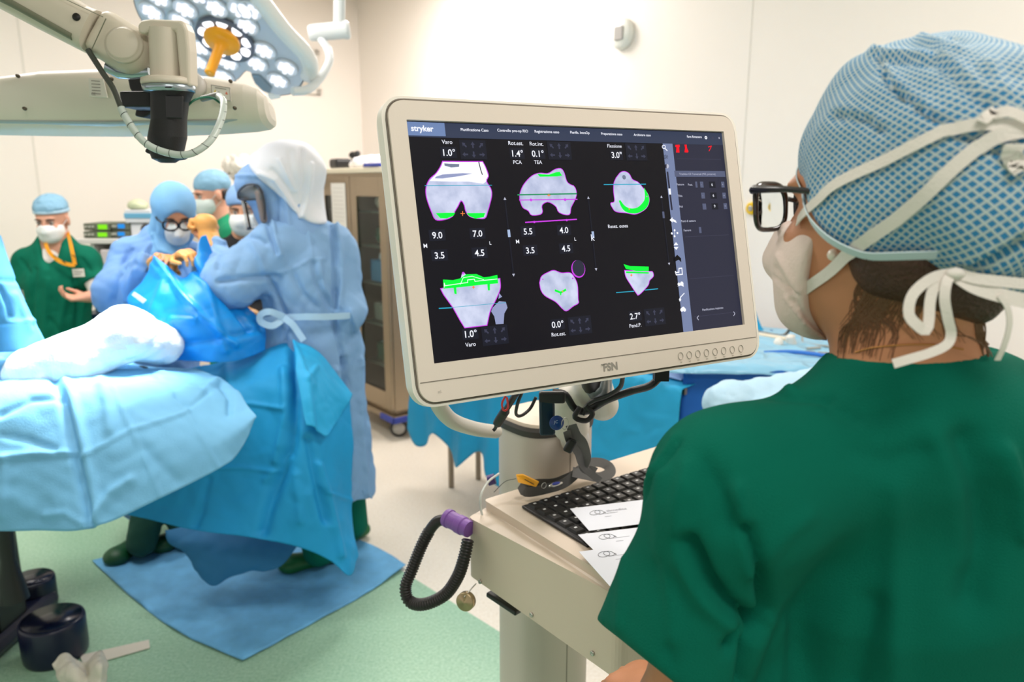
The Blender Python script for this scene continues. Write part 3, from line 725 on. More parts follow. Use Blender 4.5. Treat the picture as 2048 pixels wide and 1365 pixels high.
# sliders
for (x0, y0, x1, y1, hx, hy, z) in ((1230, 1010, 1300, 1640, 1265, 1310, Z1), (1985, 1000, 2100, 1700, 2040, 1330, Z1), (925, 990, 950, 1500, 940, 1140, Z2)):
    pass
for a, b, h in (((1010, 400), (1027, 548), (1018, 467)), ((1177, 398), (1192, 537), (1186, 470)), ((1323, 396), (1338, 526), (1327, 430))):
    pline([a, b], 3, 'box', 2); rct(h[0], h[1], 6, 15, 'slide' if h[0] < 1300 else 'btn', 4)
    for q, s_ in ((a, 1), (b, -1)):
        c = S(q[0], q[1], 4); k = .00066 * 4; UI.face([c - MR * k * .8, c + MR * k * .8, c + MUp * k * 1.4 * s_][::s_], E_['grey'])
tx('k', 1182, 482, 14, z=None)
# bones
b1 = [(660, 650), (840, 652), (1025, 652), (1050, 700), (1078, 780), (1060, 830), (1100, 900), (1108, 960), (1090, 1040), (1070, 1110), (1045, 1168), (970, 1168), (905, 1150), (870, 1100), (858, 1050), (830, 1008), (800, 1060), (770, 1110), (750, 1150), (690, 1178), (600, 1182), (560, 1110), (520, 1000), (508, 930), (515, 870), (545, 810), (600, 760), (640, 700)]
def bone(pts, z, l=2, edge='mag', sm=True, w=1.6, fill='bone'):
    q = smooth(pts, 90) if sm else pts; fan(q, fill, l, z); pline(q, w, edge, l + 1, z, True)
b1s = b1[:3] + [tuple(p) for p in cr(b1[2:] + [b1[0]], 100)[1:-1]]
fan(b1s, 'bone', 2, Z1); 
fan([(662, 655), (1022, 655), (1050, 705), (1075, 785), (1055, 835), (1030, 855), (900, 835), (720, 835), (540, 830), (600, 765), (642, 705)], 'bright', 3, Z1)
fan([(675, 668), (720, 672), (812, 675), (810, 700), (740, 706), (680, 690)], 'shade', 4, Z1); fan([(600, 790), (660, 770), (840, 758), (930, 762), (820, 784), (660, 806), (590, 805)], 'faint', 4, Z1)
pline(b1s, 1.8, 'mag', 4, Z1, True); pline([(990, 655), (1005, 720), (1022, 770)], 2, 'black', 5, Z1); pline([(500, 872), (1108, 868)], 1.3, 'cyan', 6, Z1)
fan([(598, 1122), (690, 1118), (775, 1118), (760, 1145), (700, 1170), (640, 1168)], 'green', 5, Z1); fan([(878, 1122), (1048, 1120), (1035, 1158), (960, 1172), (905, 1150)], 'green', 5, Z1)
pline([(843, 1105), (843, 1145)], 1.4, 'orange', 6, Z1); pline([(825, 1125), (862, 1125)], 1.4, 'orange', 6, Z1)
b2 = [(1362, 1000), (1365, 940), (1400, 860), (1470, 785), (1540, 758), (1620, 760), (1680, 725), (1735, 715), (1765, 750), (1790, 830), (1820, 860), (1860, 880), (1880, 940), (1865, 1000), (1830, 1070), (1818, 1132), (1770, 1135), (1715, 1110), (1690, 1060), (1620, 1020), (1565, 1050), (1570, 1110), (1545, 1135), (1470, 1140), (1440, 1100), (1390, 1070)]
bone(b2, Z1); fan([(1520, 762), (1560, 768), (1630, 772), (1690, 750), (1725, 745), (1748, 780), (1700, 788), (1545, 790)], 'green', 5, Z1)
pline([(1345, 955), (1880, 945)], 3, 'dgreen', 5, Z1); pline([(1360, 1003), (1885, 996)], 2.2, 'mag', 5, Z1); pline([(1415, 1206), (1880, 1178)], 2.6, 'mag', 5, Z1)
for x, y in ((1465, 1002), (1775, 1000)): disc(x, y, 3, 'mag', 6, Z1)
for x, y in ((1495, 1203), (1790, 1186)): disc(x, y, 2.5, 'mag', 6, Z1)
pline([(1628, 948), (1628, 970)], 1.6, 'orange', 6, Z1); pline([(1615, 959), (1641, 959)], 1.6, 'orange', 6, Z1)
b3 = [(510, 800), (550, 752), (590, 742), (630, 765), (660, 815), (710, 840), (750, 885), (800, 950), (812, 1010), (790, 1070), (740, 1110), (680, 1132), (600, 1120), (510, 1108), (475, 1070), (460, 1030), (495, 1015), (487, 920), (490, 850)]
bone(b3, Z2); disc(583, 795, 5, 'shade', 5, Z2)
g3o = cr([(765, 888), (805, 960), (810, 1020), (785, 1075), (730, 1112), (670, 1125), (600, 1110), (560, 1070), (535, 1010)], 24); g3i = cr([(548, 1003), (590, 1055), (640, 1078), (700, 1072), (745, 1035), (772, 985), (765, 888)], 24)
UI_q = [tuple(p) for p in g3o] ; ii = [tuple(p) for p in g3i][::-1]
for i in range(23): fan([UI_q[i], UI_q[i + 1], ii[i + 1], ii[i]], 'green', 5, Z2)
pline([(400, 862), (780, 858)], 2, 'cyan', 6, Z2); disc(790, 970, 1.6, 'mag', 6, Z2); disc(630, 1083, 1.6, 'orange', 6, Z2)
b4 = [(345, 470), (420, 455), (750, 400), (752, 470), (720, 550), (685, 620), (662, 720), (510, 738), (480, 690), (430, 600), (365, 510)]
fan([(700, 600), (745, 555), (790, 560), (802, 600), (780, 640), (775, 710), (722, 714), (712, 660), (690, 625)], 'faint', 2, Z3); fan([(740, 540), (765, 525), (745, 500)], 'faint', 2, Z3)
q4 = b4[:3] + [tuple(p) for p in cr(b4[2:7], 30)[1:]] + b4[7:]
fan(q4, 'bone', 3, Z3); pline(q4, 1.8, 'mag', 4, Z3, True); disc(500, 366, 3, 'mag', 4, Z3); fan([(490, 370), (510, 365), (540, 400), (480, 410)], 'bone', 4, Z3)
gt = [(362, 408), (430, 412), (480, 400), (520, 372), (590, 370), (640, 392), (680, 388), (732, 376), (738, 434), (600, 446), (480, 460), (366, 470)]
for a, b in (((0, 1), (11, 10)),): pass
fan([gt[0], gt[1], gt[2], (480, 460), gt[11]], 'green', 5, Z3); fan([gt[2], gt[3], gt[4], gt[5], (640, 442), (480, 460)], 'green', 5, Z3); fan([gt[5], gt[6], gt[7], gt[8], (640, 442)], 'green', 5, Z3)
fan([(432, 455), (452, 453), (455, 508), (440, 505)], 'green', 5, Z3); fan([(664, 438), (682, 436), (682, 482), (668, 482)], 'green', 5, Z3)
pline([(370, 460), (370, 432), (376, 450), (500, 432), (530, 428), (530, 410), (575, 405), (580, 420), (730, 404)], 1.3, 'bright', 6, Z3); pline([(480, 440), (500, 395), (560, 385), (610, 400), (640, 408)], 1, 'bright', 6, Z3)
pline([(335, 605), (420, 600)], 2, 'cyan', 5, Z3); pline([(420, 598), (790, 565)], 1, 'cyan', 5, Z3); rct(570, 460, 6, 2, 'orange', 7, Z3); rct(570, 460, 2, 6, 'orange', 7, Z3)
b5 = [(1020, 430), (1035, 385), (1085, 355), (1120, 345), (1170, 362), (1230, 362), (1262, 400), (1280, 450), (1284, 540), (1286, 568), (1250, 590), (1205, 622), (1175, 605), (1130, 560), (1060, 520), (1030, 480)]
bone(b5, Z3); disc(1285, 335, 17.5, 'mag', 2, Z3, 24, 19); disc(1287, 330, 15.5, 'panel', 3, Z3, 24, 17.5)
pline([(1128, 482), (1165, 497), (1198, 478)], 4.5, 'green', 5, Z3); pline([(1165, 497), (1165, 512)], 3, 'green', 5, Z3); disc(1178, 489, 1.6, 'orange', 6, Z3); disc(1043, 406, 1.6, 'mag', 6, Z3); disc(1247, 400, 2, 'mag', 6, Z3)
b6 = [(440, 345), (610, 352), (632, 355), (638, 385), (612, 415), (600, 450), (540, 512), (520, 500), (480, 440), (450, 390)]
bone(b6, Z4); fan([(434, 303), (480, 316), (606, 320), (606, 350), (520, 350), (450, 335)], 'green', 5, Z4); fan([(450, 352), (606, 358), (606, 368), (452, 364)], 'green', 5, Z4)
pline([(385, 497), (505, 488)], 2, 'cyan', 5, Z4); pline([(580, 480), (668, 471)], 2, 'cyan', 5, Z4); rct(487, 378, 6, 2, 'orange', 6, Z4); rct(487, 378, 2, 6, 'orange', 6, Z4)
# tool strip icons
def ring_(x, y, r, w, c, z, l=5): pline([(x + r * math.cos(t), y + r * math.sin(t)) for t in np.linspace(0, 2 * math.pi, 13)], w, c, l, z)
ring_(945, 518, 15, 1.8, 'white', Z2); pline([(955, 532), (975, 552)], 2.6, 'white', 5, Z2)
for k in range(8):
    a = k * math.pi / 4; pline([(963 + 8 * math.cos(a), 610 + 8 * math.sin(a)), (963 + 20 * math.cos(a), 610 + 20 * math.sin(a))], 1.3, 'panel', 5, Z2)
disc(970, 695, 5.2, 'panel', 4, Z2); UI.face([S(*Z2(970 + 22 * math.sin(t), 695 - 22 * math.cos(t)), 6) for t in np.linspace(0, math.pi, 9)][::-1], E_['grey'])
pline([(978, 750), (1018, 1088)], 5, 'panel', 4, Z2); rct(999, 925, 6.5, 14, 'white', 6, Z2)
fan([(998, 1185), (1022, 1158), (1024, 1172), (1055, 1190), (1062, 1212), (1024, 1195), (1025, 1208)], 'white', 6, Z2)
for dx, dy in ((0, -27), (0, 27), (-25, 2), (25, -2)): disc(1043 + dx, 1305 + dy, 2.6, 'white', 6, Z2)
pline([(1043, 1285), (1043, 1325)], 1, 'white', 6, Z2)
fan([(775, 175), (792, 152), (808, 172)], 'white', 6, Z4); fan([(776, 186), (810, 184), (794, 206)], 'white', 6, Z4)
fan([(782, 288), (780, 262), (800, 238), (826, 262), (828, 290), (810, 272)], 'black', 6, Z4)
pline([(788, 360), (812, 358), (812, 332), (832, 330), (836, 372), (794, 376), (788, 352)], 2.6, 'white', 6, Z4)
disc(812, 440, 4, 'white', 6, Z4); disc(832, 436, 5, 'white', 6, Z4); fan([(800, 456), (840, 430), (846, 458), (826, 448)], 'white', 6, Z4)
pline([(818, 555), (822, 530), (848, 502)], 2.4, 'white', 6, Z4); disc(820, 545, 3.2, 'white', 6, Z4)
disc(832, 615, 4.5, 'white', 6, Z4); disc(850, 615, 4.5, 'white', 6, Z4); disc(842, 606, 4.5, 'white', 6, Z4)
# right panel content
fan([(1048, 500), (1088, 498), (1090, 518), (1084, 520), (1088, 570), (1056, 570), (1060, 522), (1050, 520)], 'red', 5, Z2)
fan([(1132, 498), (1152, 498), (1156, 530), (1170, 560), (1162, 570), (1132, 568), (1138, 530)], 'red', 5, Z2); pline([(1350, 520), (1378, 510), (1370, 530), (1356, 556)], 2, 'red', 5, Z2)
pline([(1055, 763), (1490, 765)], 14, 'btn', 3, Z2); tx('Triathlon CS Trasversali (PCL preserve)', 1086, 774, 4.8, 'grey', z=Z2)
for s_, x, y in (('Femore', 1062, 870), ('Post.', 1165, 872), ('Tibia', 1072, 974), ('Poli', 1086, 1072), ('Punti di cattura', 1102, 1204), ('Femore', 1126, 1288)): tx(s_, x, y, 5, 'grey', z=Z2, b=.01)
for x, y, w in ((1241, 862, 6), (1290, 862, 10), (1482, 862, 10), (1302, 962, 11), (1494, 962, 11), (1314, 1062, 11), (1505, 1058, 11), (1276, 1276, 7)): rct(x, y, w, 14, 'btn', 3, Z2)
for s_, x, y in (('-', 1284, 870), ('+', 1475, 870), ('-', 1296, 970), ('+', 1488, 970), ('+', 1498, 1066)): tx(s_, x, y, 5, 'grey', z=Z2)
for s_, x, y in (('6', 1378, 875), ('6', 1390, 974), ('9', 1402, 1072)): rct(x + 8, y - 12, 20, 15, 'box', 2, Z2); tx(s_, x, y, 7, 'white', z=Z2)
tx('Pianificazione impianto', 972, 622, 5, 'grey', z=Z4, b=.01); pline([(946, 656), (936, 670), (946, 684)], 1.8, 'grey', 5, Z4); pline([(1186, 628), (1194, 641), (1186, 655)], 1.8, 'grey', 5, Z4)
part('screen_image', UI, None, scr)
# ------------------------------------------------------------------ console: column, desk, keyboard
shell = mat('console_shell', (218, 201, 182), .45, bump=.03, bscale=400)
shell2 = mat('console_column', (200, 190, 178), .4)
dgrey = mat('dark_rubber', (62, 58, 54), .55)
con = thing('console', (P(1090, 900, 1.64)[0], 1.64, 0), 'beige computer console with desk and round column under the monitor', 'console')
cc = np.array([P(1090, 900, 1.64)[0], 1.64, 0]); ca = nrm((0.80, 0.60, 0)); cbk = nrm((-0.60, 0.80, 0))
ztop = P(1050, 868, 1.55)[2]
def colring(k, z, g=0.0):
    return [cc + ca * x * k + cbk * y * k + ZA * z for x, y in colpts]
colpts = []
for i in range(40):
    t = 2 * math.pi * i / 40; x, y = math.cos(t), math.sin(t); p_ = 3.2
    r = (abs(x) ** p_ + abs(y) ** p_) ** (-1 / p_); colpts.append((x * r * .098, y * r * .088))
m_ = MB(); Ls = [colring(1, .1), colring(1, ztop - .006)]
ringface(m_, Ls[0], Ls[1]); m_.face(Ls[1]); m_.face(Ls[0][::-1]); m_.s = [True] * 40 + [False] * 2
m_.box(cc + ca * .099 + ZA * (ztop + .1) / 2, (.006, .05, ztop - .12), (ca, cbk, ZA), dgrey); m_.mats.insert(0, shell2); m_.m = [0] * 42 + [1] * 6
part('column', m_, None, con)
m_ = MB(); ringface(m_, colring(1.02, ztop - .006), colring(1.04, ztop + .008)); ringface(m_, colring(1.04, ztop + .008), colring(1.0, ztop + .016)); m_.s = [True] * 80; part('column_gasket', m_, dgrey, con)
m_ = MB(); La = [colring(.99, ztop + .01), colring(.95, ztop + .022), colring(.6, ztop + .03)]; ringface(m_, La[0], La[1]); ringface(m_, La[1], La[2]); m_.face(La[2]); part('column_cap', m_, shell, con)
m_ = MB(); m_.box(cc - cbk * .088 + ca * .0 + ZA * ztop / 2, (.0015, .0015, ztop - .1), (ca, cbk, ZA)); part('column_seam', m_, seam, con)
m_ = MB(); m_.lathe([(.26, 0.03), (.30, .05), (.29, .1), (.12, .14), (0, .14)], cc, ZA); part('base', m_, shell2, con)
for a_ in range(4):
    q = cc + np.array([math.cos(a_ * 1.57 + .6), math.sin(a_ * 1.57 + .6), 0]) * .25; m_ = MB(); m_.lathe([(.0, -.015), (.038, -.015), (.04, 0), (.038, .015), (0, .015)], q + ZA * .04, (1, .3, 0)); part('castor', m_, dgrey, con)
zt, zl, zb = 1.055, 1.034, .925
A1 = PZ(967, 1000, zt); A2 = PZ(1316, 893, zt); A3 = PZ(1232, 1164, zt); 
ex = nrm(A2 - A1); ey = nrm(A3 - A1)
A3 = A1 + (A3 - A1) * 1.12; A2 = A1 + ex * .62; A4 = A3 + ex * .60
B1 = PZ(934, 1034, zl); B3 = PZ(1222, 1186, zl); B3 = B1 + (B3 - B1) * 1.06; B2 = A2 + ex * .03 - ZA * (zt - zl) + (B1 - A1 + ZA * (zt - zl)) * .2; B4 = A4 + ex * .03 + ey * .03; B4[2] = zl
def rq(q, r, n=5):  # rounded quad
    out = []; k = len(q)
    for i in range(k):
        a, b, c = q[i - 1], q[i], q[(i + 1) % k]; u = nrm(a - b); v = nrm(c - b)
        p0, p2 = b + u * r, b + v * r
        for j in range(n + 1):
            t = j / n; out.append(p0 * (1 - t) ** 2 + b * 2 * t * (1 - t) + p2 * t * t)
    return out
q1 = rq([B1, B2, B4, B3], .018); D1, D2, D4, D3 = [np.array([b[0], b[1], z_]) for b, z_ in ((B1, .906), (B2, .906), (B4, .880), (B3, .880))]; q0 = rq([D1, D2, D4, D3], .018); cen_ = (B1 + B4) / 2
qi = rq([A1 - ZA * .018, A2 - ZA * .018, A4 - ZA * .018, A3 - ZA * .018], .016); qt = rq([A1, A2, A4, A3], .012); ctr = (A1 + A4) / 2
m_ = MB(); ringface(m_, q0, q1)
qs = [ctr * .02 + p * .98 for p in qi]
ringface(m_, q1, [p + ZA * 0 for p in rq([B1 * .96 + A1 * .04, B2 * .96 + A2 * .04, B4 * .96 + A4 * .04, B3 * .96 + A3 * .04], .018)] and q1); 
ringface(m_, q1, qi); ringface(m_, qi, qt); m_.face(qt); m_.face(q0[::-1])
m_.f = [f for f in m_.f if len(set(f)) > 2]; 
m2 = MB(); m2.v = m_.v; m2.f = m_.f; m2.m = [0] * len(m_.f); m2.s = [False] * len(m_.f)
desk = part('desk', m2, shell, con)
def desknorm(): return nrm(np.cross(B3 - B1, ZA))
sn = nrm(np.cross(ZA, B3 - B1)); 
if sn[0] > 0: sn = -sn
for px, py in ((961, 1164), (1064, 1230), (1186, 1307)):
    q = PP(px, py, B1, sn) + sn * .001; m_ = MB(); m_.lathe([(0, -.002), (.0045, -.002), (.0045, .002), (.003, .003), (.002, .0015), (0, .0015)], q, sn, 16); part('screw', m_, mat('steel', (190, 188, 182), .3, 1), con)
q = P(978, 1186, 1.42); q2 = P(1038, 1226, 1.36)
m_ = MB(); bd = nrm(q2 - q); m_.box((q + q2) / 2 + bd * 0, (.085, .02, .011), (bd, nrm(np.cross(ZA, bd)), nrm(np.cross(bd, np.cross(ZA, bd))))); part('bracket', m_, blackp, con, bevel=.003)
# weight on a cord
q = P(932, 1203, 1.33); 
m_ = MB(); wn = nrm((-.35, -.9, .15)); m_.lathe([(.0, -.008), (.017, -.008), (.0185, -.006), (.0185, .006), (.017, .008), (0.004, .008), (.003, .010), (0, .010)], q, wn, 32, mat('zinc_disc', (176, 156, 122), .35, .85)); 
m_.tube([q + ZA * .012 + wn * .009, PZ(952, 1168, zb)], .0012, 6, mat('steel', (190, 188, 182), .3, 1))
m_.obj('hanging_weight', None, label='round metal disc hanging on a cord under the console desk', cat='weight')
# purple connector with ribbed black hose
hs = thing('ribbed_hose', P(905, 1045, 1.42), 'ribbed black cable loop with purple plug on the left side of the console desk', 'hose')
pa = P(892, 1035, 1.44); pb = P(936, 1058, 1.40)
m_ = MB(); d = nrm(pb - pa); L_ = np.linalg.norm(pb - pa)
m_.lathe([(.012, 0), (.0185, .002), (.0195, .006), (.0195, .012), (.0178, .013), (.0178, L_ * .55), (.0192, L_ * .58), (.0192, L_ * .8), (.017, L_ * .84), (.017, L_ + .004)], pa, d, 32); m_.s = [False] * len(m_.s); part('plug', m_, mat('purple_plastic', (140, 90, 178), .42), hs, label='purple plug')
path = cr([P(*p) for p in ((896, 1040, 1.435), (872, 1046, 1.44), (848, 1082, 1.44), (824, 1140, 1.43), (811, 1176, 1.42), (820, 1204, 1.41), (850, 1209, 1.39), (890, 1190, 1.38), (915, 1155, 1.37), (928, 1118, 1.37), (936, 1080, 1.38))], 300)
m_ = MB(); rr = [.0118 + .0014 * math.sin(i * 1.57) if i > 34 else .0116 for i in range(len(path))]; m_.tube(path, rr, 14); part('hose', m_, mat('hose_black', (34, 30, 30), .38), hs)
m_ = MB(); m_.tube(cr([P(*p) for p in ((998, 948, 1.5), (976, 965, 1.47), (962, 992, 1.44), (962, 1020, 1.43), (968, 1040, 1.42))], 30), .0025, 8); 
m_.obj('thin_tube', mat('tube_clear', (205, 208, 200), .3), label='thin pale tube curving behind the left corner of the console desk', cat='tube')
# keyboard
kb_o = PZ(1043, 1017, zt + .001); ke = nrm(PZ(1287, 943, zt) - kb_o); kf = nrm(PZ(1174, 1097, zt) - kb_o); kf = nrm(kf)
kw, kd = .44, np.linalg.norm(PZ(1174, 1097, zt) - kb_o)
kb = thing('keyboard', kb_o, 'black keyboard set in the console desk beneath the papers', 'keyboard')
WLOC[kb.name] = kb_o
m_ = MB(); m_.prism([kb_o, kb_o + ke * kw, kb_o + ke * kw + kf * kd, kb_o + kf * kd], ZA * .006); part('keyboard_body', m_, mat('key_black', (20, 19, 20), .38), kb, bevel=.002)
nx, ny = 15, 6; pw, ph = kw / nx * .96, kd / ny * .94
m_ = MB(); km = mat('key_black', (20, 19, 20), .38); o_ = kb_o + ZA * .006
bq = [ke * 0 + kf * 0, ke * pw * .86, ke * pw * .86 + kf * ph * .84, kf * ph * .84]
tq = [(p - (bq[0] + bq[2]) / 2) * .8 + (bq[0] + bq[2]) / 2 + ZA * .005 for p in bq]
m_.add([o_ + p for p in bq + tq], [(0, 1, 5, 4), (1, 2, 6, 5), (2, 3, 7, 6), (3, 0, 4, 7), (4, 5, 6, 7)], km, False)
lc = o_ + (tq[0] + tq[2]) / 2 + ZA * .0003
m_.box(lc - kf * ph * .08, (pw * .22, ph * .14, .0002), (ke, kf, ZA), mat('key_print', (206, 206, 206), .6))
k0 = part('key', m_, None, kb); base0 = Vector(k0.location)
for j in range(ny):
    for i in range(nx):
        off = ke * (kw * .02 + i * kw * .965 / nx) + kf * (kd * .03 + j * kd * .95 / ny)
        o = k0 if (i == 0 and j == 0) else k0.copy()
        if o is not k0: COL.objects.link(o)
        o.location = Vector(off)
# papers
def papersheet(lab, tl, tr, bl, w, h, z, mark, mh, tail):
    o = PZ(*tl, z); u = nrm(PZ(*tr, z) - o); v = nrm(PZ(*bl, z) - o); v = nrm(v - u * (u @ v) * .6)
    t = thing('paper_sheet', o, lab, 'paper', 'printed papers on the console keyboard'); WLOC[t.name] = o
    m_ = MB(); m_.prism([o, o + u * w, o + u * w + v * h, o + v * h], -ZA * .0006); part('page', m_, mat('paper_white2', (226, 228, 236), .75), t)
    pr = MB(); pm = mat('print_dark', (52, 50, 56), .7); pg = mat('print_grey', (150, 150, 158), .7); c = PZ(*mark, z + .0006)
    up = -v
    for k, (rx, ry, dx, rot) in enumerate(((.0125, .008, 0, .5), (.009, .0085, .009, -.3))):
        pts = []
        for a in np.linspace(0, 2 * math.pi, 26): 
            x = rx * math.cos(a); y = ry * math.sin(a); pts.append(c + u * (dx + x * math.cos(rot) - y * math.sin(rot)) + up * (x * math.sin(rot) + y * math.cos(rot)))
        pr.tube(pts, .00035, 4, pm, False)
    text(pr, 's', c + u * .017 - up * .006, u, up, .008, pm)
    if tail: text(pr, 'abmedica', c + u * .024 - up * .002, u, up, .008, pg); 
    for k in range(2 if tail else 1): pr.box(c + u * .024 + v * (.009 + k * .0), (.04, .0006, .0002), (u, v, ZA), pg)
    pr.box(c + u * .018 + v * .022, (.014, .0007, .0002), (u, v, ZA), pg)
    part('printing', pr, None, t)
papersheet('white printed page lying highest up on the keyboard, largest logo', (1140, 1018), (1262, 1003), (1180, 1062), .21, .10, zt + .0125, (1190, 1026), 1, True)
papersheet('white printed page between the upper page and the lowest page', (1156, 1070), (1240, 1060), (1212, 1108), .2, .12, zt + .0138, (1209, 1074), 1, False)
papersheet('white printed page lowest on the desk, nearest the green sleeve', (1158, 1104), (1240, 1094), (1226, 1160), .2, .13, zt + .0152, (1208, 1109), 1, False)
# ------------------------------------------------------------------ monitor arm, cables, lanyard
gplas = mat('arm_plastic', (206, 200, 188), .42)
arm = con
m_ = MB(); s = SDF(); s.cone(P(1140, 800, 1.36), P(1142, 850, 1.4), .03, .036); s.cone(P(1185, 770, 1.32), P(1205, 810, 1.34), .034, .03); s.cone(P(1142, 850, 1.42), P(1150, 880, 1.55), .028, .032); s.cone(P(1190, 780, 1.32), P(1140, 812, 1.36), .022)
sdfobj('knuckle', s, gplas, arm, .004, 1)
m_ = MB(); m_.cyl(P(1195, 740, 1.27), P(1195, 800, 1.33), .026); part('swivel', m_, mat('arm_grey', (150, 156, 160), .3, .4), arm)
m_ = MB(); vc = sc_c - MN * .06 - MUp * .12; m_.box(vc - MUp * .02, (.11, .11, .012), (MR, MUp, MN)); m_.tube([vc - MN * .0, P(1190, 780, 1.32)], .022, 14); part('mount_plate', m_, blackp, arm, bevel=.003)
m_ = MB(); m_.tube(cr([P(*p) for p in ((868, 780, 1.16), (878, 812, 1.18), (905, 842, 1.24), (950, 858, 1.33), (992, 864, 1.46))], 40), .0135, 16)
part('grab_handle', m_, gplas, con)
mc = [(992, 864, 1.47)]
m_ = MB()
cab_b = mat('cable_black', (28, 26, 28), .45)
m_.tube(cr([P(*p) for p in ((1322, 752, 1.24), (1300, 772, 1.24), (1262, 783, 1.26), (1215, 800, 1.28), (1175, 822, 1.3), (1150, 818, 1.3), (1130, 790, 1.3), (1105, 785, 1.3))], 50), .0068, 12)
m_.box(P(1322, 748, 1.23), (.024, .02, .022)); part('power_cable', m_, cab_b, mon)
m_ = MB(); m_.tube(cr([P(*p) for p in ((1246, 750, 1.2), (1240, 775, 1.22), (1215, 792, 1.26), (1180, 806, 1.28), (1165, 830, 1.28))], 40), .004, 10); part('video_cable', m_, cab_b, mon)
m_ = MB(); m_.tube(cr([P(*p) for p in ((1044, 785, 1.15), (1036, 805, 1.16), (1032, 828, 1.18), (1042, 832, 1.2), (1060, 818, 1.22), (1072, 795, 1.22))], 40), .0028, 8); part('looped_cable', m_, cab_b, mon)
m_ = MB(); m_.tube(cr([P(*p) for p in ((1032, 788, 1.14), (1012, 820, 1.18), (998, 842, 1.2), (990, 858, 1.22), (986, 862, 1.22))], 30), [.0052] * 14 + [.008] * 10 + [.003] * 6, 10)
m_.tube(cr([P(*p) for p in ((1012, 790, 1.14), (1004, 808, 1.15), (1008, 822, 1.16), (1016, 816, 1.16), (1014, 796, 1.14))], 24), .0018, 6, mat('cable_red', (215, 50, 50), .45)); m_.mats.insert(0, cab_b); m_.m = [0] * (29 * 10 + 2) + [1] * (len(m_.f) - 292)
m_.obj('audio_plug', None, label='black plug with a thin red wire left of the blue stick', cat='cable')
m_ = MB(); m_.tube(cr([P(*p) for p in ((1160, 815, 1.28), (1150, 835, 1.28), (1172, 842, 1.28), (1185, 828, 1.28), (1170, 812, 1.28))], 24), .005, 8); part('cable_tie', m_, cab_b, mon)
# dark blue stick with lanyard keys
usb = thing('security_key', P(1092, 830, 1.2), 'dark blue stick hanging below the monitor centre', 'stick')
m_ = MB(); m_.box(P(1094, 828, 1.2), (.026, .012, .075), (nrm((1, .1, 0)), nrm((-.1, 1, 0)), nrm((-.03, 0, 1)))); part('body', m_, mat('stick_teal', (10, 38, 56), .3), usb, bevel=.004)
m_ = MB(); m_.box(P(1104, 795, 1.2), (.044, .014, .02)); part('clip', m_, blackp, usb, bevel=.004)
tag_ = thing('round_tag', P(1113, 846, 1.18), 'blue round fob on a small steel ring beside the blue stick', 'key fob')
m_ = MB(); m_.lathe([(0, 0), (.0115, 0), (.0125, .0015), (.0115, .003), (0, .003)], P(1113, 846, 1.18), nrm((.2, -1, .1)), 28); part('disc', m_, mat('fob_blue', (16, 60, 130), .3), tag_)
m_ = MB(); c = P(1113, 846, 1.176); ux = nrm((1, .2, .1)); text(m_, 'JC', c - ux * .004 - ZA * .001, ux, nrm((.0, 0, 1)), .005, mat('fob_print', (190, 205, 235), .5)); part('mark', m_, None, tag_)
m_ = MB(); c = P(1130, 848, 1.18); m_.tube([c + ux * .006 * math.cos(a) + ZA * .01 * math.sin(a) for a in np.linspace(0, 6.28, 20)], .0008, 6); part('ring', m_, mat('steel', (190, 188, 182), .3, 1), tag_)
lan = mat('lanyard_grey', (84, 82, 80), .7)
ln = thing('grey_lanyard', PZ(1150, 950, zt), 'dark grey lanyard strap hanging from the arm and coiled on the desk', 'lanyard'); WLOC[ln.name] = PZ(1150, 950, zt)
def rib(pts, w, nn, m, n=36, th=.0012):
    q = cr([P(*p) for p in pts], n); return MB().ribbon(q, w, nn, th, m)
part('strap', rib(((1142, 850, 1.27), (1152, 872, 1.28), (1165, 888, 1.29), (1172, 915, 1.32), (1168, 935, 1.36), (1190, 945, 1.38)), .02, (-.3, -1, .3), lan), None, ln)
part('strap', rib(((1133, 862, 1.27), (1140, 885, 1.28), (1155, 905, 1.3), (1162, 925, 1.33), (1178, 945, 1.37), (1200, 962, 1.39)), .014, (.3, -1, .1), lan), None, ln)
lz = zt + .004
def Lz(px, py, Y): 
    q = P(px, py, Y); return ('w', q[0], q[1], max(q[2], zt + .008))
def ribw(pts, w, nn, m, n=40): 
    q = cr([np.array(p[1:]) for p in pts], n); return MB().ribbon(q, w, nn, .0012, m)
part('coil', ribw([Lz(1160, 942, 1.49), Lz(1185, 926, 1.53), Lz(1212, 930, 1.54), Lz(1220, 945, 1.51), Lz(1200, 955, 1.48), Lz(1170, 950, 1.47), Lz(1145, 945, 1.47)], .024, [(0, -.6, .8)] * 40, lan), None, ln)
part('coil', ribw([Lz(1160, 940, 1.48), Lz(1130, 966, 1.46), Lz(1095, 978, 1.45), Lz(1054, 985, 1.45), Lz(1046, 974, 1.465), Lz(1075, 968, 1.475), Lz(1110, 966, 1.48), Lz(1150, 950, 1.49)], .02, [(0, -1, .15)] * 40, lan), None, ln)
m_ = MB(); m_.box(P(1140, 892, 1.27), (.016, .01, .026), (nrm((1, 0, -.5)), (0, 1, 0), nrm((.5, 0, 1)))); part('buckle', m_, blackp, ln, bevel=.003)
kf_ = thing('key_fob', PZ(1060, 965, zt), 'orange paper tag on keys lying on the console desk', 'key tag'); WLOC[kf_.name] = PZ(1060, 965, zt)
m_ = MB(); q = [P(1032, 952, 1.44), P(1046, 951, 1.44), P(1078, 966, 1.43), P(1072, 975, 1.43), P(1036, 966, 1.43)]; m_.prism(q, (0, .003, 0.002)); part('tag', m_, mat('orange_tag', (248, 172, 20), .5), kf_, bevel=.001)
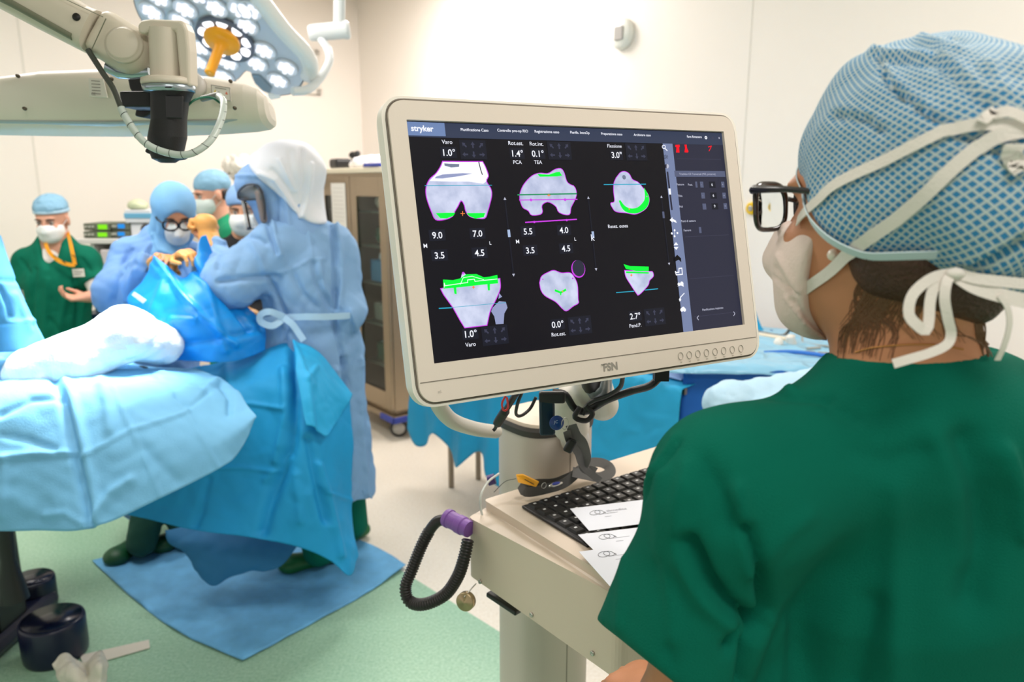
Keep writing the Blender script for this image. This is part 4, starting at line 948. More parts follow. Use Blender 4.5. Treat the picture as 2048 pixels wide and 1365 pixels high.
m_ = MB(); a, b = q[1] * .7 + q[4] * .3, q[3] * .7 + q[2] * .3; m_.ribbon([a * .8 + b * .2 - (0, .001, 0), b * .8 + a * .2 - (0, .001, 0)], .0014, (0, -1, 0), .0003); part('mark', m_, mat('print_dark', (52, 50, 56), .7), kf_)
m_ = MB(); m_.tube(cr([P(1032, 958, 1.44), P(1010, 964, 1.46), P(988, 985, 1.47)], 16), .0007, 5); part('wire', m_, dgrey, kf_)
m_ = MB(); c = P(1112, 970, 1.43); m_.sphere(c, (.019, .006, .005), None, 18, R=np.array([ke, np.cross(ZA, ke), ZA])); part('pendant', m_, mat('steel', (190, 188, 182), .3, 1), kf_)
m_ = MB(); m_.sphere(c + ZA * .003 + (0, -.002, 0), (.011, .004, .0035), None, 16, R=np.array([ke, np.cross(ZA, ke), ZA])); part('blue_inlay', m_, mat('inlay_blue', (30, 50, 150), .3), kf_)
m_ = MB(); c2 = P(1088, 972, 1.43); m_.tube([c2 + ke * .006 * math.cos(a) + ZA * .006 * math.sin(a) for a in np.linspace(0, 6.28, 18)], .0009, 6); part('ring', m_, mat('steel', (190, 188, 182), .3, 1), kf_)
# purple knob behind desk
m_ = MB(); m_.cyl(P(976, 962, 1.58), P(990, 958, 1.58), .012); m_.obj('purple_knob', mat('purple_dark', (70, 50, 120), .4), label='dark purple knob peeking out left of the column', cat='knob')
# ------------------------------------------------------------------ navigation camera on its arm (upper left)
armm = mat('camera_arm_shell', (206, 196, 178), .42, bump=.02, bscale=300)
bodym = mat('camera_body_shell', (230, 221, 208), .45)
groovem = mat('arm_groove', (110, 112, 92), .5)
YA = 1.5
nav = thing('navigation_camera', P(330, 180, YA), 'beige swivel arm carrying a long white tracking camera at upper left', 'camera')
WLOC[nav.name] = P(330, 180, YA)
def loft(mb, secs, m=None, caps=True):
    n = len(secs[0])
    for a, b in zip(secs[:-1], secs[1:]): ringface(mb, a, b, m)
    for i in range(len(mb.s)): mb.s[i] = True
    if caps: mb.face(secs[0][::-1], m); mb.face(secs[-1], m)
def slab(px, py, hw, Y, dep, dirn, p_=3.4, n=28):
    """super-ellipse cross-section across an arm at a pixel: half width hw px, half depth dep m"""
    c = P(px, py, Y); k = Y / FPX * 1.0; u = nrm(CR * dirn[0] - CU * dirn[1]); w = CF
    out = []
    for i in range(n):
        t = 2 * math.pi * i / n; x, y = math.cos(t), math.sin(t); r = (abs(x) ** p_ + abs(y) ** p_) ** (-1 / p_)
        out.append(c + u * x * r * hw * k + w * y * r * dep)
    return out
d_ = nrm((0.5, -0.87)); 
m_ = MB(); loft(m_, [slab(-180, -135, 46, YA, .05, (-.5, .87)), slab(80, 8, 42, YA, .05, (-.46, .88)), slab(178, 62, 39, YA, .046, (-.42, .9)), slab(196, 70, 40, YA, .046, (-.42, .9))])
part('upper_arm', m_, armm, nav)
m_ = MB(); loft(m_, [slab(-180, -92, 10, YA, .056, (-.5, .87)), slab(60, 30, 9, YA, .056, (-.46, .88)), slab(172, 92, 8, YA, .05, (-.42, .9))]); part('cable_channel', m_, groovem, nav, label='dark groove along the underside of the arm')
s = SDF(); a = P(205, 72, YA); b = P(262, 104, YA); s.cone(a, b, .040, .042, flat=(CF, 1.0)); s.cone(P(215, 66, YA), P(262, 98, YA), .036, .036); s.cut(P(196, 70, YA), nrm(a - b)); s.cut(P(262, 100, YA) - CF * .036, -CF, k=.006)
sdfobj('elbow', s, armm, nav, .004, 2)
q = P(266, 103, YA) - CF * .036; dn = nrm(-CF + CR * .12)
m_ = MB(); m_.lathe([(.0, .006), (.026, .006), (.029, .004), (.030, .0), (.033, .0), (.034, -.004), (.034, -.02)], q, dn, 40); part('pivot_cap', m_, armm, nav)
m_ = MB(); m_.lathe([(.0, .0), (.0068, .0), (.0068, -.004), (.0, -.004)], P(181, 55, YA) - CF * .0475, -CF, 20); part('screw_hole', m_, mat('hole_black', (18, 14, 12), .5), nav)
m_ = MB(); q1_, q2_ = P(212, 37, YA - .047), P(183, 100, YA - .047); m_.tube([q1_, q2_], .0009, 6); part('joint_line', m_, groovem, nav)
m_ = MB(); q1_, q2_ = P(60, -35, YA - .05), P(206, 34, YA - .047); m_.tube([q1_, q2_], .0007, 6); part('joint_line', m_, groovem, nav)
m_ = MB(); m_.tube([P(215, 132, YA), P(240, 143, YA), P(268, 146, YA), P(300, 144, YA)], [.012, .014, .012, .010], 14); part('metal_sleeve', m_, mat('steel_blue', (170, 182, 190), .25, .9), nav)
# yoke
YY = 1.48
m_ = MB(); m_.tube([P(330, 58, YY), P(334, 160, YY)], .0285, 28); part('spindle', m_, armm, nav)
yk = MB()
def plate(pts, dep, Y, m=None, mb=None): 
    q = [P(x, y, Y - dep / 2) for x, y in pts]; mb.prism(q, (0, dep, 0), m)
plate([(274, 50), (280, 40), (300, 37), (360, 40), (368, 46), (374, 60), (378, 100), (380, 172), (360, 172), (350, 62), (300, 60), (290, 68), (276, 66)], .04, YY, None, yk)
part('yoke', yk, armm, nav, bevel=.006, seg=3)
m_ = MB(); c = P(337, 162, YY); m_.lathe([(.0, .006), (.040, .006), (.0475, .003), (.0485, -.004), (.0475, -.008)], c, ZA, 40, armm); m_.lathe([(.0475, -.009), (.0455, -.02), (.0, -.022)], c, ZA, 40, mat('steel_blue', (170, 182, 190), .25, .9)); part('collar', m_, None, nav)
m_ = MB(); m_.box(P(337, 175, YY - .047), (.012, .002, .002), m=None); part('index_mark', m_, blackp, nav)
# handle
def oval(px, py, rx, ry, Y, n=24, p_=2.6):
    c = P(px, py, Y); out = []
    for i in range(n):
        t = 2 * math.pi * i / n; x, y = math.cos(t), math.sin(t); r = (abs(x) ** p_ + abs(y) ** p_) ** (-1 / p_); out.append(c + np.array([x * r * rx, y * r * ry, 0]))
    return out
m_ = MB(); loft(m_, [oval(345, 184, .038, .03, YY), oval(340, 205, .033, .028, YY), oval(338, 240, .031, .027, YY), oval(335, 275, .034, .03, YY), oval(333, 298, .031, .03, YY), oval(334, 318, .025, .026, YY), oval(336, 326, .012, .014, YY)])
part('grip', m_, mat('grip_black', (17, 17, 18), .5, bump=.1, bscale=400), nav, label='black hand grip')
m_ = MB(); m_.prism([P(x, y, YY - .02) for x, y in ((286, 304), (296, 288), (330, 300), (362, 306), (360, 318), (330, 322))], (0, .04, 0)); part('trigger', m_, mat('grip_black', (17, 17, 18), .5), nav, bevel=.005)
m_ = MB(); m_.prism([P(x, y, YY - .031) for x, y in ((330, 190), (366, 192), (364, 238), (332, 236))], (0, .004, 0)); part('button_panel', m_, mat('panel_black', (34, 34, 36), .35), nav, bevel=.003)
# black camera mount
m_ = MB(); YB = 1.6
m_.prism([P(x, y, YB - .03) for x, y in ((254, 156), (276, 150), (290, 172), (306, 186), (306, 224), (286, 236), (268, 232), (274, 205), (258, 176))], (0, .06, 0))
m_.box(P(300, 205, 1.56), (.06, .12, .03)); part('mount_bracket', m_, mat('grip_black', (17, 17, 18), .5), nav, bevel=.004)
m_ = MB(); m_.tube([P(268, 200, 1.56) + CR * .006 * math.cos(t) + CU * .008 * math.sin(t) for t in np.linspace(0, 6.28, 16)], .0016, 6); part('mount_ring', m_, mat('steel_blue', (170, 182, 190), .25, .9), nav)
# long camera body
YC = 1.72
def bsec(px, yt, yb, dep, p_=3.0, n=36):
    t0, b0 = P(px, yt, YC), P(px, yb, YC); c = (t0 + b0) / 2; h = np.linalg.norm(t0 - b0) / 2; up = nrm(t0 - b0); out = []
    for i in range(n):
        t = 2 * math.pi * i / n; x, y = math.cos(t), math.sin(t); r = (abs(x) ** p_ + abs(y) ** p_) ** (-1 / p_)
        out.append(c + up * y * r * h + CF * (x * r * dep + .02 * (1 - y * r) * .6))
    return out
m_ = MB(); loft(m_, [bsec(-190, 182, 255, .03), bsec(-180, 176, 258, .05), bsec(0, 164, 260, .06), bsec(100, 151, 262, .062), bsec(220, 146, 263, .063), bsec(330, 150, 262, .063), bsec(430, 161, 258, .06), bsec(500, 174, 253, .056), bsec(526, 184, 249, .05), bsec(537, 196, 243, .04), bsec(541, 208, 234, .022)])
part('camera_body', m_, bodym, nav)
m_ = MB(); 
def strip(px): 
    c = P(px, 252, YC) ; return c
secs = [bsec(px, yt, yb, dep)[0:1] for px, yt, yb, dep in ((0, 0, 1, 0),)]
m_ = MB(); loft(m_, [bsec(-170, 244, 254, .03, 2.2), bsec(0, 245, 256, .04, 2.2), bsec(220, 248, 260, .042, 2.2), bsec(430, 246, 256, .04, 2.2), bsec(510, 240, 248, .03, 2.2)]); part('underside', m_, mat('camera_window', (170, 178, 180), .3), nav, label='grey blue underside strip')
for px, py in ((69, 170), (82, 233), (480, 180), (488, 232), (250, 176)):
    m_ = MB(); q = P(px, py, YC) - CF * .063; m_.lathe([(0, .001), (.0028, .001), (.0038, -.002), (.004, -.006)], q + CF * .004, -CF, 14); part('screw', m_, mat('screw_dark', (88, 78, 64), .4, .5), nav)
for pts, nm in ((((210, 176), (238, 178), (246, 214), (212, 212)), 'side_label'), (((446, 190), (482, 196), (483, 221), (448, 216)), 'warning_label')):
    m_ = MB(); q = [P(x, y, YC) - CF * .0645 for x, y in pts]; m_.prism(q, CF * .004, mat('label_white', (226, 222, 212), .5))
    u = nrm(q[1] - q[0]); v = nrm(q[3] - q[0]); w = np.linalg.norm(q[1] - q[0]); h = np.linalg.norm(q[3] - q[0]); pm = mat('label_print', (126, 118, 110), .6)
    for r_ in range(5 if nm[0] == 's' else 1): m_.box(q[0] + u * w * .5 + v * h * (.16 + r_ * .17) - CF * .0008, (w * .6, .0012, .0003), (u, v, CF), pm)
    if nm[0] == 's': text(m_, 'CE', q[0] + u * w * .15 + v * h * .92 - CF * .001, u, -v, h * .14, pm)
    else:
        for a_, b_ in ((0, 1), (1, 2), (2, 3), (3, 0)): m_.tube([q[a_] - CF * .0005, q[b_] - CF * .0005], .0006, 4, pm)
        for fx, c_ in ((.2, (215, 190, 60)), (.8, (220, 120, 90))):
            o_ = q[0] + u * w * fx + v * h * .42 - CF * .0012; m_.add([o_ - u * .003 + v * .003, o_ + u * .003 + v * .003, o_ - v * .003], [(0, 1, 2)], mat('label_mark%d' % c_[1], c_, .5), False)
    part(nm, m_, None, nav)
m_ = MB(); q = P(408, 190, YC) - CF * .060; m_.lathe([(0, .008), (.018, .008), (.026, .004), (.028, -.008)], q, -CF, 30, mat('boss_grey', (196, 190, 182), .4)); part('round_boss', m_, None, nav)
# cable
pc = cr([P(*p) for p in ((176, 100, 1.47), (205, 145, 1.46), (228, 180, 1.45), (250, 232, 1.43), (288, 284, 1.42), (335, 306, 1.42), (380, 308, 1.42), (420, 282, 1.44), (442, 240, 1.48), (447, 205, 1.52), (438, 192, 1.56))], 200)
nd = 52
m_ = MB(); m_.tube(pc[:nd + 2], .0052, 12); part('cable_sleeve', m_, mat('cable_dark', (62, 66, 58), .5), nav, label='dark upper end of the cable')
m_ = MB(); m_.tube(pc[nd:], .0066, 14); part('spiral_cable', m_, mat('spiral_wrap', (190, 200, 192), .35), nav, label='pale spiral wrapped cable')
m_ = MB()
for k in range(15):
    i = nd + 5 + k * 9
    if i + 4 >= len(pc): break
    t = nrm(pc[i + 1] - pc[i]); a = nrm(np.cross(t, CF)); 
    m_.tube([pc[i] + a * .0066 * math.cos(f) - CF * .0068 * math.sin(f) + t * .004 * (f / math.pi) for f in np.linspace(0, math.pi, 9)], .0007, 5)
part('wrap_edge', m_, mat('cable_dark2', (74, 82, 78), .5), nav)
m_ = MB(); m_.tube(cr([P(*p) for p in ((370, 218, 1.5), (386, 202, 1.5), (405, 195, 1.52), (425, 196, 1.54), (440, 206, 1.55))], 24), .0022, 8); part('green_wire', m_, mat('wire_green', (10, 98, 70), .45), nav, label='green wire')
m_ = MB(); m_.tube([P(404, 198, 1.6), P(438, 189, 1.58)], .006, 10); part('cable_plug', m_, mat('plug_grey', (130, 132, 128), .4), nav)
# ------------------------------------------------------------------ surgical light
LO = P(430, 80, 3.0); LNn = nrm((-.15, -.55, -.82)); LU = nrm(np.cross(LNn, (.25, -.35, -.9))); LV = np.cross(LNn, LU)
lamp = thing('surgical_light', LO, 'large white surgical lamp head with many lenses and an orange handle', 'lamp'); WLOC[lamp.name] = LO
def LP(px, py, h=0): return PP(px, py, LO + LNn * h, LNn)
lm = mat('lamp_shell', (236, 238, 236), .35); lf = mat('lamp_face', (204, 210, 220), .4)
out_ = [(250, -120), (262, -30), (272, 20), (298, 60), (345, 98), (376, 128), (402, 152), (432, 164), (462, 167), (478, 157), (496, 141), (515, 163), (546, 189), (580, 189), (602, 172), (612, 146), (604, 116), (570, 78), (540, 42), (512, -6), (486, -60), (430, -130)]
op = cr([LP(*p) for p in out_ + [out_[0]]], 110)[:-1]
m_ = MB(); cL = op.mean(0)
La_ = [[p for p in op], [cL + (p - cL) * 1.012 - LNn * .012 for p in op], [cL + (p - cL) * 1.0 - LNn * .05 for p in op], [cL + (p - cL) * .8 - LNn * .085 for p in op]]
for a, b in zip(La_[:-1], La_[1:]): ringface(m_, a, b)
m_.s = [True] * len(m_.s); m_.face(La_[-1]); part('housing', m_, lm, lamp)
m_ = MB(); m_.add([cL + LNn * .001] + [cL + (p - cL) * .985 + LNn * .001 for p in op], [(0, i + 1, (i + 1) % len(op) + 1) for i in range(len(op))], lf, False); m_.obj('face_plate', None, lamp)
edge = cr([LP(*p) for p in ((470, -70), (500, -14), (530, 28), (565, 72), (603, 112), (614, 140), (606, 166))], 40)
m_ = MB(); m_.tube([e + LU * 0 + CR * .012 + CU * .012 for e in edge], [.012] + [.032] * 37 + [.02, .008], 14); part('side_rail', m_, lm, lamp)
glow = emat('lens_glow', (240, 244, 252), 1.15); lr = mat('lens_rim', (222, 228, 238), .2)
lens = [(304, 22), (371, 17), (362, 41), (432, 14), (480, 18), (494, 50), (401, 93), (396, 122), (456, 124), (447, 152), (529, 100), (514, 126), (573, 134), (557, 160), (318, -6), (395, -12), (340, -30), (450, -20), (500, 20), (585, 158)]
k0_ = None
for i, (x, y) in enumerate(lens):
    c = LP(x, y, .003); R_ = .043 if i != 19 else .024
    if k0_ is None:
        m_ = MB(); m_.lathe([(R_ * 1.06, -.002), (R_ * 1.06, .007), (R_ * .97, .009), (R_ * .95, .004)], c, LNn, 28, lr); m_.lathe([(R_ * .95, .003), (R_ * .6, .004), (R_ * .2, .005), (0, .005)], c, LNn, 28, glow)
        for j in range(6):
            a = j * math.pi / 3; m_.lathe([(R_ * .22, .0045), (R_ * .2, .012), (0, .014)], c + (LU * math.cos(a) + LV * math.sin(a)) * R_ * .55, LNn, 12, glow)
        k0_ = part('lens', m_, None, lamp); c0_ = c
    elif i == 19: pass
    else:
        o = k0_.copy(); COL.objects.link(o); o.location = Vector(c - c0_)
cr0 = LP(452, 76, .004)
m_ = MB(); Rr = .108; m_.lathe([(Rr * .55, .0), (Rr * .98, .0), (Rr, .004), (Rr, .016), (Rr * .93, .02), (Rr * .86, .008), (Rr * .55, .006)], cr0, LNn, 44); part('centre_ring', m_, mat('ring_slate', (96, 104, 120), .35), lamp, label='dark ring round the handle')
for j in range(9):
    a = j * 2 * math.pi / 9 + .3; m_ = MB(); m_.lathe([(.0, .016), (.018, .015), (.021, .006)], cr0 + (LU * math.cos(a) + LV * math.sin(a)) * Rr * .76, LNn, 16, emat('led_glow', (250, 250, 255), 1.8)); part('led', m_, None, lamp)
orm = mat('handle_orange', (252, 168, 10), .38)
hc = LP(447, 74, .02)
m_ = MB(); m_.lathe([(.0, 0), (.05, .0), (.064, .012), (.066, .02), (.062, .03), (.04, .036), (.024, .045), (.019, .06), (.0175, .16), (.019, .17), (.015, .174), (0, .175)], hc, LNn, 36); part('handle', m_, orm, lamp, label='orange handle')
m_ = MB(); m_.prism([LP(x, y, .01) for x, y in ((500, 150), (520, 152), (545, 178), (540, 190), (524, 184), (508, 168))], -LNn * .05); part('bracket', m_, mat('bracket_slate', (128, 146, 158), .3), lamp, bevel=.01)
m_ = MB(); m_.prism([LP(x, y, .0) for x, y in ((533, 190), (560, 186), (562, 198), (540, 202))], -LNn * .05); part('bracket', m_, lm, lamp, bevel=.008)
lt = mat('lamp_tube', (222, 228, 230), .3)
m_ = MB(); m_.tube([P(681, -300, 3.3), P(680, -100, 3.3), P(678, 62, 3.3)], .024, 18); part('ceiling_tube', m_, lt, lamp)
m_ = MB(); a, b = P(619, 66, 3.28), P(690, 60, 3.3); dd = nrm(b - a); m_.lathe([(.0, -.004), (.026, -.004), (.032, .004), (.034, .03), (.034, np.linalg.norm(b - a) - .01), (.037, np.linalg.norm(b - a)), (.037, np.linalg.norm(b - a) + .012), (.03, np.linalg.norm(b - a) + .02), (0, np.linalg.norm(b - a) + .02)], a, dd, 28); part('joint', m_, lt, lamp)
m_ = MB(); m_.tube(cr([P(*p) for p in ((640, 76, 3.28), (655, 98, 3.26), (659, 120, 3.22), (648, 145, 3.16), (630, 168, 3.1), (612, 180, 3.04), (585, 183, 3.0))], 40), .0165, 16); part('curved_arm', m_, lt, lamp)
spo.location = Vector(LO + LNn * .26)
spo.rotation_euler = (Vector(P(130, 745, 2.5)) - spo.location).to_track_quat('-Z', 'Y').to_euler()
# ------------------------------------------------------------------ operating table, drapes, floor things
tbl = thing('operating_table', (P(60, 800, 2.45)[0], 2.45, 0), 'operating table hidden under the blue drapes, dark base showing at lower left', 'table')
navy = mat('base_navy', (12, 20, 48), .32); blk = mat('base_black', (12, 12, 14), .4)
tz = P(200, 760, 2.45)[2] - .02
xl, xr = P(-160, 760, 2.5)[0], P(255, 780, 2.6)[0]
m_ = MB(); m_.box(((xl + xr) / 2, 2.56, tz - .05), (xr - xl, .46, .08)); part('tabletop', m_, mat('pad_black', (30, 30, 34), .6), tbl, bevel=.02)
m_ = MB(); bx, by = P(-40, 1150, 2.55)[0], 2.55
m_.box((bx, by, .45), (.2, .2, .8)); part('column', m_, blk, tbl, bevel=.03)
m_ = MB(); m_.box((bx - .12, by - .1, .04), (.5, .7, .07)); part('base', m_, navy, tbl, bevel=.03)
m_ = MB(); q = P(16, 1120, 2.35); m_.tube([q + (0, 0, .12), q, P(22, 1165, 2.35), P(30, 1200, 2.35)], [.03, .024, .04, .045], 18); m_.tube([P(-10, 1165, 2.35), P(20, 1170, 2.35)], .035, 14); part('foot_lever', m_, blk, tbl)
# pedal drums in front of it
for px, py, r_, h_, lab in ((70, 1205, .083, .13, 'rear dark navy round pedal drum at lower left'), (112, 1300, .108, .15, 'front dark navy round pedal drum at lower left, nearest the crumpled paper')):
    c = PZ(px, py, 0.02); t = thing('pedal_drum', (c[0], c[1], 0), lab, 'pedal'); c = np.array([c[0], c[1], 0.0])
    m_ = MB(); m_.lathe([(0, 0), (r_ * .94, 0), (r_ * .98, .01), (r_, .04), (r_ * 1.0, h_ - .012), (r_ * .97, h_ - .003), (r_ * .92, h_), (0, h_)], c, ZA, 40); part('drum', m_, navy, t)
    m_ = MB(); m_.lathe([(r_ * .9, h_), (r_ * .9, h_ + .002), (r_ * .1, h_ + .004), (0, h_ + .004)], c, ZA, 40); part('top_pad', m_, mat('pad_navy', (8, 14, 40), .25), t)
# floor mat
md = mat('mat_blue', (104, 174, 220), .7, crump=.5, cscale=4, bump=.25, bscale=120, var=.16, vscale=9)
def F3(px, py, h=.006): q = PZ(px, py, h); return ('w', q[0], q[1], q[2])
rows = [[F3(560, 1030), F3(650, 1058), F3(740, 1088), F3(812, 1130, .02)],
        [F3(430, 1060), F3(560, 1105), F3(650, 1150), F3(735, 1186)],
        [F3(300, 1090), F3(390, 1160), F3(500, 1215), F3(620, 1250)],
        [F3(184, 1122, .012), F3(270, 1200), F3(360, 1266), F3(486, 1321, .012)]]
sheet('floor_mat', rows, md, 60, 60, amp=.006, sc=11, seed=4, th=.002, folds=[([(360, 1180), (470, 1250), (485, 1310)], 6, .006), ([(420, 1130), (560, 1180), (700, 1180)], 5, .004), ([(330, 1110), (290, 1200)], 7, .006)], label='pale blue absorbent sheet lying on the green floor', cat='floor sheet')
# strip and crumpled paper
m_ = MB(); q = [PZ(*p, .004) for p in ((160, 1312), (298, 1281), (300, 1297), (168, 1335))]; m_.prism(q, ZA * .002); m_.obj('paper_strip', mat('paper_beige', (216, 210, 196), .8), label='long white paper strip on the green floor at lower left', cat='paper')
rows = [[(105, 1330, 2.25), (130, 1308, 2.28), (170, 1325, 2.26), (200, 1302, 2.3), (216, 1330, 2.28)], [(112, 1350, 2.22), (145, 1335, 2.2), (175, 1352, 2.22), (200, 1330, 2.2), (214, 1345, 2.26)], [(130, 1378, 2.2), (150, 1372, 2.18), (178, 1385, 2.18), (200, 1372, 2.18), (212, 1380, 2.22)]]
sheet('crumpled_paper', rows, mat('paper_beige', (216, 210, 196), .8), 30, 40, amp=.012, sc=26, seed=6, label='crumpled white paper wrapper beside the round pedals', cat='paper')
# light drape over the table
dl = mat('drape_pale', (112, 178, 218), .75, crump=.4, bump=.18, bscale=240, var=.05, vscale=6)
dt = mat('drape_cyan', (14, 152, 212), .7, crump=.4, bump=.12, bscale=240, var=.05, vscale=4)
dg_ = mat('drape_glossy', (8, 142, 226), .4, crump=.5, bump=.1, bscale=60, var=.06, vscale=4)
def z4(l): return [(x * .5019, 680 + y * .5019) for x, y in l]
fl = [(z4([(180, 60), (250, 240), (300, 460), (330, 600), (365, 740)]), 9, -.020), (z4([(215, 60), (290, 240), (345, 460), (375, 600), (392, 730)]), 10, .012),
      (z4([(320, 470), (520, 360), (740, 290), (830, 220)]), 4, .006), (z4([(440, 180), (520, 350), (580, 480), (640, 630)]), 4, .006), (z4([(610, 130), (740, 280), (870, 510)]), 4, .006),
      (z4([(0, 470), (140, 455), (290, 450)]), 6, .012), (z4([(0, 380), (110, 400), (220, 440)]), 6, -.008), (z4([(370, 720), (440, 610), (520, 560)]), 9, .014), (z4([(0, 300), (120, 240), (240, 230)]), 7, -.012),
      (z4([(700, 230), (760, 270), (830, 215)]), 5, -.010), (z4([(20, 480), (10, 700)]), 8, .008), (z4([(880, 180), (920, 230), (915, 290)]), 7, -.014), (z4([(200, 60), (60, 100), (0, 140)]), 10, -.015), (z4([(400, 160), (430, 260), (440, 360)]), 12, .012),
      (z4([(560, 420), (700, 560)]), 14, -.010), (z4([(180, 700), (260, 690), (330, 730)]), 7, .008), (z4([(640, 130), (800, 210), (860, 160)]), 8, .010)]
rows = [[(-140, 690, 2.86), (60, 688, 2.86), (200, 700, 2.88), (300, 735, 2.86), (391, 738, 2.86)],
        [(-140, 735, 2.55), (80, 742, 2.55), (221, 745, 2.58), (340, 748, 2.68), (440, 757, 2.74)],
        [(-140, 785, 2.32), (100, 785, 2.3), (240, 782, 2.33), (380, 785, 2.46), (475, 782, 2.62)],
        [(-140, 900, 2.2), (110, 890, 2.17), (260, 870, 2.2), (400, 845, 2.33), (496, 812, 2.52)],
        [(-140, 990, 2.14), (130, 985, 2.1), (285, 945, 2.15), (425, 890, 2.28), (512, 832, 2.46)],
        [(-140, 1065, 2.12), (60, 1062, 2.08), (183, 1057, 2.05), (319, 998, 2.13), (437, 938, 2.26), (478, 905, 2.34), (510, 838, 2.46)]]
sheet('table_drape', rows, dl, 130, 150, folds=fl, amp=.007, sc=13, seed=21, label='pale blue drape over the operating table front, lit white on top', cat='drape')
ft = [(z4([(1175, 20), (1190, 200), (1160, 430), (1080, 640), (1050, 760)]), 12, -.03), (z4([(1130, 120), (1140, 300), (1100, 480)]), 8, .015), (z4([(860, 260), (1000, 255), (1130, 275)]), 4, .008), (z4([(880, 510), (960, 510), (1110, 528)]), 4, .008),
      (z4([(830, 560), (800, 680), (780, 740)]), 8, -.012), (z4([(1270, 500), (1310, 640), (1360, 860)]), 7, .02), (z4([(1230, 400), (1260, 560), (1300, 720)]), 9, -.02), (z4([(1300, 610), (1400, 640)]), 4, .008), (z4([(900, 100), (930, 300)]), 9, .01), (z4([(1060, 560), (1150, 480)]), 8, .01), (z4([(1180, 540), (1200, 720)]), 9, .012)]
rows = [[(325, 748, 2.98), (430, 728, 3.0), (510, 706, 3.0), (587, 685, 3.0), (643, 714, 3.0), (700, 788, 3.0)],
        [(325, 810, 2.86), (430, 780, 2.82), (520, 770, 2.8), (590, 765, 2.78), (650, 790, 2.85), (702, 835, 2.95)],
        [(290, 900, 2.76), (420, 890, 2.7), (520, 880, 2.72), (600, 880, 2.68), (655, 890, 2.76), (706, 905, 2.9)],
        [(270, 975, 2.7), (400, 985, 2.66), (510, 985, 2.66), (600, 1000, 2.64), (660, 1010, 2.7), (704, 1040, 2.85)],
        [(244, 1027, 2.68), (391, 1061, 2.62), (497, 1075, 2.6), (600, 1096, 2.62), (660, 1122, 2.66), (700, 1152, 2.68), (716, 1112, 2.8)]]
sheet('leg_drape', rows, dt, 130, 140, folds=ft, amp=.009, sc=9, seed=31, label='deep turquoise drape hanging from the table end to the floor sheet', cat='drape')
rows = [[(584, 686, 2.93), (612, 690, 2.94), (645, 712, 2.95), (678, 752, 2.95), (705, 789, 2.94)],
        [(592, 740, 2.76), (620, 750, 2.78), (648, 768, 2.82), (672, 790, 2.86), (697, 808, 2.9)],
        [(602, 800, 2.68), (622, 806, 2.7), (644, 818, 2.74), (662, 828, 2.78), (680, 834, 2.84)],
        [(610, 852, 2.64), (625, 858, 2.66), (640, 866, 2.68), (654, 872, 2.7), (662, 858, 2.74)]]
sheet('drape_flap', rows, mat('drape_flap', (28, 166, 222), .65, crump=.4, bump=.12, bscale=240), 60, 50, amp=.006, sc=16, seed=33, folds=[(z4([(1170, 20), (1220, 160), (1240, 350)]), 8, .02), (z4([(1220, 160), (1260, 110)]), 5, .008)], label='bright blue corner flap folded over the turquoise drape peak', cat='drape')
rows = [[(330, 1062, 2.9), (400, 1052, 2.95), (500, 1060, 2.95), (610, 1070, 2.95)],
        [(338, 1088, 2.86), (400, 1085, 2.85), (480, 1092, 2.86), (590, 1100, 2.88)],
        [(372, 1110, 2.84), (410, 1128, 2.8), (470, 1120, 2.82), (556, 1136, 2.84)],
        [(390, 1140, 2.82), (425, 1172, 2.78), (455, 1158, 2.8), (500, 1142, 2.83)]]
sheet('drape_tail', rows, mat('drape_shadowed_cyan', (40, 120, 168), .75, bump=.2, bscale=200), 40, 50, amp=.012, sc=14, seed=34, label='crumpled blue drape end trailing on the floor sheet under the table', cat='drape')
fh = [([(313, 517), (352, 575), (400, 630), (470, 690)], 7, .02), ([(380, 531), (410, 560), (438, 580), (500, 660)], 5, -.02), ([(338, 664), (345, 640), (390, 640)], 8, .012), ([(303, 530), (330, 560), (300, 640)], 9, .012), ([(360, 690), (430, 680), (520, 660)], 8, -.01), ([(395, 520), (425, 620), (450, 700)], 9, .015)]
rows = [[(312, 516, 2.98), (335, 532, 2.95), (368, 556, 2.93), (392, 522, 2.95), (400, 478, 3.0), (412, 470, 3.03)],
        [(286, 558, 2.93), (330, 580, 2.86), (382, 596, 2.83), (420, 572, 2.9), (436, 552, 3.0), (442, 545, 3.03)],
        [(254, 603, 2.9), (305, 636, 2.82), (380, 646, 2.8), (440, 622, 2.86), (470, 606, 2.98), (482, 600, 3.03)],
        [(302, 657, 2.88), (340, 676, 2.82), (400, 690, 2.8), (460, 672, 2.84), (500, 655, 2.92), (528, 650, 3.0)],
        [(340, 720, 2.85), (380, 722, 2.82), (420, 725, 2.8), (470, 722, 2.84), (505, 712, 2.9), (530, 700, 2.96)]]
hd = sheet('held_drape', rows, dg_, 100, 100, folds=fh, amp=.006, sc=13, seed=41, label='glossy bright blue drape held up between two gloved hands', cat='drape')
m_ = MB(); q = [P(x, y, 2.86) for x, y in ((268, 584), (295, 602), (288, 609), (263, 590))]; m_.prism(q, (0, .002, 0)); m_.obj('drape_sticker', mat('label_white', (226, 222, 212), .5), label='small white sticker on the held bright blue drape', cat='sticker')
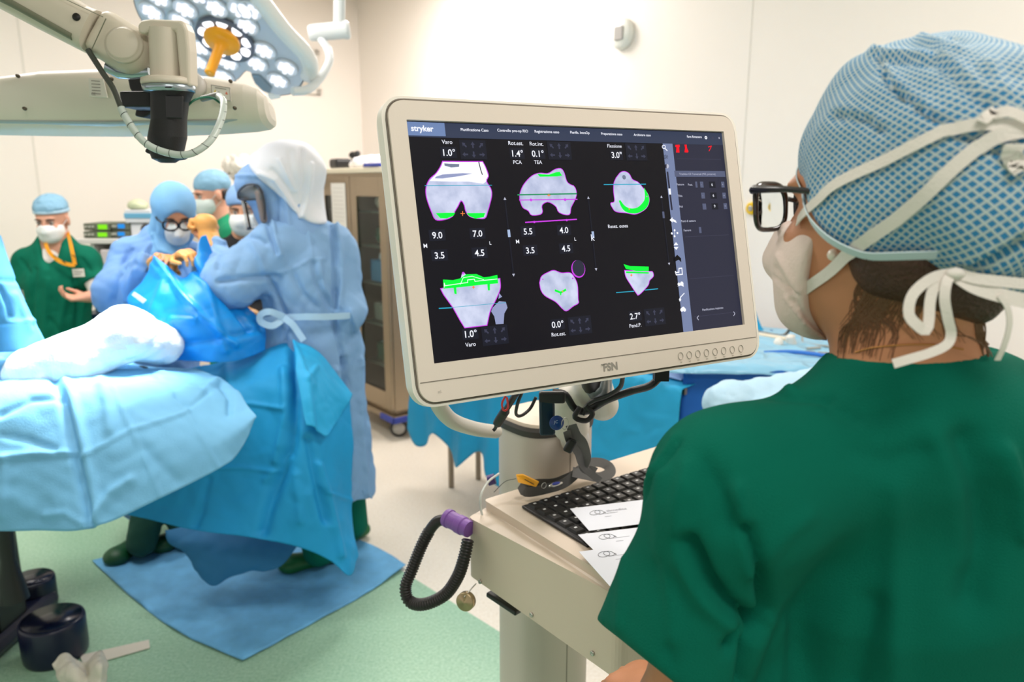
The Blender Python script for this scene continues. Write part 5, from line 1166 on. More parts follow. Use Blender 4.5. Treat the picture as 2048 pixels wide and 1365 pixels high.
# upright screen drape at the left edge
rows = [[(-140, 430, 2.6), (-60, 452, 2.56), (2, 472, 2.6)], [(-140, 520, 2.52), (-30, 525, 2.46), (20, 530, 2.55)], [(-140, 600, 2.52), (-10, 600, 2.45), (50, 604, 2.55)], [(-140, 700, 2.56), (0, 705, 2.5), (100, 700, 2.6)]]
sheet('screen_drape', rows, mat('drape_left', (78, 152, 198), .7, crump=.35, bump=.15, bscale=240, var=.05), 60, 50, amp=.006, sc=12, seed=52, folds=[([(-10, 560), (30, 562)], 4, -.01), ([(0, 575), (18, 610), (20, 630)], 7, -.02), ([(-10, 648), (76, 640)], 4, .01), ([(30, 590), (60, 660)], 6, .01)], label='blue drape standing up like a tent at the left picture edge', cat='drape')
# wrapped leg of the patient
pat = mat('wrap_white', (238, 244, 250), .85, crump=.5, cscale=14, bump=.5, bscale=160)
s = SDF(); s.cone(P(60, 745, 2.5), P(150, 725, 2.52), .085, .085, k=.03); s.cone(P(150, 725, 2.52), P(250, 668, 2.62), .085, .092, k=.03); s.cone(P(250, 668, 2.62), P(325, 690, 2.78), .09, .075, k=.04); s.cone(P(110, 700, 2.55), P(175, 690, 2.55), .04, .05, k=.04)
sdfobj('wrapped_leg', s, pat, None, .009, 2, amp=.007, sc=26, seed=61, label="patient's leg wrapped in white bandage lying on the pale blue drape", cat='person')
s = SDF(); s.cone(P(-80, 730, 2.6), P(60, 735, 2.6), .1, .06, k=.04); s.ell(P(20, 715, 2.6), (.12, .12, .06), k=.04)
sdfobj('bunched_drape', s, mat('drape_pale', (112, 178, 218), .75), None, .009, 2, amp=.02, sc=22, seed=66, label='bunched blue and white drape heap at the left of the wrapped leg', cat='drape')
# ------------------------------------------------------------------ equipment along the left wall
wh = mat('cart_white', (228, 224, 218), .5); gunm = mat('unit_grey', (104, 110, 92), .5)
def eb(px0, py0, px1, py1, Y, dep):
    a, b = P(px0, py0, Y), P(px1, py1, Y); return np.array([(a[0] + b[0]) / 2, Y + dep / 2, (a[2] + b[2]) / 2]), (abs(a[0] - b[0]), dep, abs(a[2] - b[2]))
YE = 4.75
c, sz = eb(182, 478, 275, 640, YE, .5)
cart = thing('equipment_cart', (c[0], c[1], 0), 'white shelf cart with dark openings behind the man in green', 'cart')
ztop_ = P(230, 478, YE)[2]
x0, x1 = c[0] - sz[0] / 2, c[0] + sz[0] / 2
def cartbox(nm, xa, xb, ya, yb, za, zb_, m, **k):
    m_ = MB(); m_.box(((xa + xb) / 2, (ya + yb) / 2, (za + zb_) / 2), (xb - xa, yb - ya, zb_ - za)); return part(nm, m_, m, cart, bevel=.004, **k)
cartbox('top', x0 - .12, x1 + .1, YE - .02, YE + .5, ztop_ - .03, ztop_, wh)
for xx in (x0, (x0 + x1) / 2 + .01, x1): cartbox('side_panel', xx - .012, xx + .012, YE, YE + .48, .06, ztop_ - .03, wh)
cartbox('back_panel', x0, x1, YE + .47, YE + .48, .1, ztop_ - .03, mat('cart_dark', (60, 40, 44), .7))
for zz in (ztop_ - .12, ztop_ - .34, .3): cartbox('shelf', x0, x1, YE, YE + .47, zz - .01, zz, wh)
for xx in (x0 + .02, x1 - .02):
    for yy in (YE + .04, YE + .44): m_ = MB(); m_.cyl((xx, yy, 0), (xx, yy, .07), .02, n=12); part('foot', m_, blackp, cart)
def emitbox(nm, c, size, m, par): mb = MB(); mb.box(c, size); return part(nm, mb, m, par, bevel=.002)
for i, (xa, xb, ya, yb, col, lab) in enumerate(((166, 221, 447, 461, 'g', 'upper grey monitor unit with a green display'), (166, 223, 463, 476, 'g', 'lower grey monitor unit with a green display'), (222, 260, 446, 460, 'b', 'upper grey monitor unit with a blue display'), (224, 261, 462, 475, 'b', 'lower grey monitor unit with a blue display'))):
    c, sz = eb(xa, ya, xb, yb, YE + .05, .26); t = thing('monitor_unit', c - ZA * sz[2] / 2, lab + ' on the cart behind the man in green', 'monitor unit', 'stacked units on the cart'); WLOC[t.name] = c - ZA * sz[2] / 2
    m_ = MB(); m_.box(c, sz); part('case', m_, gunm, t, bevel=.004)
    dc, ds = (eb(195, ya + 2.5, 214, yb - 2, YE + .045, .01) if col == 'g' else eb(235, ya + 2.5, 249, yb - 3, YE + .045, .01)); m_ = MB(); m_.box(dc, ds); part('display', m_, emat('disp_green', (130, 226, 20), 1.0) if col == 'g' else emat('disp_blue', (30, 140, 225), 1.0), t)
    for k in range(3):
        kx = (172 + k * 7) if col == 'g' else (226 + k * 3); q = P(kx, (ya + yb) / 2, YE + .045); m_ = MB(); m_.lathe([(0, 0), (.008, 0), (.008, .008), (0, .01)], q, (0, -1, 0), 12); part('knob', m_, mat('knob_grey', (170, 172, 160), .4), t)
def ebx(name, lab, cat, px0, py0, px1, py1, Y, dep, m, bevel=.006, group=None):
    c, sz = eb(px0, py0, px1, py1, Y, dep); mb = MB(); mb.box(c, sz); return mb.obj(name, m, label=lab, cat=cat, bevel=bevel, group=group)
b_ = ebx('supply_box', 'white box of supplies standing on the cart left of the blue hood', 'box', 260, 447, 302, 477, YE + .06, .2, mat('box_paper', (226, 228, 232), .6))
t = thing('glove_box', eb(248, 420, 303, 447, YE + .04, .22)[0], 'white box with a blue band on top of the supply box', 'box'); WLOC[t.name] = np.array(t.location)
c, sz = eb(248, 420, 303, 446, YE + .04, .22); m_ = MB(); m_.box(c, sz); part('carton', m_, mat('box_paper', (226, 228, 232), .6), t, bevel=.005)
c, sz = eb(247, 427, 304, 437, YE + .035, .23); m_ = MB(); m_.box(c, sz); part('band', m_, mat('band_blue', (110, 180, 215), .6), t, bevel=.002, label='blue band')
lump('plastic_bag', 'crumpled pale yellow pack on top of the blue banded box', 'bag', mat('pack_pale', (205, 212, 176), .5), P(275, 411, YE + .12) , (.12, .12, .07), 14, amp=.006)
ebx('document_stack', 'pale papers hanging below the cart opening behind the man', 'papers', 200, 500, 228, 545, YE - .03, .02, mat('papers_pink', (222, 212, 212), .8))
ebx('document_stack', 'white folder leaning on the cart beside the blue gowned elbow', 'papers', 230, 496, 262, 560, YE - .03, .02, mat('folder_white', (232, 226, 220), .8))
side = thing('side_trolley', (P(205, 640, 4.3)[0], 4.45, 0), 'low trolley with navy edge and white packs between the green scrubs and the blue gown', 'trolley')
c, sz = eb(160, 629, 240, 640, 4.3, .35); m_ = MB(); m_.box(c, sz); part('top', m_, mat('tray_navy', (40, 62, 100), .4), side, bevel=.004)
for xx in (c[0] - sz[0] * .45, c[0] + sz[0] * .45):
    for yy in (4.33, 4.6): m_ = MB(); m_.cyl((xx, yy, 0), (xx, yy, c[2]), .014, n=10); part('leg', m_, legm, side)
ebx('folded_pack', 'white folded pack lying on the low navy edged trolley', 'pack', 186, 612, 226, 627, 4.36, .2, mat('box_paper', (226, 228, 232), .6), .02)
ebx('folded_pack', 'thin grey pack on top of the white folded pack', 'pack', 190, 604, 212, 611, 4.4, .15, mat('pack_grey', (150, 168, 180), .6), .01)
ebx('olive_bag', 'olive green case behind the low trolley packs', 'case', 186, 570, 232, 604, 4.62, .1, mat('case_olive', (132, 136, 108), .7), .02)
m_ = MB(); m_.sphere(P(293, 463, 4.3), (.032, .03, .045)); m_.tube([P(293, 463, 4.3), P(293, 480, 4.45), P(296, 480, 4.78)], .01, 8); m_.obj('black_oval_pad', blackp, label='black oval pad on a stalk left of the hooded person with glasses', cat='equipment')  # black oval of unknown kind, modelled as a plain pad
# pale packs on a wall shelf behind the surgeon's hood
sh_ = thing('wall_shelf', P(475, 415, 5.6), 'narrow pale wall shelf behind the white hood', 'shelf'); WLOC[sh_.name] = P(475, 415, 5.6)
m_ = MB(); m_.box(P(500, 352, 5.7), (.42, .26, .02)); part('board', m_, wh, sh_, bevel=.003)
for px in (470, 530):
    m_ = MB(); q = P(px, 352, 5.7); m_.prism([q + (0, .35, -.01), q + (0, -.1, -.01), q + (0, .35, -.2)], (.015, 0, 0)); part('bracket', m_, wh, sh_)
lump('plastic_bag', 'pale translucent bag on the wall shelf behind the white hood', 'bag', mat('bag_cream', (240, 234, 222), .5), P(478, 334, 5.66), (.34, .2, .16), 15, amp=.03)
# ------------------------------------------------------------------ people
skin = mat('skin_tan', (205, 150, 118), .5, bump=.03, bscale=300, spec=.3)
skin_b = mat('skin_rosy', (214, 158, 132), .5, spec=.3)
glove = mat('glove_tan', (222, 158, 88), .5, bump=.1, bscale=90)
scrub = mat('scrub_green', (0, 104, 80), .85, spec=.2, crump=.4, cscale=5, bump=.15, bscale=260, var=.06, vscale=10)
gown = mat('gown_blue', (132, 172, 214), .8, crump=.6, cscale=5, bump=.15, bscale=200, var=.04)
hood_b = mat('hood_blue', (138, 176, 222), .8, crump=.4, cscale=6, bump=.15, bscale=200)
hood_w = mat('hood_white', (232, 234, 240), .7, crump=.7, cscale=5, bump=.15, bscale=120)
capm = mat('cap_blue', (132, 176, 202), .8, crump=.5, cscale=12, bump=.2, bscale=160, var=.06)
maskw = mat('mask_white', (232, 234, 232), .75, bump=.12, bscale=140)
maskg = mat('mask_greenish', (208, 220, 214), .75, bump=.12, bscale=140)
clog = mat('clog_green', (8, 74, 40), .5)
hairm = mat('hair_dark', (40, 26, 20), .5)
eyew = mat('eye_white', (190, 176, 166), .25); eyed = mat('eye_dark', (38, 26, 20), .2)
frame_m = mat('glasses_black', (16, 14, 14), .25)
shirt_w = mat('shirt_white', (238, 228, 222), .8, bump=.4, bscale=45)
def headframe(c, face, s=1.0, up=(0, 0, 1)):
    """columns: right, forward, up"""
    f = nrm(face); r = nrm(np.cross(f, up)); u = np.cross(r, f)
    return dict(c=np.asarray(c, float), R=np.array([r, f, u]), s=s)
def hp(H, x, y, z): return H['c'] + (H['R'][0] * x + H['R'][1] * y + H['R'][2] * z) * H['s']
def headsdf(s, H, neck=None, nr=.055, ears=True):
    k = H['s']; R = H['R']
    s.ell(hp(H, 0, -.012, .035), np.array((.075, .095, .086)) * k, R, .03)
    s.ell(hp(H, 0, .022, -.045), np.array((.060, .070, .074)) * k, R, .035)
    s.ell(hp(H, 0, .03, -.085), np.array((.042, .052, .034)) * k, R, .03)
    s.ell(hp(H, 0, .076, .02), np.array((.046, .016, .010)) * k, R, .014)
    for x in (-1, 1):
        s.ell(hp(H, .031 * x, .098, -.002), np.array((.017, .014, .012)) * k, R, .012, neg=True)
        s.ell(hp(H, .034 * x, .068, -.034), np.array((.02, .02, .018)) * k, R, .02)
        if ears: s.ell(hp(H, .077 * x, -.008, -.012), np.array((.009, .018, .031)) * k, R, .008)
    s.cone(hp(H, 0, .090, .006), hp(H, 0, .110, -.032), .007 * k, .012 * k, .012)
    for x in (-1, 1): s.ell(hp(H, .012 * x, .098, -.036), np.array((.009, .010, .008)) * k, R, .008)
    s.ell(hp(H, 0, .086, -.062), np.array((.024, .011, .006)) * k, R, .006); s.ell(hp(H, 0, .083, -.072), np.array((.020, .010, .006)) * k, R, .006)
    s.ell(hp(H, 0, .074, -.102), np.array((.02, .018, .016)) * k, R, .02)
    if neck is not None: s.cone(hp(H, 0, -.02, -.05), neck, nr * .95, nr * 1.08, .03)
def face_parts(H, root, brows=True):
    k = H['s']
    for x in (-1, 1):
        m_ = MB(); c = hp(H, .031 * x, .078, -.002); m_.sphere(c, .0118 * k, eyew, 16); g = nrm(H['R'][1] + np.array([0, 0, -.3])); m_.sphere(c + g * .0046 * k, .0082 * k, eyed, 12); part('eye', m_, None, root)
        m_ = MB(); m_.tube([hp(H, .013 * x, .091, .016), hp(H, .03 * x, .092, .021), hp(H, .05 * x, .080, .015)], [.0028 * k, .0036 * k, .002 * k], 8); part('eyebrow', m_, hairm, root)
        m_ = MB(); m_.tube([hp(H, .017 * x, .086, .003), hp(H, .03 * x, .0905, .0075), hp(H, .046 * x, .082, .002)], .0016 * k, 6); part('eyelashes', m_, hairm, root)
def handsdf(s, w, d, n, curl=.35, k=1.0, side=1, spread=.012, kk=.008, thumb=.5):
    """w wrist, d towards the fingers, n palm normal, side +1/-1 thumb side"""
    w = np.asarray(w, float); d = nrm(d); n = nrm(np.asarray(n) - d * (np.asarray(n) @ d)); t = np.cross(d, n) * side
    s.cone(w - d * .02, w + d * .03, .027 * k, .028 * k, .015, flat=(n, .72))
    s.cone(w + d * .03 * k + t * .010 * k, w + d * .082 * k + t * .018 * k, .022 * k, .021 * k, .015, flat=(n, .62))
    s.cone(w + d * .03 * k - t * .012 * k, w + d * .078 * k - t * .020 * k, .021 * k, .019 * k, .015, flat=(n, .62))
    L = ((.030, .026), (.033, .028), (.030, .027), (.024, .022))
    for i in range(4):
        b = w + d * (.084 - .004 * abs(i - 1.2)) * k + t * (.028 - .0195 * i) * k
        L0 = (.040, .044, .041, .033)[i] * k; a = curl; p = b; dd = d * math.cos(a) + n * math.sin(a) + t * spread * (1.5 - i) * 2
        rad = (.0092, .0095, .0090, .0078)[i] * k
        for j, l in enumerate((L0, L[i][0] * k * .85, L[i][1] * k * .75)):
            dd = nrm(dd); q = p + dd * l; s.cone(p, q, rad, rad * .92, kk if j == 0 else .003); p = q; rad *= .92; a += curl * 1.15; dd = d * math.cos(a) + n * math.sin(a) + t * spread * (1.5 - i) * 2
    b = w + d * .022 * k + t * .026 * k; q = b + nrm(d * .75 + t * .75 + n * thumb) * .042 * k; r_ = q + nrm(d * 1.0 + t * .15 + n * thumb * 1.2) * .030 * k; z = r_ + nrm(d * 1.0 - t * .1 + n * thumb * 1.4) * .024 * k
    s.cone(b, q, .0145 * k, .0115 * k, .012); s.cone(q, r_, .0115 * k, .0102 * k, .004); s.cone(r_, z, .0102 * k, .0085 * k, .003)
def clogs(root, ank, f, m=clog, cover=False):
    for a in ank:
        s = SDF(); a = np.array([a[0], a[1], 0.0]); f = nrm((f[0], f[1], 0))
        s.cone(a - f * .05 + ZA * .045, a + f * .14 + ZA * .036, .044, .046, .02, flat=(ZA, .8)); s.ell(a + f * .15 + ZA * .035, (.055, .055, .036), k=.02); s.ell(a - f * .02 + ZA * .07, (.045, .045, .045), k=.02); s.cut(a + ZA * .004, -ZA)
        sdfobj('clog', s, m, root, .006, 1)
def frame(base, face): f = nrm((face[0], face[1], 0)); return f, np.array([f[1], -f[0], 0])

# ---- man in green scrubs, far left
def man_green():
    b = np.array([P(118, 600, 4.22)[0], 4.22, 0]); f, r = frame(b, (.16, -1)); Y = 4.22
    root = thing('person', b, 'person in green scrubs with orange lanyard, pale cap and white mask standing at far left', 'person'); WLOC[root.name] = b
    H = headframe(P(104, 438, Y) + (0, .0, 0), (.10, -1, -.22), 1.02); nk = P(112, 498, Y + .03)
    shL, shR = P(170, 520, Y), P(56, 524, Y + .02)     # image right / image left shoulder
    s = SDF(); headsdf(s, H, nk, .057)
    s.cone(nk, P(115, 600, Y), .09, .13, .05, flat=(f, .72)); s.cone(P(115, 600, Y), P(118, 700, Y), .13, .14, .05, flat=(f, .75))
    s.cone(nk - ZA * .02, shL, .055, .055, .05); s.cone(nk - ZA * .02, shR, .055, .055, .05)
    eL, wL = P(202, 592, Y - .05), P(176, 594, Y - .24); eR, wR = P(48, 610, Y), P(60, 680, Y - .08)
    s.cone(shL, eL, .05, .042, .02); s.cone(eL, wL, .041, .029, .02); s.cone(shR, eR, .05, .042, .02); s.cone(eR, wR, .041, .03, .02)
    handsdf(s, wL, P(140, 597, Y - .28) - wL, (-.1, -.3, 1), .55, .95, 1, thumb=.4); handsdf(s, wR, -ZA, r, .3, .95, 1)
    hipL, hipR = P(145, 740, Y), P(90, 740, Y)
    for h_, x in ((hipL, .1), (hipR, -.1)):
        an = b + r * -x + ZA * .08; kn = (h_ + an) / 2; s.cone(h_, kn, .085, .055, .03); s.cone(kn, an, .055, .04, .02)
    sdfobj('body', s, skin_b, root, .006, 1)
    t = SDF(); t.cone(nk + ZA * .015 - f * .0, P(116, 570, Y), .105, .165, .04, flat=(f, .7)); t.cone(P(116, 570, Y), P(120, 715, Y), .165, .172, .05, flat=(f, .74))
    t.cone(nk - ZA * .012, shL, .062, .075, .05); t.cone(nk - ZA * .012, shR, .062, .075, .05)
    t.cone(shL, shL * .35 + eL * .65, .075, .072, .03); t.cone(shR, shR * .35 + eR * .65, .075, .07, .03)
    a = nrm(eL - shL); t.cut(shL * .4 + eL * .6, a, rad=.13); a = nrm(eR - shR); t.cut(shR * .4 + eR * .6, a, rad=.12)
    vb = nk + f * .10 + ZA * -.03
    t.cone(nk + f * .03 + ZA * .09, nk + f * .12 - ZA * .02, .062, .045, neg=True, k=.006); t.cone(nk + f * .12 - ZA * .02, nk + f * .14 - ZA * .085, .052, .02, neg=True, k=.006)
    fo = [([(70, 540), (62, 640), (75, 690)], 5, -.012), ([(95, 560), (88, 690)], 6, .008), ([(150, 560), (158, 600), (150, 690)], 6, -.012), ([(130, 600), (115, 680)], 7, .010), ([(42, 520), (58, 545)], 5, -.01), ([(165, 520), (180, 540)], 5, -.01), ([(100, 640), (140, 690)], 6, -.008)]
    sdfobj('scrub_top', t, scrub, root, .007, 2, folds=fo, amp=.008, sc=16, seed=2)
    u = SDF(); u.cone(nk + ZA * .05, nk - ZA * .06 + f * .02, .066, .090, .02, flat=(f, .95)); u.cut(nk + ZA * .05, nrm(ZA + f * -.2))
    u.cone(shL * .45 + eL * .55, eL, .054, .050, .01); u.cone(eL, eL * .8 + wL * .2, .05, .046, .02); u.cone(shR * .5 + eR * .5, eR, .056, .05, .02); u.cone(eR, eR * .3 + wR * .7, .05, .038, .02)
    sdfobj('undershirt', u, shirt_w, root, .006, 1, amp=.003, sc=50, seed=9)
    p_ = SDF()
    for h_, x in ((hipL, .1), (hipR, -.1)):
        an = b + r * -x + ZA * .07; kn = (h_ + an) / 2; p_.cone(h_ + ZA * .06, kn, .10, .08, .04); p_.cone(kn, an, .08, .072, .02)
    sdfobj('scrub_trousers', p_, scrub, root, .01, 2, amp=.006, sc=18, seed=3); clogs(root, (b - r * .1, b + r * .1), f)
    c = SDF(); c.ell(hp(H, 0, -.014, .062), np.array((.084, .104, .074)), H['R']); c.cut(hp(H, 0, .06, .042), nrm(-H['R'][2] + H['R'][1] * .12)); sdfobj('surgical_cap', c, capm, root, .005, 1, amp=.003, sc=60, seed=5)
    c = SDF(); c.ell(hp(H, 0, -.014, .045), np.array((.086, .106, .078)), H['R']); c.cut(hp(H, 0, .06, .042), nrm(-H['R'][2] + H['R'][1] * .12)); c.cut(hp(H, 0, .06, .062), nrm(H['R'][2] - H['R'][1] * .12)); sdfobj('cap_band', c, mat('cap_band', (178, 208, 226), .8), root, .004, 1)
    face_parts(H, root); mask(H, root, maskw, 1.0)
    lo = mat('lanyard_orange', (238, 158, 20), .55); q = [P(86, 462, Y + .02), P(96, 500, Y - .12), P(118, 522, Y - .15), P(140, 530, Y - .152), P(150, 530, Y - .15)]
    m_ = MB(); m_.ribbon(cr(q, 24), .02, (.1, -1, .15), .002); part('lanyard', m_, lo, root, label='orange lanyard')
    q = [P(136, 466, Y + .02), P(143, 495, Y - .12), P(150, 530, Y - .15)]; m_ = MB(); m_.ribbon(cr(q, 24), .02, (.1, -1, .15), .002); part('lanyard', m_, lo, root, label='orange lanyard')
    for (x, y) in ((110, 512), (128, 524), (147, 512)):
        m_ = MB(); m_.box(P(x, y, Y - .158), (.02, .002, .004), (nrm((.8, 0, -.5)), (0, 1, 0), nrm((.5, 0, .8)))); part('lanyard_print', m_, blackp, root)
    m_ = MB(); m_.box(P(157, 546, Y - .135), (.062, .004, .044), (nrm((1, 0, .04)), (0, 1, 0), nrm((-.04, 0, 1)))); 
    part('badge', m_, mat('label_white', (226, 222, 212), .5), root, label='white name badge')
    m_ = MB(); m_.box(P(156, 544, Y - .139), (.05, .001, .003)); m_.box(P(154, 549, Y - .139), (.04, .001, .003)); part('badge_print', m_, mat('label_print', (126, 118, 110), .6), root)
def mask(H, root, m, k=1.0, out=0.0, straps=True, low=-.105):
    s = SDF(); R = H['R']; q = H['s'] * k
    s.ell(hp(H, 0, .034, -.052), np.array((.0685, .078 + out, .064)) * q, R, .01); s.cone(hp(H, 0, .10, -.02), hp(H, 0, .104 + out, -.045), .016 * q, .02 * q, .02); s.ell(hp(H, 0, .06, -.085), np.array((.05, .05, .034)) * q, R, .02)
    s.cut(hp(H, 0, .02, 0), nrm(-R[1] * 1.0 + R[2] * .0)); s.cut(hp(H, 0, .1, -.010), nrm(R[2] - R[1] * .12), k=.006)
    o, V, F = sdfobj('face_mask', s, m, root, .004, 1)
    if straps:
        for x in (-1, 1):
            m_ = MB(); m_.tube([hp(H, .062 * x, .04, -.03), hp(H, .078 * x, .01, -.005), hp(H, .082 * x, -.02, .01)], .0016, 6); m_.tube([hp(H, .056 * x, .04, -.085), hp(H, .070 * x, .01, -.06), hp(H, .08 * x, -.015, -.04)], .0016, 6); part('mask_loop', m_, m, root)
def glasses(H, root, nm='eyeglasses', w=.028, h=.021, y=.107, thick=.0028, lens=True):
    g = MB(); R = H['R']
    for x in (-1, 1):
        c = hp(H, .032 * x, y, -.002); pts = [c + R[0] * w * (abs(math.cos(t)) ** .7 * np.sign(math.cos(t))) + R[2] * h * (abs(math.sin(t)) ** .8 * np.sign(math.sin(t))) - R[1] * (.012 * abs(math.cos(t)) if math.cos(t) * x > 0 else 0) for t in np.linspace(0, 2 * math.pi, 33)]
        g.tube(pts, thick, 8, frame_m, False)
        g.tube([hp(H, .060 * x, y - .010, .006), hp(H, .077 * x, .06, .006), hp(H, .080 * x, -.01, .002)], thick * .85, 8, frame_m)
        if lens: g.add([c - R[1] * .001] + [p for p in pts[:-1]], [(0, i + 1, (i + 1) % 32 + 1) for i in range(32)], mat('lens_glass', (240, 248, 250), .02, trans=1.0), True)
    g.tube([hp(H, -.006, y, .006), hp(H, .006, y, .006)], thick, 8, frame_m); part(nm, g, None, root)
man_green()
# ---- hooded nurse with glasses
def nurse():
    Y = 3.35; b = np.array([P(300, 1110, Y)[0], Y, 0]); f, r = frame(b, (.55, -.83))
    root = thing('person', b, 'person in pale blue gown, blue hood and black glasses holding the bright drape', 'person'); WLOC[root.name] = b
    H = headframe(P(348, 428, Y), (.50, -.80, -.42), 1.0); nk = P(328, 492, Y + .04)
    sR, sL = P(262, 515, Y - .02), P(385, 520, Y + .08); eR, wR = P(235, 585, Y - .14), P(305, 532, Y - .30); eL, wL = P(415, 600, Y - .1), P(405, 545, Y - .28)
    s = SDF(); headsdf(s, H, nk); s.cone(nk, P(318, 700, Y), .09, .12, .05, flat=(f, .8)); s.cone(nk, sR, .05, .05); s.cone(nk, sL, .05, .05)
    s.cone(sR, eR, .046, .04); s.cone(eR, wR, .038, .027); 
    handsdf(s, wR, P(345, 503, Y - .36) - wR, (.2, -.9, -.4), .5, .9, 1)
    for x in (-1, 1):
        h_ = P(315, 760, Y) + r * .09 * x; an = (PZ(284, 1085, .08), PZ(372, 1065, .08))[(x + 1) // 2]; kn = (h_ + an) / 2; s.cone(h_, kn, .08, .05, .03); s.cone(kn, an, .05, .035)
    sdfobj('body', s, skin, root, .006, 1)
    g = SDF(); g.cone(nk + ZA * .01, P(312, 600, Y), .10, .165, .05, flat=(f, .82)); g.cone(P(312, 600, Y), P(308, 760, Y), .165, .185, .05, flat=(f, .85)); g.cone(P(308, 760, Y), P(305, 960, Y), .185, .20, .05, flat=(f, .85))
    g.cone(nk - ZA * .02, sR, .065, .075, .05); g.cone(nk - ZA * .02, sL, .065, .075, .05); g.cone(sR, eR, .082, .088, .04); g.cone(eR, wR, .085, .048, .04); g.cone(eR + (0, 0, -.02), P(275, 560, Y - .22), .07, .06, .05); g.cone(sL, eL, .075, .06, .03)
    g.cut(wR + nrm(wR - eR) * .01, nrm(wR - eR), rad=.10)
    fo = [([(262, 500), (235, 560), (228, 600)], 6, -.018), ([(290, 510), (260, 560), (250, 610)], 6, .016), ([(320, 520), (285, 560)], 5, -.014), ([(340, 545), (350, 600)], 6, .01), ([(300, 490), (275, 520), (250, 530)], 5, .012), ([(275, 530), (300, 540)], 5, -.012), ([(240, 560), (250, 590), (270, 600)], 5, .012), ([(355, 520), (372, 560)], 6, -.012)]
    sdfobj('gown', g, mat('gown_nurse', (118, 160, 214), .8, crump=.6, cscale=5, bump=.15, bscale=200), root, .008, 2, folds=fo, amp=.012, sc=17, seed=12)
    p_ = SDF()
    for x in (-1, 1):
        h_ = P(315, 760, Y) + r * .09 * x; an = (PZ(284, 1085, .09), PZ(372, 1065, .09))[(x + 1) // 2]; p_.cone(h_, (h_ + an) / 2, .10, .078, .03); p_.cone((h_ + an) / 2, an, .078, .066, .03)
    sdfobj('scrub_trousers', p_, mat('scrub_dark', (6, 66, 52), .85), root, .009, 2, amp=.006, sc=18, seed=3)
    clogs(root, (PZ(284, 1098, 0), PZ(372, 1075, 0)), (-.28, -.9))
    h = SDF(); R = H['R']; h.ell(hp(H, 0, -.014, .04), np.array((.092, .112, .098)), R, .03); h.ell(hp(H, 0, .01, -.05), np.array((.09, .09, .09)), R, .03); h.cone(hp(H, 0, -.015, -.06), nk + ZA * .0, .082, .088, .04)
    h.cone(nk, nk - ZA * .05 + f * .03, .09, .10, .03)
    h.ell(hp(H, 0, .125, -.03), np.array((.061, .075, .093)), R, .010, neg=True)
    sdfobj('hood', h, mat('hood_nurse', (122, 176, 218), .8, bump=.15, bscale=200), root, .005, 2, amp=.003, sc=24, seed=4, folds=[([(306, 470), (318, 500), (345, 510)], 4, .008), ([(312, 440), (308, 480)], 4, -.006)])
    m_ = MB(); pts = [hp(H, .058 * math.cos(t), .088 - .03 * abs(math.cos(t)) , -.03 + .086 * math.sin(t)) for t in np.linspace(0, 2 * math.pi, 40)]; m_.tube(pts, .003, 8, caps=False); part('hood_edge', m_, mat('cap_band', (178, 208, 226), .8), root)
    face_parts(H, root); mask(H, root, maskw, .93, .012, False); glasses(H, root, thick=.0042, w=.029, h=.022, y=.112)
    gl = SDF(); handsdf(gl, wR, P(345, 503, Y - .36) - wR, (.25, -.5, -.8), .8, 1.05, 1, thumb=.7); gl.cone(wR - nrm(wR - eR) * .04, wR, .036, .03, .01)
    sdfobj('glove', gl, glove, root, .0035, 1, label='tan surgical glove')
    gl = SDF(); wl = P(352, 520, Y - .34); handsdf(gl, wl, P(378, 496, Y - .40) - wl, (-.2, .3, -1), .7, .9, -1); sdfobj('glove', gl, glove, root, .0035, 1, label='tan surgical glove')
nurse()
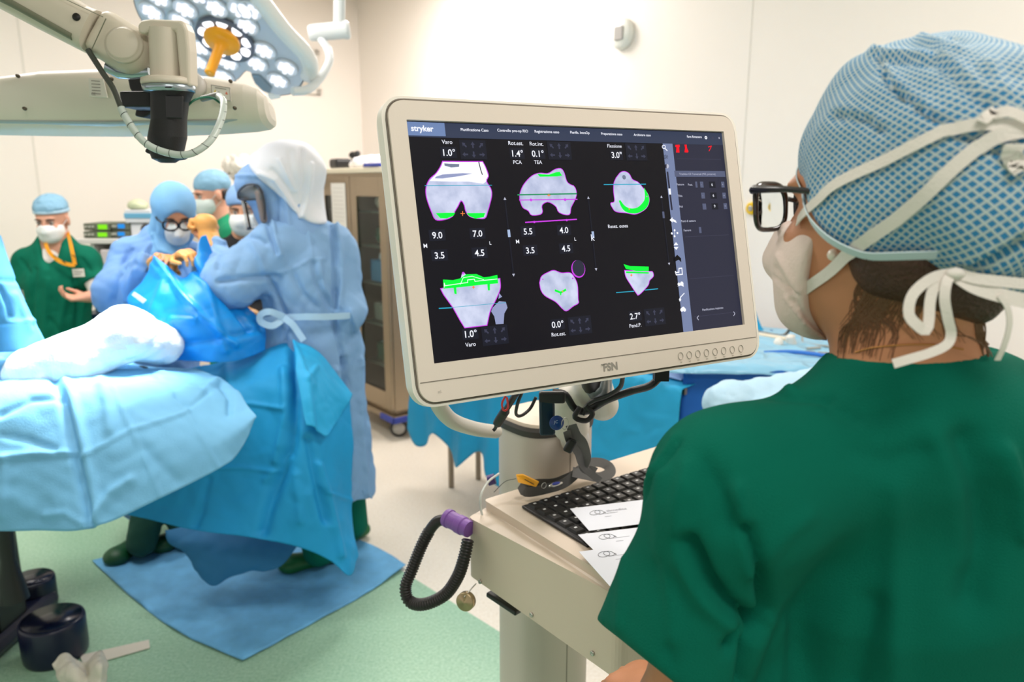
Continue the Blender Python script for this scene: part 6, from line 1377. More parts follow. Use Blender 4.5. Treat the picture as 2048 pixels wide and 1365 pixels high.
# ---- man with cap and mask in profile, behind
def man_cap():
    Y = 4.5; b = np.array([P(470, 900, Y)[0], Y, 0]); f, r = frame(b, (-.75, -.6))
    root = thing('person', b, 'person in green scrubs with pale blue cap, head turned left, behind the gowned figures', 'person'); WLOC[root.name] = b
    H = headframe(P(424, 388, Y), (-.72, -.62, -.18), 1.05); nk = P(448, 448, Y + .05)
    s = SDF(); headsdf(s, H, nk, .062); s.cone(nk, P(465, 640, Y), .1, .13, .05, flat=(f, .8))
    for x in (-1, 1):
        sh = nk - ZA * .06 + r * .17 * x; s.cone(nk - ZA * .04, sh, .055, .055); s.cone(sh, sh - ZA * .28, .05, .04); s.cone(sh - ZA * .28, sh - ZA * .3 + f * .2, .04, .03)
        h_ = P(465, 660, Y) + r * .09 * x; an = b + r * .1 * x + ZA * .08; s.cone(h_, (h_ + an) / 2, .085, .055, .03); s.cone((h_ + an) / 2, an, .055, .04)
        handsdf(s, sh - ZA * .3 + f * .2, f, -r * x, .5, .95, x)
    sdfobj('body', s, skin_b, root, .007, 1)
    t = SDF(); t.cone(nk + ZA * .0, P(465, 560, Y), .105, .17, .04, flat=(f, .75)); t.cone(P(465, 560, Y), P(465, 720, Y), .17, .17, .04, flat=(f, .75))
    for x in (-1, 1):
        sh = nk - ZA * .06 + r * .17 * x; t.cone(nk - ZA * .035, sh, .07, .075, .04); t.cone(sh, sh - ZA * .2, .075, .07)
    t.ell(nk + ZA * .05 + f * .03, (.065, .065, .06), neg=True, k=.008)
    sdfobj('scrub_top', t, mat('scrub_bright', (8, 138, 96), .85, bump=.15, bscale=260), root, .008, 2, amp=.005, sc=14, seed=22)
    p_ = SDF()
    for x in (-1, 1): h_ = P(465, 660, Y) + r * .09 * x; an = b + r * .1 * x + ZA * .08; p_.cone(h_, an, .1, .075, .04)
    sdfobj('scrub_trousers', p_, scrub, root, .012, 1); clogs(root, (b - r * .1, b + r * .1), f)
    c = SDF(); R = H['R']; c.ell(hp(H, 0, -.016, .052), np.array((.084, .108, .086)), R); c.cut(hp(H, 0, .06, .030), nrm(-R[2] + R[1] * .35)); sdfobj('surgical_cap', c, capm, root, .005, 1, amp=.003, sc=50, seed=6)
    c = SDF(); c.ell(hp(H, 0, -.03, -.005), np.array((.078, .085, .06)), R); c.cut(hp(H, 0, -.03, 0), R[1]); sdfobj('hair', c, hairm, root, .006, 1)
    face_parts(H, root); mask(H, root, maskg, 1.0, .004)
man_cap()
# ---- woman with cap and mask behind the hooded surgeon
def woman_mask():
    Y = 3.95; b = np.array([P(505, 900, Y)[0], Y, 0]); f, r = frame(b, (.1, -1))
    root = thing('person', b, 'person with dark eyes, pale blue cap and white mask looking out beside the white hood', 'person'); WLOC[root.name] = b
    H = headframe(P(491, 420, Y), (.10, -.98, -.10), 1.02); nk = P(498, 482, Y + .03)
    s = SDF(); headsdf(s, H, nk); s.cone(nk, P(505, 680, Y), .09, .12, .05, flat=(f, .75))
    W = []
    for x in (-1, 1):
        sh = nk - ZA * .06 + r * .15 * x; el = sh - ZA * .27 + r * .03 * x; wr = P(502, 630, Y - .3) if x > 0 else P(455, 650, Y - .25)
        s.cone(nk - ZA * .04, sh, .05, .05); s.cone(sh, el, .045, .038); s.cone(el, wr, .036, .027); W.append((el, wr))
        h_ = P(505, 690, Y) + r * .09 * x; an = b + r * .1 * x + ZA * .08; s.cone(h_, (h_ + an) / 2, .085, .055, .03); s.cone((h_ + an) / 2, an, .055, .04)
    sdfobj('body', s, skin, root, .006, 1)
    t = SDF(); t.cone(nk + ZA * .01, P(500, 580, Y), .09, .155, .04, flat=(f, .75)); t.cone(P(500, 580, Y), P(500, 650, Y), .155, .16, .04, flat=(f, .75))
    for x, (el, wr) in zip((-1, 1), W): sh = nk - ZA * .06 + r * .15 * x; t.cone(nk - ZA * .035, sh, .065, .068, .04); t.cone(sh, el, .065, .06); t.cone(el, el * .4 + wr * .6, .058, .045)
    sdfobj('black_top', t, mat('top_black', (10, 10, 14), .8), root, .008, 2, amp=.005, sc=14, seed=25)
    p_ = SDF(); p_.cone(P(503, 655, Y), P(506, 760, Y), .165, .17, .03, flat=(f, .75))
    for x in (-1, 1): h_ = P(505, 700, Y) + r * .09 * x; an = b + r * .1 * x + ZA * .08; p_.cone(h_, an, .1, .075, .04)
    sdfobj('scrub_trousers', p_, scrub, root, .012, 1); clogs(root, (b - r * .1, b + r * .1), f)
    for (el, wr), x in zip(W, (-1, 1)):
        gl = SDF(); handsdf(gl, wr, (-.8 * x, -.5, .1), (0, -.3, -1), .5, .95, -x); gl.cone(wr * .75 + el * .25, wr, .036, .03); sdfobj('glove', gl, mat('glove_beige', (196, 150, 100), .5), root, .004, 1, label='beige glove')
    c = SDF(); R = H['R']; c.ell(hp(H, 0, -.012, .05), np.array((.094, .112, .092)), R); c.cut(hp(H, 0, .06, .032), nrm(-R[2] + R[1] * .25)); sdfobj('surgical_cap', c, hood_b, root, .005, 1, amp=.004, sc=40, seed=8)
    face_parts(H, root); mask(H, root, maskw, 1.08, .012)
woman_mask()
# ---- surgeon with the big hood, seen from behind
def surgeon():
    Y = 3.2; b = np.array([P(640, 1140, 3.1)[0], 3.2, 0]); f, r = frame(b, (-.75, .62))
    root = thing('person', b, 'person in long pale blue gown and big white hood raising a gloved hand', 'person'); WLOC[root.name] = b
    H = headframe(P(556, 408, Y), (-.93, .22, -.14), 1.05); nk = P(600, 474, Y)
    sL, sR = P(548, 500, Y - .10), P(668, 500, Y + .06); eL, wL = P(446, 566, Y - .20), P(422, 488, Y - .02); eR, wR = P(690, 620, Y - .02), P(600, 640, Y + .32)
    s = SDF(); headsdf(s, H, nk, .06); s.cone(nk, P(620, 700, Y), .1, .13, .05, flat=(f, .8)); s.cone(nk, sL, .06, .055); s.cone(nk, sR, .06, .055)
    s.cone(sL, eL, .05, .042); s.cone(eL, wL, .04, .029); s.cone(sR, eR, .05, .042); s.cone(eR, wR, .04, .029)
    for x, an in ((-1, P(640, 1140, 3.08) * [1, 1, 0]), (1, P(708, 1075, 3.35) * [1, 1, 0])):
        h_ = P(625, 760, Y) + r * .1 * x; an = an + ZA * .08; s.cone(h_, (h_ + an) / 2, .09, .06, .03); s.cone((h_ + an) / 2, an, .06, .04)
    handsdf(s, wL, P(418, 445, Y + .02) - wL, (-.5, .8, 0), .7, 1, 1); handsdf(s, wR, (-.6, .6, 0), (-.6, -.6, 0), .4, 1, 1)
    sdfobj('body', s, skin, root, .007, 1)
    g = SDF(); g.cone(nk + ZA * .0, P(618, 560, Y), .11, .185, .06, flat=(f, .78)); g.cone(P(618, 560, Y), P(625, 700, Y), .185, .205, .06, flat=(f, .82)); g.cone(P(625, 700, Y), P(640, 960, Y), .205, .225, .06, flat=(f, .85))
    g.cone(P(668, 700, Y + .02), P(704, 960, Y + .06), .10, .095, .06); g.cone(P(704, 960, Y + .06), P(722, 985, Y + .05), .07, .05, .05)
    g.cone(nk - ZA * .01, sL, .08, .085, .06); g.cone(nk - ZA * .01, sR, .08, .09, .06)
    g.cone(sL, eL + (.03, 0, .0), .105, .108, .05); g.cone(eL + (.02, 0, 0), P(432, 540, Y - .1), .102, .085, .05); g.cone(P(432, 540, Y - .1), wL, .082, .05, .04)
    g.cone(sR, eR, .092, .085, .05); g.cone(eR, wR, .08, .06, .05)
    g.cut(wL + nrm(wL - eL) * .0, nrm(wL - eL), rad=.1); g.cut(P(640, 975, Y), nrm((-.25, 0, -1)), rad=.35)
    def z3(l): return [(380 + x * .3224, 280 + y * .3224) for x, y in l]
    fo = [(z3([(880, 500), (900, 700), (905, 880), (895, 1040)]), 5, -.022), (z3([(910, 520), (935, 700), (940, 900), (930, 1030)]), 6, .014), (z3([(480, 500), (510, 620), (540, 700)]), 5, -.018), (z3([(505, 500), (540, 640), (560, 710)]), 5, .014),
          (z3([(500, 870), (540, 970), (590, 1080), (600, 1250)]), 5, -.02), (z3([(700, 430), (740, 600), (760, 740)]), 3.5, .006), (z3([(540, 830), (660, 790), (740, 745), (840, 740)]), 3.5, .007), (z3([(760, 750), (790, 900), (850, 1000), (920, 1200)]), 5, -.012), (z3([(800, 760), (820, 880), (880, 1000)]), 5, .010),
          (z3([(180, 880), (320, 860), (540, 850)]), 6, -.02), (z3([(120, 640), (190, 700), (170, 800)]), 4, -.014), (z3([(150, 620), (210, 640)]), 4, .012), (z3([(310, 590), (420, 610), (470, 640)]), 6, -.014), (z3([(380, 640), (440, 740), (460, 800)]), 7, .010), (z3([(560, 1110), (620, 1250), (640, 1400)]), 6, .014), (z3([(880, 1120), (930, 1240), (960, 1400)]), 5, -.02), (z3([(780, 430), (880, 490)]), 4, -.012),
          (z3([(1000, 1060), (1040, 1200), (1050, 1400)]), 5, .012), (z3([(640, 850), (700, 960), (790, 1040)]), 7, -.010)] + [([(690, 720), (694, 860), (700, 980)], 6, -.03), ([(672, 740), (676, 860), (684, 960)], 6, .02), ([(718, 720), (722, 860), (734, 985)], 6, .015)]
    sdfobj('gown', g, gown, root, .007, 2, folds=fo, amp=.012, sc=15, seed=17)
    # flared hem corner
    sheet('gown_hem', [[(655, 700, Y + .0), (690, 690, Y - .05), (722, 690, Y + .02), (728, 700, Y + .12)], [(660, 840, Y), (698, 840, Y - .08), (726, 835, Y + .02), (732, 840, Y + .12)], [(672, 950, Y), (700, 965, Y - .06), (742, 998, Y + .0), (738, 980, Y + .12)]], gown, 50, 40, amp=.008, sc=12, seed=19, parent=root)
    # belt and bow
    bl = mat('belt_pale', (172, 206, 232), .8)
    m_ = MB(); m_.ribbon(cr([P(*p) for p in ((528, 642, 3.0), (565, 636, 2.99), (610, 634, 2.965), (650, 634, 2.98), (690, 632, 3.05), (712, 630, 3.15))], 30), .026, (0, -1, .1), .004); part('belt', m_, bl, root, label='pale cloth belt')
    for pts in (((568, 634, 2.97), (540, 624, 2.95), (522, 630, 2.95), (522, 644, 2.95), (545, 652, 2.95), (568, 638, 2.97)), ((568, 636, 2.965), (584, 648, 2.955), (596, 664, 2.95), (608, 682, 2.94))):
        m_ = MB(); m_.ribbon(cr([P(*p) for p in pts], 26), .026, (0, -1, .2), .004); part('bow', m_, bl, root)
    # hood: blue front cowl, white rear bag, clear visor
    R = H['R']
    def hoodshape(h, o=0.0):
        h.cone(P(568, 352, Y), P(598, 446, Y + .02), .128 + o, .092 + o, .05); h.ell(P(588, 342, Y + .01), np.array((.112, .12, .098)) + o, k=.04); h.ell(P(520, 368, Y - .02), np.array((.10, .12, .085)) + o, k=.05)
        h.cone(P(615, 345, Y + .03), P(628, 418, Y + .04), .050 + o, .022 + o, .03); h.cone(P(555, 420, Y), P(590, 468, Y), .095 + o, .12 + o, .05)
        h.cone(P(560, 322, Y), P(602, 318, Y + .03), .05 + o, .045 + o, .03)
    h = SDF(); hoodshape(h)
    h.ell(hp(H, 0, .150, -.045), np.array((.085, .085, .085)), R, .010, neg=True)
    sdfobj('hood', h, hood_b, root, .006, 2, amp=.006, sc=13, seed=31, folds=[([(548, 370), (556, 400), (552, 440)], 4, -.012), ([(470, 352), (520, 352), (545, 362)], 4, .01), ([(560, 380), (575, 420), (580, 460)], 5, .010)])
    w = SDF(); hoodshape(w, .014); w.cut(P(548, 366, Y), nrm((-.72, 0, -.69)), k=.02); w.cut(P(600, 440, Y), nrm((-.2, 0, -1)), k=.02)
    sdfobj('hood_cover', w, hood_w, root, .006, 2, amp=.0045, sc=16, seed=33, folds=[([(603, 300), (608, 360), (600, 425)], 5, -.010), ([(622, 330), (618, 380), (606, 430)], 5, .014), ([(520, 348), (550, 360), (575, 395), (600, 432)], 5, .012), ([(580, 305), (585, 360), (596, 410)], 6, -.007), ([(545, 340), (575, 375), (594, 420)], 5, -.009), ([(560, 320), (590, 380)], 5, .01)], label='white translucent rear of the hood')
    vis = mat('visor_clear', (235, 242, 246), .03, trans=1.0)
    m_ = MB(); V_ = []; n1, n2 = 14, 10
    for i in range(n1):
        for j in range(n2):
            a = (i / (n1 - 1) - .5) * 2.1; z = .03 - .115 * j / (n2 - 1); V_.append(hp(H, .105 * math.sin(a), .125 * math.cos(a) + .02, z))
    m_.add(V_, [(i * n2 + j, (i + 1) * n2 + j, (i + 1) * n2 + j + 1, i * n2 + j + 1) for i in range(n1 - 1) for j in range(n2 - 1)]); part('visor', m_, vis, root, solid=.001, label='clear visor')
    m_ = MB(); m_.tube(cr([P(*p) for p in ((476, 396, Y - .10), (477, 384, Y - .13), (492, 371, Y - .15), (512, 370, Y - .155), (522, 380, Y - .155), (528, 400, Y - .15), (530, 420, Y - .14), (529, 440, Y - .14))], 40), .0042, 8); m_.tube(cr([P(*p) for p in ((476, 396, Y - .10), (484, 400, Y - .12), (500, 400, Y - .13), (516, 398, Y - .14))], 20), .004, 8)
    part('visor_rim', m_, mat('rim_grey', (52, 54, 60), .3), root, label='dark visor rim')
    vp = MB(); q = cr([P(*p) for p in ((478, 396, Y - .105), (480, 384, Y - .125), (494, 373, Y - .14), (512, 373, Y - .15), (524, 398, Y - .15), (500, 400, Y - .13))], 30); cc_ = q.mean(0); vp.add([cc_] + list(q), [(0, i + 1, (i + 1) % 30 + 1) for i in range(30)]); part('visor_window', vp, mat('visor_grey', (120, 124, 128), .12), root, solid=.001)
    m_ = SDF(); m_.cone(P(518, 386, Y - .135), P(528, 440, Y - .12), .018, .014); sdfobj('helmet_strap', m_, mat('strap_brown', (134, 118, 112), .5), root, .004, 1)
    face_parts(H, root); mask(H, root, maskw, .95)
    gl = SDF(); wd = P(410, 452, Y + .0) - wL; handsdf(gl, wL + nrm(wL - eL) * .01, wd, (-.9, .1, .1), 1.15, 1.15, -1, thumb=1.0); gl.cone(wL - nrm(wL - eL) * .03, wL + nrm(wd) * .03, .042, .042, .02); gl.ell(P(412, 446, Y - .01), (.046, .04, .038), k=.02)
    sdfobj('glove', gl, mat('glove_orange', (240, 172, 92), .5, bump=.1, bscale=90), root, .0035, 1, label='orange tan surgical glove')
    gl = SDF(); handsdf(gl, wR, (-.6, .6, 0), (-.6, -.6, 0), .5, 1.02, 1); sdfobj('glove', gl, glove, root, .004, 1)
    p_ = SDF()
    for x, an in ((-1, P(640, 1140, 3.08) * [1, 1, 0]), (1, P(708, 1075, 3.35) * [1, 1, 0])): h_ = P(625, 760, Y) + r * .1 * x; p_.cone(h_, an + ZA * .09, .1, .07, .04)
    sdfobj('scrub_trousers', p_, scrub, root, .012, 1)
    for c_, ff in ((P(650, 1128, 3.12), (-.9, -.35)), (P(706, 1078, 3.35), (-.4, -.4))): clogs(root, (c_ * [1, 1, 0],), ff, mat('clog_bright', (10, 96, 44), .5))
surgeon()
# ------------------------------------------------------------------ woman in the foreground, seen from behind her left shoulder
def cap_material():
    m = bpy.data.materials.new('cap_lattice'); m.use_nodes = True; nt = m.node_tree; b = nt.nodes['Principled BSDF']
    at = nt.nodes.new('ShaderNodeAttribute'); at.attribute_name = 'pat'
    sep = nt.nodes.new('ShaderNodeSeparateXYZ'); nt.links.new(at.outputs['Vector'], sep.inputs[0])
    def math_(op, a, b_=None, c_=None):
        n = nt.nodes.new('ShaderNodeMath'); n.operation = op
        for i, x in enumerate((a, b_, c_)):
            if x is None: continue
            if isinstance(x, (int, float)): n.inputs[i].default_value = x
            else: nt.links.new(x, n.inputs[i])
        return n.outputs[0]
    u = math_('MULTIPLY', sep.outputs[0], 1 / .0086); v = math_('MULTIPLY', sep.outputs[1], 1 / .0066)
    res = []
    for op in ('ADD', 'SUBTRACT'):
        x = math_('FRACT', math_('ADD', math_(op, u, v), 500.0)); x = math_('MULTIPLY', math_('ABSOLUTE', math_('SUBTRACT', x, .5)), 2.0)
        mr = nt.nodes.new('ShaderNodeMapRange'); mr.inputs[1].default_value = .62; mr.inputs[2].default_value = .80; nt.links.new(x, mr.inputs[0]); res.append(mr.outputs[0])
    ln = math_('MAXIMUM', res[0], res[1])
    mx = nt.nodes.new('ShaderNodeMix'); mx.data_type = 'RGBA'; nt.links.new(ln, mx.inputs['Factor'])
    mx.inputs[6].default_value = lin((38, 124, 172)) + (1,); mx.inputs[7].default_value = lin((188, 200, 196)) + (1,)
    nt.links.new(mx.outputs[2], b.inputs['Base Color']); b.inputs['Roughness'].default_value = .75
    bp = nt.nodes.new('ShaderNodeBump'); bp.inputs['Strength'].default_value = .25; bp.inputs['Distance'].default_value = .002; nt.links.new(ln, bp.inputs['Height']); nt.links.new(bp.outputs['Normal'], b.inputs['Normal'])
    return m
def zB(l): return [(1180 + x * .5312, 640 + y * .5312) for x, y in l]
def zH(l): return [(1480 + x * .3077, 340 + y * .3077) for x, y in l]
def zC(l): return [(1480 + x * .2931, 40 + y * .2931) for x, y in l]
def foreground():
    f = nrm((-.50, .86, -.10)); c0 = P(1672, 508, .66); fr = headframe((0, 0, 0), f, 1.06)
    cen = c0 + fr['R'][0] * .085 + fr['R'][2] * .046
    H = headframe(cen, f, 1.06); R = H['R']
    base = np.array([P(1850, 1300, .74)[0], .74, 0.0])
    root = thing('person', base, 'person in dark green scrubs and blue lattice cap seen from behind, facing the monitor', 'person'); WLOC[root.name] = base
    nk = P(1825, 880, .742)
    sL, sR = P(1450, 968, .672), P(2250, 960, .70)
    eL, wL = P(1350, 1425, .71), P(1312, 1404, .895)
    hd = nrm(P(1246, 1342, .985) - wL)
    s = SDF(); headsdf(s, H, None)
    s.cone(hp(H, 0, -.015, -.05), P(1812, 745, .695), .055, .060, .03); s.cone(P(1812, 745, .695), nk, .060, .060, .03)
    s.ell(hp(H, -.01, -.045, -.03), (.062, .062, .07), R, .03)
    s.cone(nk, P(1850, 1000, .755), .062, .12, .05, flat=((0, 1, 0), .7)); s.cone(P(1850, 1000, .75), P(1855, 1750, .76), .13, .14, .05, flat=((0, 1, 0), .7))
    s.cone(nk - ZA * .02, sL + (.01, .01, -.01), .05, .048, .04); s.cone(nk - ZA * .02, sR, .05, .05, .04)
    s.cone(sL + (.01, .01, -.01), eL, .036, .040, .02); s.cone(eL, wL, .040, .027, .02); eR = sR + (.05, .02, -.27); s.cone(sR, eR, .05, .04, .02); s.cone(eR, eR + (-.06, .2, .02), .04, .028, .02)
    handsdf(s, wL, hd, (.15, .15, -1), .42, .98, -1, thumb=.2); handsdf(s, eR + (-.06, .2, .02), (-.3, .9, 0), (0, 0, -1), .4, .98, 1)
    for x in (-1, 1): h_ = base + (x * .09, 0, .86); an = base + (x * .1, 0, .08); s.cone(h_, (h_ + an) / 2, .085, .055, .03); s.cone((h_ + an) / 2, an, .055, .04)
    body, BV, BF = sdfobj('body', s, mat('skin_warm', (200, 136, 98), .48, bump=.06, bscale=260, var=.05, vscale=14, spec=.35), root, .0045, 2)
    tree = bvh(BV, BF)
    He = dict(H); He['c'] = H['c'] - H['R'][1] * .009; He['s'] = 1.0; face_parts(He, root)
    # nails on the visible hand are left to the body mesh; scrub top
    t = SDF(); 
    t.cone(P(1826, 858, .704), P(1850, 1010, .745), .078, .16, .07, flat=((0.1, 1, 0), .86)); t.cone(P(1850, 1010, .745), P(1870, 1500, .75), .165, .185, .06, flat=((.1, 1, 0), .66)); t.cone(P(1870, 1500, .75), P(1870, 2100, .76), .185, .19, .05, flat=((.1, 1, 0), .7))
    t.cone(P(1828, 862, .708), sL + ZA * .0, .076, .062, .05); t.cone(P(1845, 862, .708), sR, .076, .068, .05)
    slv = P(1378, 1215, .70); t.cone(sL, slv, .063, .074, .04); t.cone(slv, P(1330, 1345, .705), .072, .090, .03)
    t.cone(sL + (.03, .0, -.02), P(1500, 1080, .70), .06, .05, .05); t.cone(P(1478, 1140, .735), P(1500, 1330, .745), .050, .045, .03); t.cone(P(1500, 1330, .745), P(1540, 1600, .75), .045, .06, .03)
    hn = nrm(np.cross(ray(1193, 1240), ray(1345, 1362))); hn = hn if hn[2] < 0 else -hn; t.cut(P(1193, 1240, .69), hn, c=P(1290, 1400, .69), rad=.165)
    slvR = sR + (.045, .02, -.22); t.cone(sR, slvR, .07, .085, .04); t.cut(slvR - ZA * .01, -ZA, rad=.12)
    t.cone(P(1812, 742, .693), P(1826, 858, .704), .0665, .082, .03)
    t.cut(P(1815, 704, .632), nrm((0, .22, 1)), c=P(1815, 640, .70), rad=.11)
    fo = [(zB([(370, 830), (440, 980), (520, 1080), (640, 1150)]), 15, -.020), (zB([(590, 790), (640, 950), (672, 1100), (640, 1160), (600, 1230), (580, 1380)]), 13, -.019), (zB([(560, 640), (590, 800), (620, 950)]), 16, .010),
          (zB([(380, 560), (340, 700), (350, 900), (430, 1050), (540, 1140)]), 24, .010), (zB([(270, 580), (275, 900), (300, 1200)]), 20, .007), (zB([(335, 455), (250, 590), (190, 700), (120, 870)]), 4, -.005), (zB([(320, 440), (235, 580), (170, 700), (100, 880)]), 7, .003),
          (zB([(640, 280), (760, 290), (900, 300)]), 9, -.006), (zB([(520, 285), (640, 262), (760, 262)]), 9, .006), (zB([(1420, 470), (1470, 650), (1480, 820), (1440, 1050)]), 38, -.014), (zB([(1560, 500), (1610, 640), (1634, 800)]), 18, .010), (zB([(1300, 440), (1400, 600), (1420, 900)]), 30, .006),
          (zB([(1150, 640), (1150, 1365)]), 26, .006), (zB([(1060, 1080), (1000, 1365)]), 30, -.009), (zB([(420, 560), (470, 620), (520, 760)]), 30, -.010), (zB([(650, 910), (740, 800), (820, 740)]), 18, .004), (zB([(700, 1150), (690, 1365)]), 22, .008), (zB([(560, 1170), (520, 1240)]), 12, -.012), (zB([(260, 920), (300, 1300)]), 16, -.005), (zB([(130, 900), (110, 1150)]), 12, .004),
          (zB([(1000, 500), (1100, 540), (1250, 500)]), 24, -.004), (zB([(900, 330), (1000, 380)]), 16, -.004), (zB([(860, 130), (900, 125), (1200, 112), (1430, 125)]), 3, .0016), (zB([(800, 160), (1000, 134), (1300, 128), (1480, 150)]), 2.4, -.0012)]
    scrubf = mat('scrub_deep', (0, 103, 83), .9, spec=.15, crump=.12, cscale=5, bump=.25, bscale=700, var=.04, vscale=6)
    to, TV, TF = sdfobj('scrub_top', t, scrubf, root, .0055, 3, folds=fo, amp=.0025, sc=13, seed=77)
    p_ = SDF()
    p_.cone(base + ZA * 1.0, base + ZA * .85, .17, .17, .03, flat=((0, 1, 0), .7))
    for x in (-1, 1): p_.cone(base + (x * .09, 0, .86), base + (x * .1, 0, .07), .1, .075, .04)
    sdfobj('scrub_trousers', p_, scrubf, root, .012, 1); clogs(root, (base + (-.1, 0, 0), base + (.1, 0, 0)), (-.1, 1))
    # hair at the nape and strands
    hr = mat('hair_brown', (74, 44, 26), .4, bump=.5, bscale=300)
    h = SDF(); h.ell(hp(H, 0, -.050, -.062), np.array((.061, .046, .042)), R, .03); h.ell(hp(H, -.050, -.025, -.042), np.array((.030, .045, .036)), R, .03); h.cone(hp(H, .02, -.09, -.03), P(1938, 612, .645), .034, .014, .03)
    h.cone(hp(H, 0, -.020, -.06), P(1812, 700, .695), .0595, .0590, .02); h.cut(P(1800, 612, .66), nrm((-.22, .0, -1)), k=.012)
    h.cut(P(1712, 600, .66), nrm((-1, .35, -.35)), k=.012)
    _, HV, HF = sdfobj('hair', h, hr, root, .004, 1, amp=.002, sc=60, seed=3, label='dark brown hair at the nape')
    hs_ = mat('hair_strand', (112, 74, 46), .45); st = MB(); rng = random.Random(5)
    def strand(pts, r=.0005, off=.0008, y=.66):
        q = cr(np.array([list(p) + [0] for p in pts]), 22); st.tube([on(tree, a[0], a[1], off, y)[0] for a in q], [r * (1 - .5 * i / 21) for i in range(22)], 5)
    for i in range(70):
        x = 1735 + rng.random() * 75; y = 535 + rng.random() * 50; e = 1676 + rng.random() ** 1.6 * 110; strand([(x, y), (x - 18 - rng.random() * 14, y + 50), (e + 10, 650 + rng.random() * 20), (e, 680 + rng.random() * 42)], .0003 + rng.random() * .0003)
    for i in range(60):
        x = 1760 + rng.random() * 150; strand([(x, 560), (x - 30 - rng.random() * 30, 600), (x - 60 - rng.random() * 40, 640 + rng.random() * 30)], .0004)
    for i in range(18):
        x = 1800 + rng.random() * 120; strand([(x, 585), (x - 10 + rng.random() * 20, 640), (x + 10 + rng.random() * 25, 668 + rng.random() * 20)], .0003)
    part('loose_strands', st, hs_, root)
    st = MB()
    for i in range(20):
        o = rng.random() * 1; st.tube(cr([P(1934 + o * 24, 556, .635), P(1944 + o * 16, 610, .635), P(1948 + o * 18 + rng.random() * 10, 660, .64), P(1950 + rng.random() * 34, 690 + rng.random() * 26, .645)], 20), .0007, 5)
    st.tube(cr([P(1866, 620, .628), P(1900, 665, .62), P(1945, 676, .62), P(1975, 700, .63), P(1985, 714, .64)], 24), .0005, 5); st.tube(cr([P(1885, 640, .628), P(1925, 668, .62), P(1965, 690, .62)], 24), .0004, 5)
    part('loose_strands', st, hs_, root)
    # bouffant cap
    c = SDF(); c.ell(hp(H, 0, -.024, .040), np.array((.089, .112, .078)), R, .03); c.ell(hp(H, .005, -.055, .030), np.array((.096, .098, .080)), R, .04); c.ell(hp(H, -.015, -.02, .066), np.array((.058, .060, .050)), R, .035); c.ell(hp(H, .0, -.088, -.008), np.array((.082, .058, .080)), R, .04); c.cone(hp(H, -.035, .0, .096), hp(H, .01, -.035, .100), .018, .022, .04)
    c.ell(hp(H, .05, -.150, -.03), np.array((.05, .04, .035)), R, .03); c.ell(hp(H, -.066, -.015, -.010), np.array((.028, .05, .045)), R, .03)
    pl = hp(H, 0, .09, .048); n_ = nrm(-R[2] * .75 + R[1] * .66); pl2 = hp(H, 0, .0, -.040); n2_ = nrm(-R[2] * .89 + R[1] * .42)
    c.cut(pl, n_); c.cut(pl2, n2_)
    cf = [(zC([(960, 330), (1010, 430), (1080, 510), (1200, 590), (1330, 680), (1430, 750)]), 5, -.007), (zC([(990, 300), (1060, 420), (1180, 520), (1350, 640)]), 8, .005), (zC([(900, 200), (1000, 230), (1150, 240), (1300, 250)]), 8, .006), (zC([(930, 240), (960, 290), (1100, 275), (1300, 290)]), 6, -.006), (zC([(1240, 130), (1380, 170), (1500, 190)]), 10, .006), (zC([(1440, 130), (1520, 175)]), 6, -.006),
          (zC([(640, 660), (780, 655), (900, 700), (960, 760)]), 9, -.006), (zC([(700, 620), (860, 640), (960, 700)]), 9, .004), (zC([(1320, 250), (1480, 400), (1640, 560), (1700, 640)]), 12, -.006), (zC([(1380, 240), (1540, 380), (1700, 520)]), 12, .005), (zC([(1480, 780), (1600, 830), (1750, 900), (1900, 960)]), 8, -.006), (zC([(1700, 300), (1800, 500)]), 14, .006),
          (zH([(1846, 450), (1700, 560), (1560, 630), (1450, 660)]), 9, -.010), (zH([(1846, 400), (1650, 540), (1480, 620)]), 10, .004)]
    V, F = c.mesh(.005, 3); N = vnorm(V, F); V = V + N * (crinkle(V, 24, 71) * .0055 + crinkle(V, 60, 72) * .0016)[:, None]; V = crease(V, vnorm(V, F), [(a, w * 1.0, h_ * .9) for a, w, h_ in cf])
    cc = hp(H, 0, -.03, .05); D = (V - cc) @ R.T
    az = np.arctan2(D[:, 1] , -D[:, 0]); el = np.arctan2(D[:, 2], np.hypot(D[:, 0], D[:, 1]))
    # planar-ish side mapping keeps the lattice even, blended to a top mapping
    u = az * .105; v = el * .115
    mb = MB(); fl = [tuple(dict.fromkeys(q)) for q in F.tolist()]; mb.v = V.tolist(); mb.f = fl; mb.m = [0] * len(fl); mb.s = [True] * len(fl)
    co = mb.obj('surgical_cap', cap_material(), root, label='blue cap with cream lattice pattern')
    at = co.data.attributes.new('pat', 'FLOAT_VECTOR', 'POINT')
    arr = np.stack([u, v, u * 0], 1).astype(np.float32).ravel()
    if len(co.data.vertices) == len(V): at.data.foreach_set('vector', arr)
    hV = HV; ctree = bvh(np.vstack([V, BV, HV]), np.vstack([F, BF + len(V), HF + len(V) + len(BV)]))
    white = mat('tie_white', (234, 226, 216), .75, bump=.15, bscale=400)
    def strap(pts, w, nm, off=.0015, y=.64, tr=ctree, n=46, sub=(), m=white):
        q = cr(np.array([list(p) + [0] for p in pts]), n); ps, ns = [], []
        for a in q:
            p_, nn = on(tr, a[0], a[1], off, y); ps.append(p_); ns.append(nn)
        ps = np.array(ps); dist = np.linalg.norm(ps - CO, axis=1)
        # keep continuous where the ray slips off the surface, then smooth
        raw = dist.copy()
        for _ in range(8):
            dist[1:-1] = dist[1:-1] * .4 + (dist[:-2] + dist[2:]) * .3; dist = np.minimum(dist, raw)
        for _ in range(2): dist[1:-1] = dist[1:-1] * .4 + (dist[:-2] + dist[2:]) * .3
        dist -= .0012
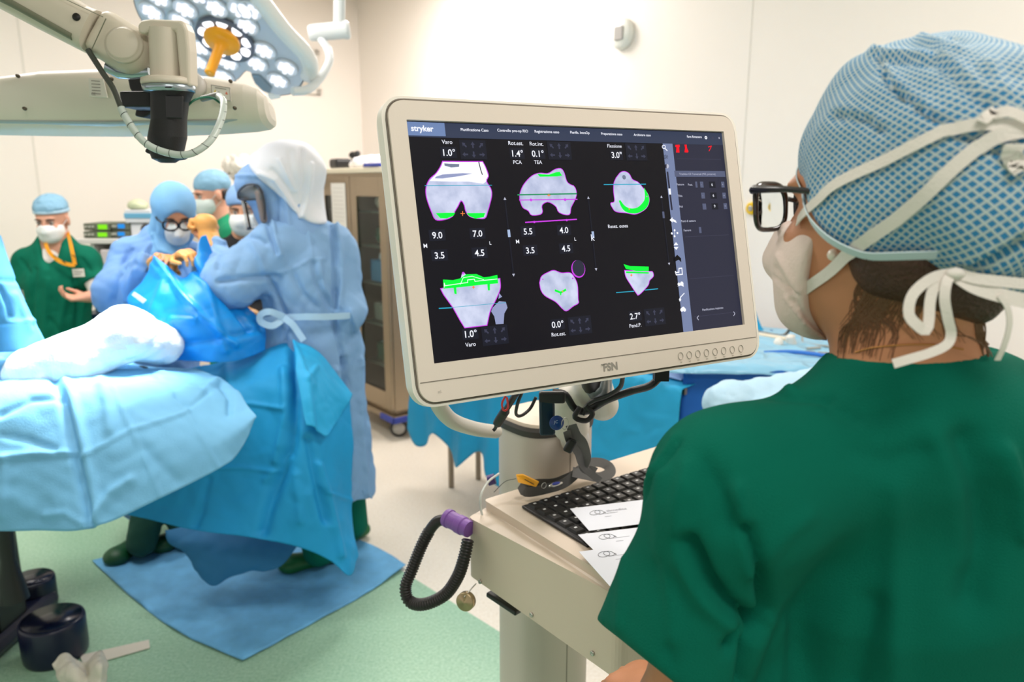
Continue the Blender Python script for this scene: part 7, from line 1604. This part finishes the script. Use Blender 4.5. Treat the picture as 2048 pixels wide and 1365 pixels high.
        ps = np.array([CO + (p_ - CO) / np.linalg.norm(p_ - CO) * d for p_, d in zip(ps, dist)]); ns = np.array(ns)
        for _ in range(6): ns[1:-1] = ns[1:-1] + ns[:-2] + ns[2:]; ns /= np.linalg.norm(ns, axis=1)[:, None]
        m_ = MB(); m_.ribbon(ps, w, list(ns), .0012, m); return part(nm, m_, None, root)
    band = zH([(330, 62), (360, 120), (400, 165), (440, 205), (490, 275), (540, 340), (600, 415), (680, 485), (780, 525), (870, 545), (980, 585), (1100, 622), (1250, 652), (1400, 662), (1480, 655)])
    # cream binding along the cap edge: follow the cut line of the mesh
    ang = np.linspace(-math.pi, math.pi, 121)[:-1]; E = []
    dist_pl = np.maximum((V - pl) @ n_, (V - pl2) @ n2_); nd_ = N @ (-R[2]); near = V[(np.abs(dist_pl + .004) < .005) & (nd_ < .75)]; L3 = (near - cc) @ R.T
    qa = np.arctan2(L3[:, 1], L3[:, 0]); qr = np.hypot(L3[:, 0], L3[:, 1]); last = (.1, 0.)
    for a in ang:
        k = np.abs((qa - a + math.pi) % (2 * math.pi) - math.pi) < .07
        if k.any(): last = (np.percentile(qr[k], 80), L3[k, 2].mean())
        E.append(last)
    E = np.array(E)
    for _ in range(4): E = (np.roll(E, 1, 0) + E * 2 + np.roll(E, -1, 0)) / 4
    ring_ = [cc + R[0] * math.cos(a) * (e[0] + .0012) + R[1] * math.sin(a) * (e[0] + .0012) + R[2] * (e[1] - .002) for a, e in zip(ang, E)]; ring_.append(ring_[0]); cb_ = cc
    m_ = MB(); m_.ribbon(ring_, .0095, [nrm(p_ - cb_) for p_ in ring_], .0012, mat('cap_binding', (206, 222, 226), .75)); part('cap_binding', m_, None, root)
    strap([(1598, 444), (1612, 425), (1640, 400), (1668, 373), (1714, 348), (1773, 321), (1817, 298), (1876, 269), (1920, 255), (1978, 250), (2048, 257), (2090, 264)], .0092, 'mask_strap')
    strap([(1603, 588), (1625, 570), (1665, 541), (1714, 494), (1788, 442), (1849, 392), (1890, 352), (1949, 300), (1993, 274), (2048, 262), (2090, 262)], .0108, 'mask_strap')
    strap([(1960, 248), (1985, 238), (2008, 231), (2037, 240), (2060, 256)], .008, 'mask_strap', .006)
    strap([(2026, 290), (2024, 312), (2040, 342)], .013, 'mask_strap', .004)
    def free(pts, w, nm='cap_tie', nn=(0, -1, .1), n=40):
        m_ = MB(); m_.ribbon(cr([P(p[0], p[1], p[2] - .014) for p in pts], n), w, nn, .001, white); part(nm, m_, None, root)
    yb = .602
    free([(1911, 546, yb), (1865, 556, .598), (1826, 588, .592), (1817, 628, .59), (1835, 652, .59), (1852, 661, .592), (1857, 640, .594), (1860, 600, .596), (1872, 570, .598), (1911, 548, yb)], .0085)
    free([(1911, 546, yb), (1895, 560, .596), (1889, 595, .594), (1895, 635, .596), (1902, 668, .60), (1893, 690, .60), (1860, 706, .60), (1820, 718, .598), (1786, 728, .60)], .0075, nn=(-.4, -1, .1))
    free([(1905, 544, yb), (1945, 556, .594), (1988, 562, .59), (2048, 568, .59), (2110, 572, .59)], .0085)
    free([(1905, 546, yb), (1945, 572, .594), (1990, 588, .59), (2048, 602, .588), (2110, 618, .588)], .011)
    free([(1998, 590, .588), (2014, 615, .588), (2018, 650, .59), (2008, 690, .594), (1994, 720, .60)], .0045)
    m_ = MB(); m_.sphere(P(1911, 547, .584), (.008, .005, .0045), white, 14); part('tie_knot', m_, None, root)
    # mask
    s = SDF(); s.ell(hp(H, 0, .044, -.055), np.array((.068, .078, .066)), R, .01); s.cone(hp(H, 0, .112, -.022), hp(H, 0, .124, -.050), .013, .020, .03); s.ell(hp(H, 0, .066, -.098), np.array((.050, .050, .032)), R, .03)
    s.cut(hp(H, 0, .040, -.04), nrm(-R[1] * 1.0 + R[2] * -.28)); s.cut(hp(H, 0, .11, -.012), nrm(R[2] - R[1] * .10), k=.006)
    s.cut(hp(H, 0, .03, -.122), nrm(-R[2] - R[1] * .2), k=.006)
    sdfobj('face_mask', s, mat('mask_blush', (238, 216, 204), .75, bump=.12, bscale=240), root, .003, 2, folds=[(zH([(250, 560), (330, 700), (380, 790)]), 5, .004), (zH([(210, 690), (290, 760), (370, 810)]), 3, -.003), (zH([(230, 640), (330, 800)]), 4, -.003), (zH([(300, 830), (420, 1000), (560, 1100)]), 4, .003), (zH([(340, 840), (470, 1010), (590, 1110)]), 4, -.003)], amp=.001, sc=60)
    # glasses
    g = MB(); w, h_, y = .027, .023, .112
    for x in (-1, 1):
        c_ = hp(H, .033 * x, y, .002); pts = [c_ + R[0] * w * (abs(math.cos(q)) ** .6 * np.sign(math.cos(q))) + R[2] * h_ * (abs(math.sin(q)) ** .7 * np.sign(math.sin(q))) - R[1] * (.008 * abs(math.cos(q)) if math.cos(q) * x > 0 else 0) for q in np.linspace(0, 2 * math.pi, 41)]
        for i in range(40): pass
        g.tube(pts, [.0026 + .0012 * max(0, math.sin(q)) for q in np.linspace(0, 2 * math.pi, 41)], 10, mat('tortoise_frame', (30, 16, 12), .18, coat=.5), False)
    gp = part('eyeglasses', g, None, root)
    WLOC[gp.name] = WLOC[root.name]
    for x in (-1, 1):
        m_ = MB(); m_.tube([hp(H, .0615 * x, y - .008, .018), hp(H, .074 * x, y - .02, .018), hp(H, .080 * x, .05, .014), hp(H, .080 * x, -.01, .004)], [.0045, .0042, .003, .0025], 8); part('temple_arm', m_, frame_m, gp)
        c_ = hp(H, .033 * x, y, .002); pts = [c_ + R[0] * w * .97 * (abs(math.cos(q)) ** .6 * np.sign(math.cos(q))) + R[2] * h_ * .97 * (abs(math.sin(q)) ** .7 * np.sign(math.sin(q))) - R[1] * (.008 * abs(math.cos(q)) if math.cos(q) * x > 0 else 0) for q in np.linspace(0, 2 * math.pi, 41)[:-1]]
        m_ = MB(); m_.add([c_ + R[1] * .001] + pts, [(0, i + 1, (i + 1) % 40 + 1) for i in range(40)]); part('lens', m_, mat('lens_thin', (248, 252, 252), .0, trans=1.0, ior=1.04), gp, solid=.0012)
    m_ = MB(); m_.tube([hp(H, -.007, y, .008), hp(H, 0, y + .003, .010), hp(H, .007, y, .008)], .0026, 8); part('bridge', m_, frame_m, gp)
    # earring and necklace
    m_ = MB(); q, nn = on(tree, 1672, 509, .003, .655); m_.sphere(q, .0056, mat('pearl', (238, 226, 208), .18, coat=.6), 20); part('pearl_earring', m_, None, root, label='pearl earring')
    gold = mat('gold_chain', (206, 150, 90), .3, 1.0); m_ = MB()
    q = cr(np.array([[1712, 705, 0], [1740, 697, 0], [1780, 692, 0], [1830, 689, 0], [1880, 691, 0], [1925, 699, 0]]), 74)
    for a in q: m_.sphere(on(tree, a[0], a[1], .0006, .66)[0], .0009, None, 6)
    part('necklace', m_, gold, root, label='thin beaded gold necklace')
foreground()
bpy.context.view_layer.update()
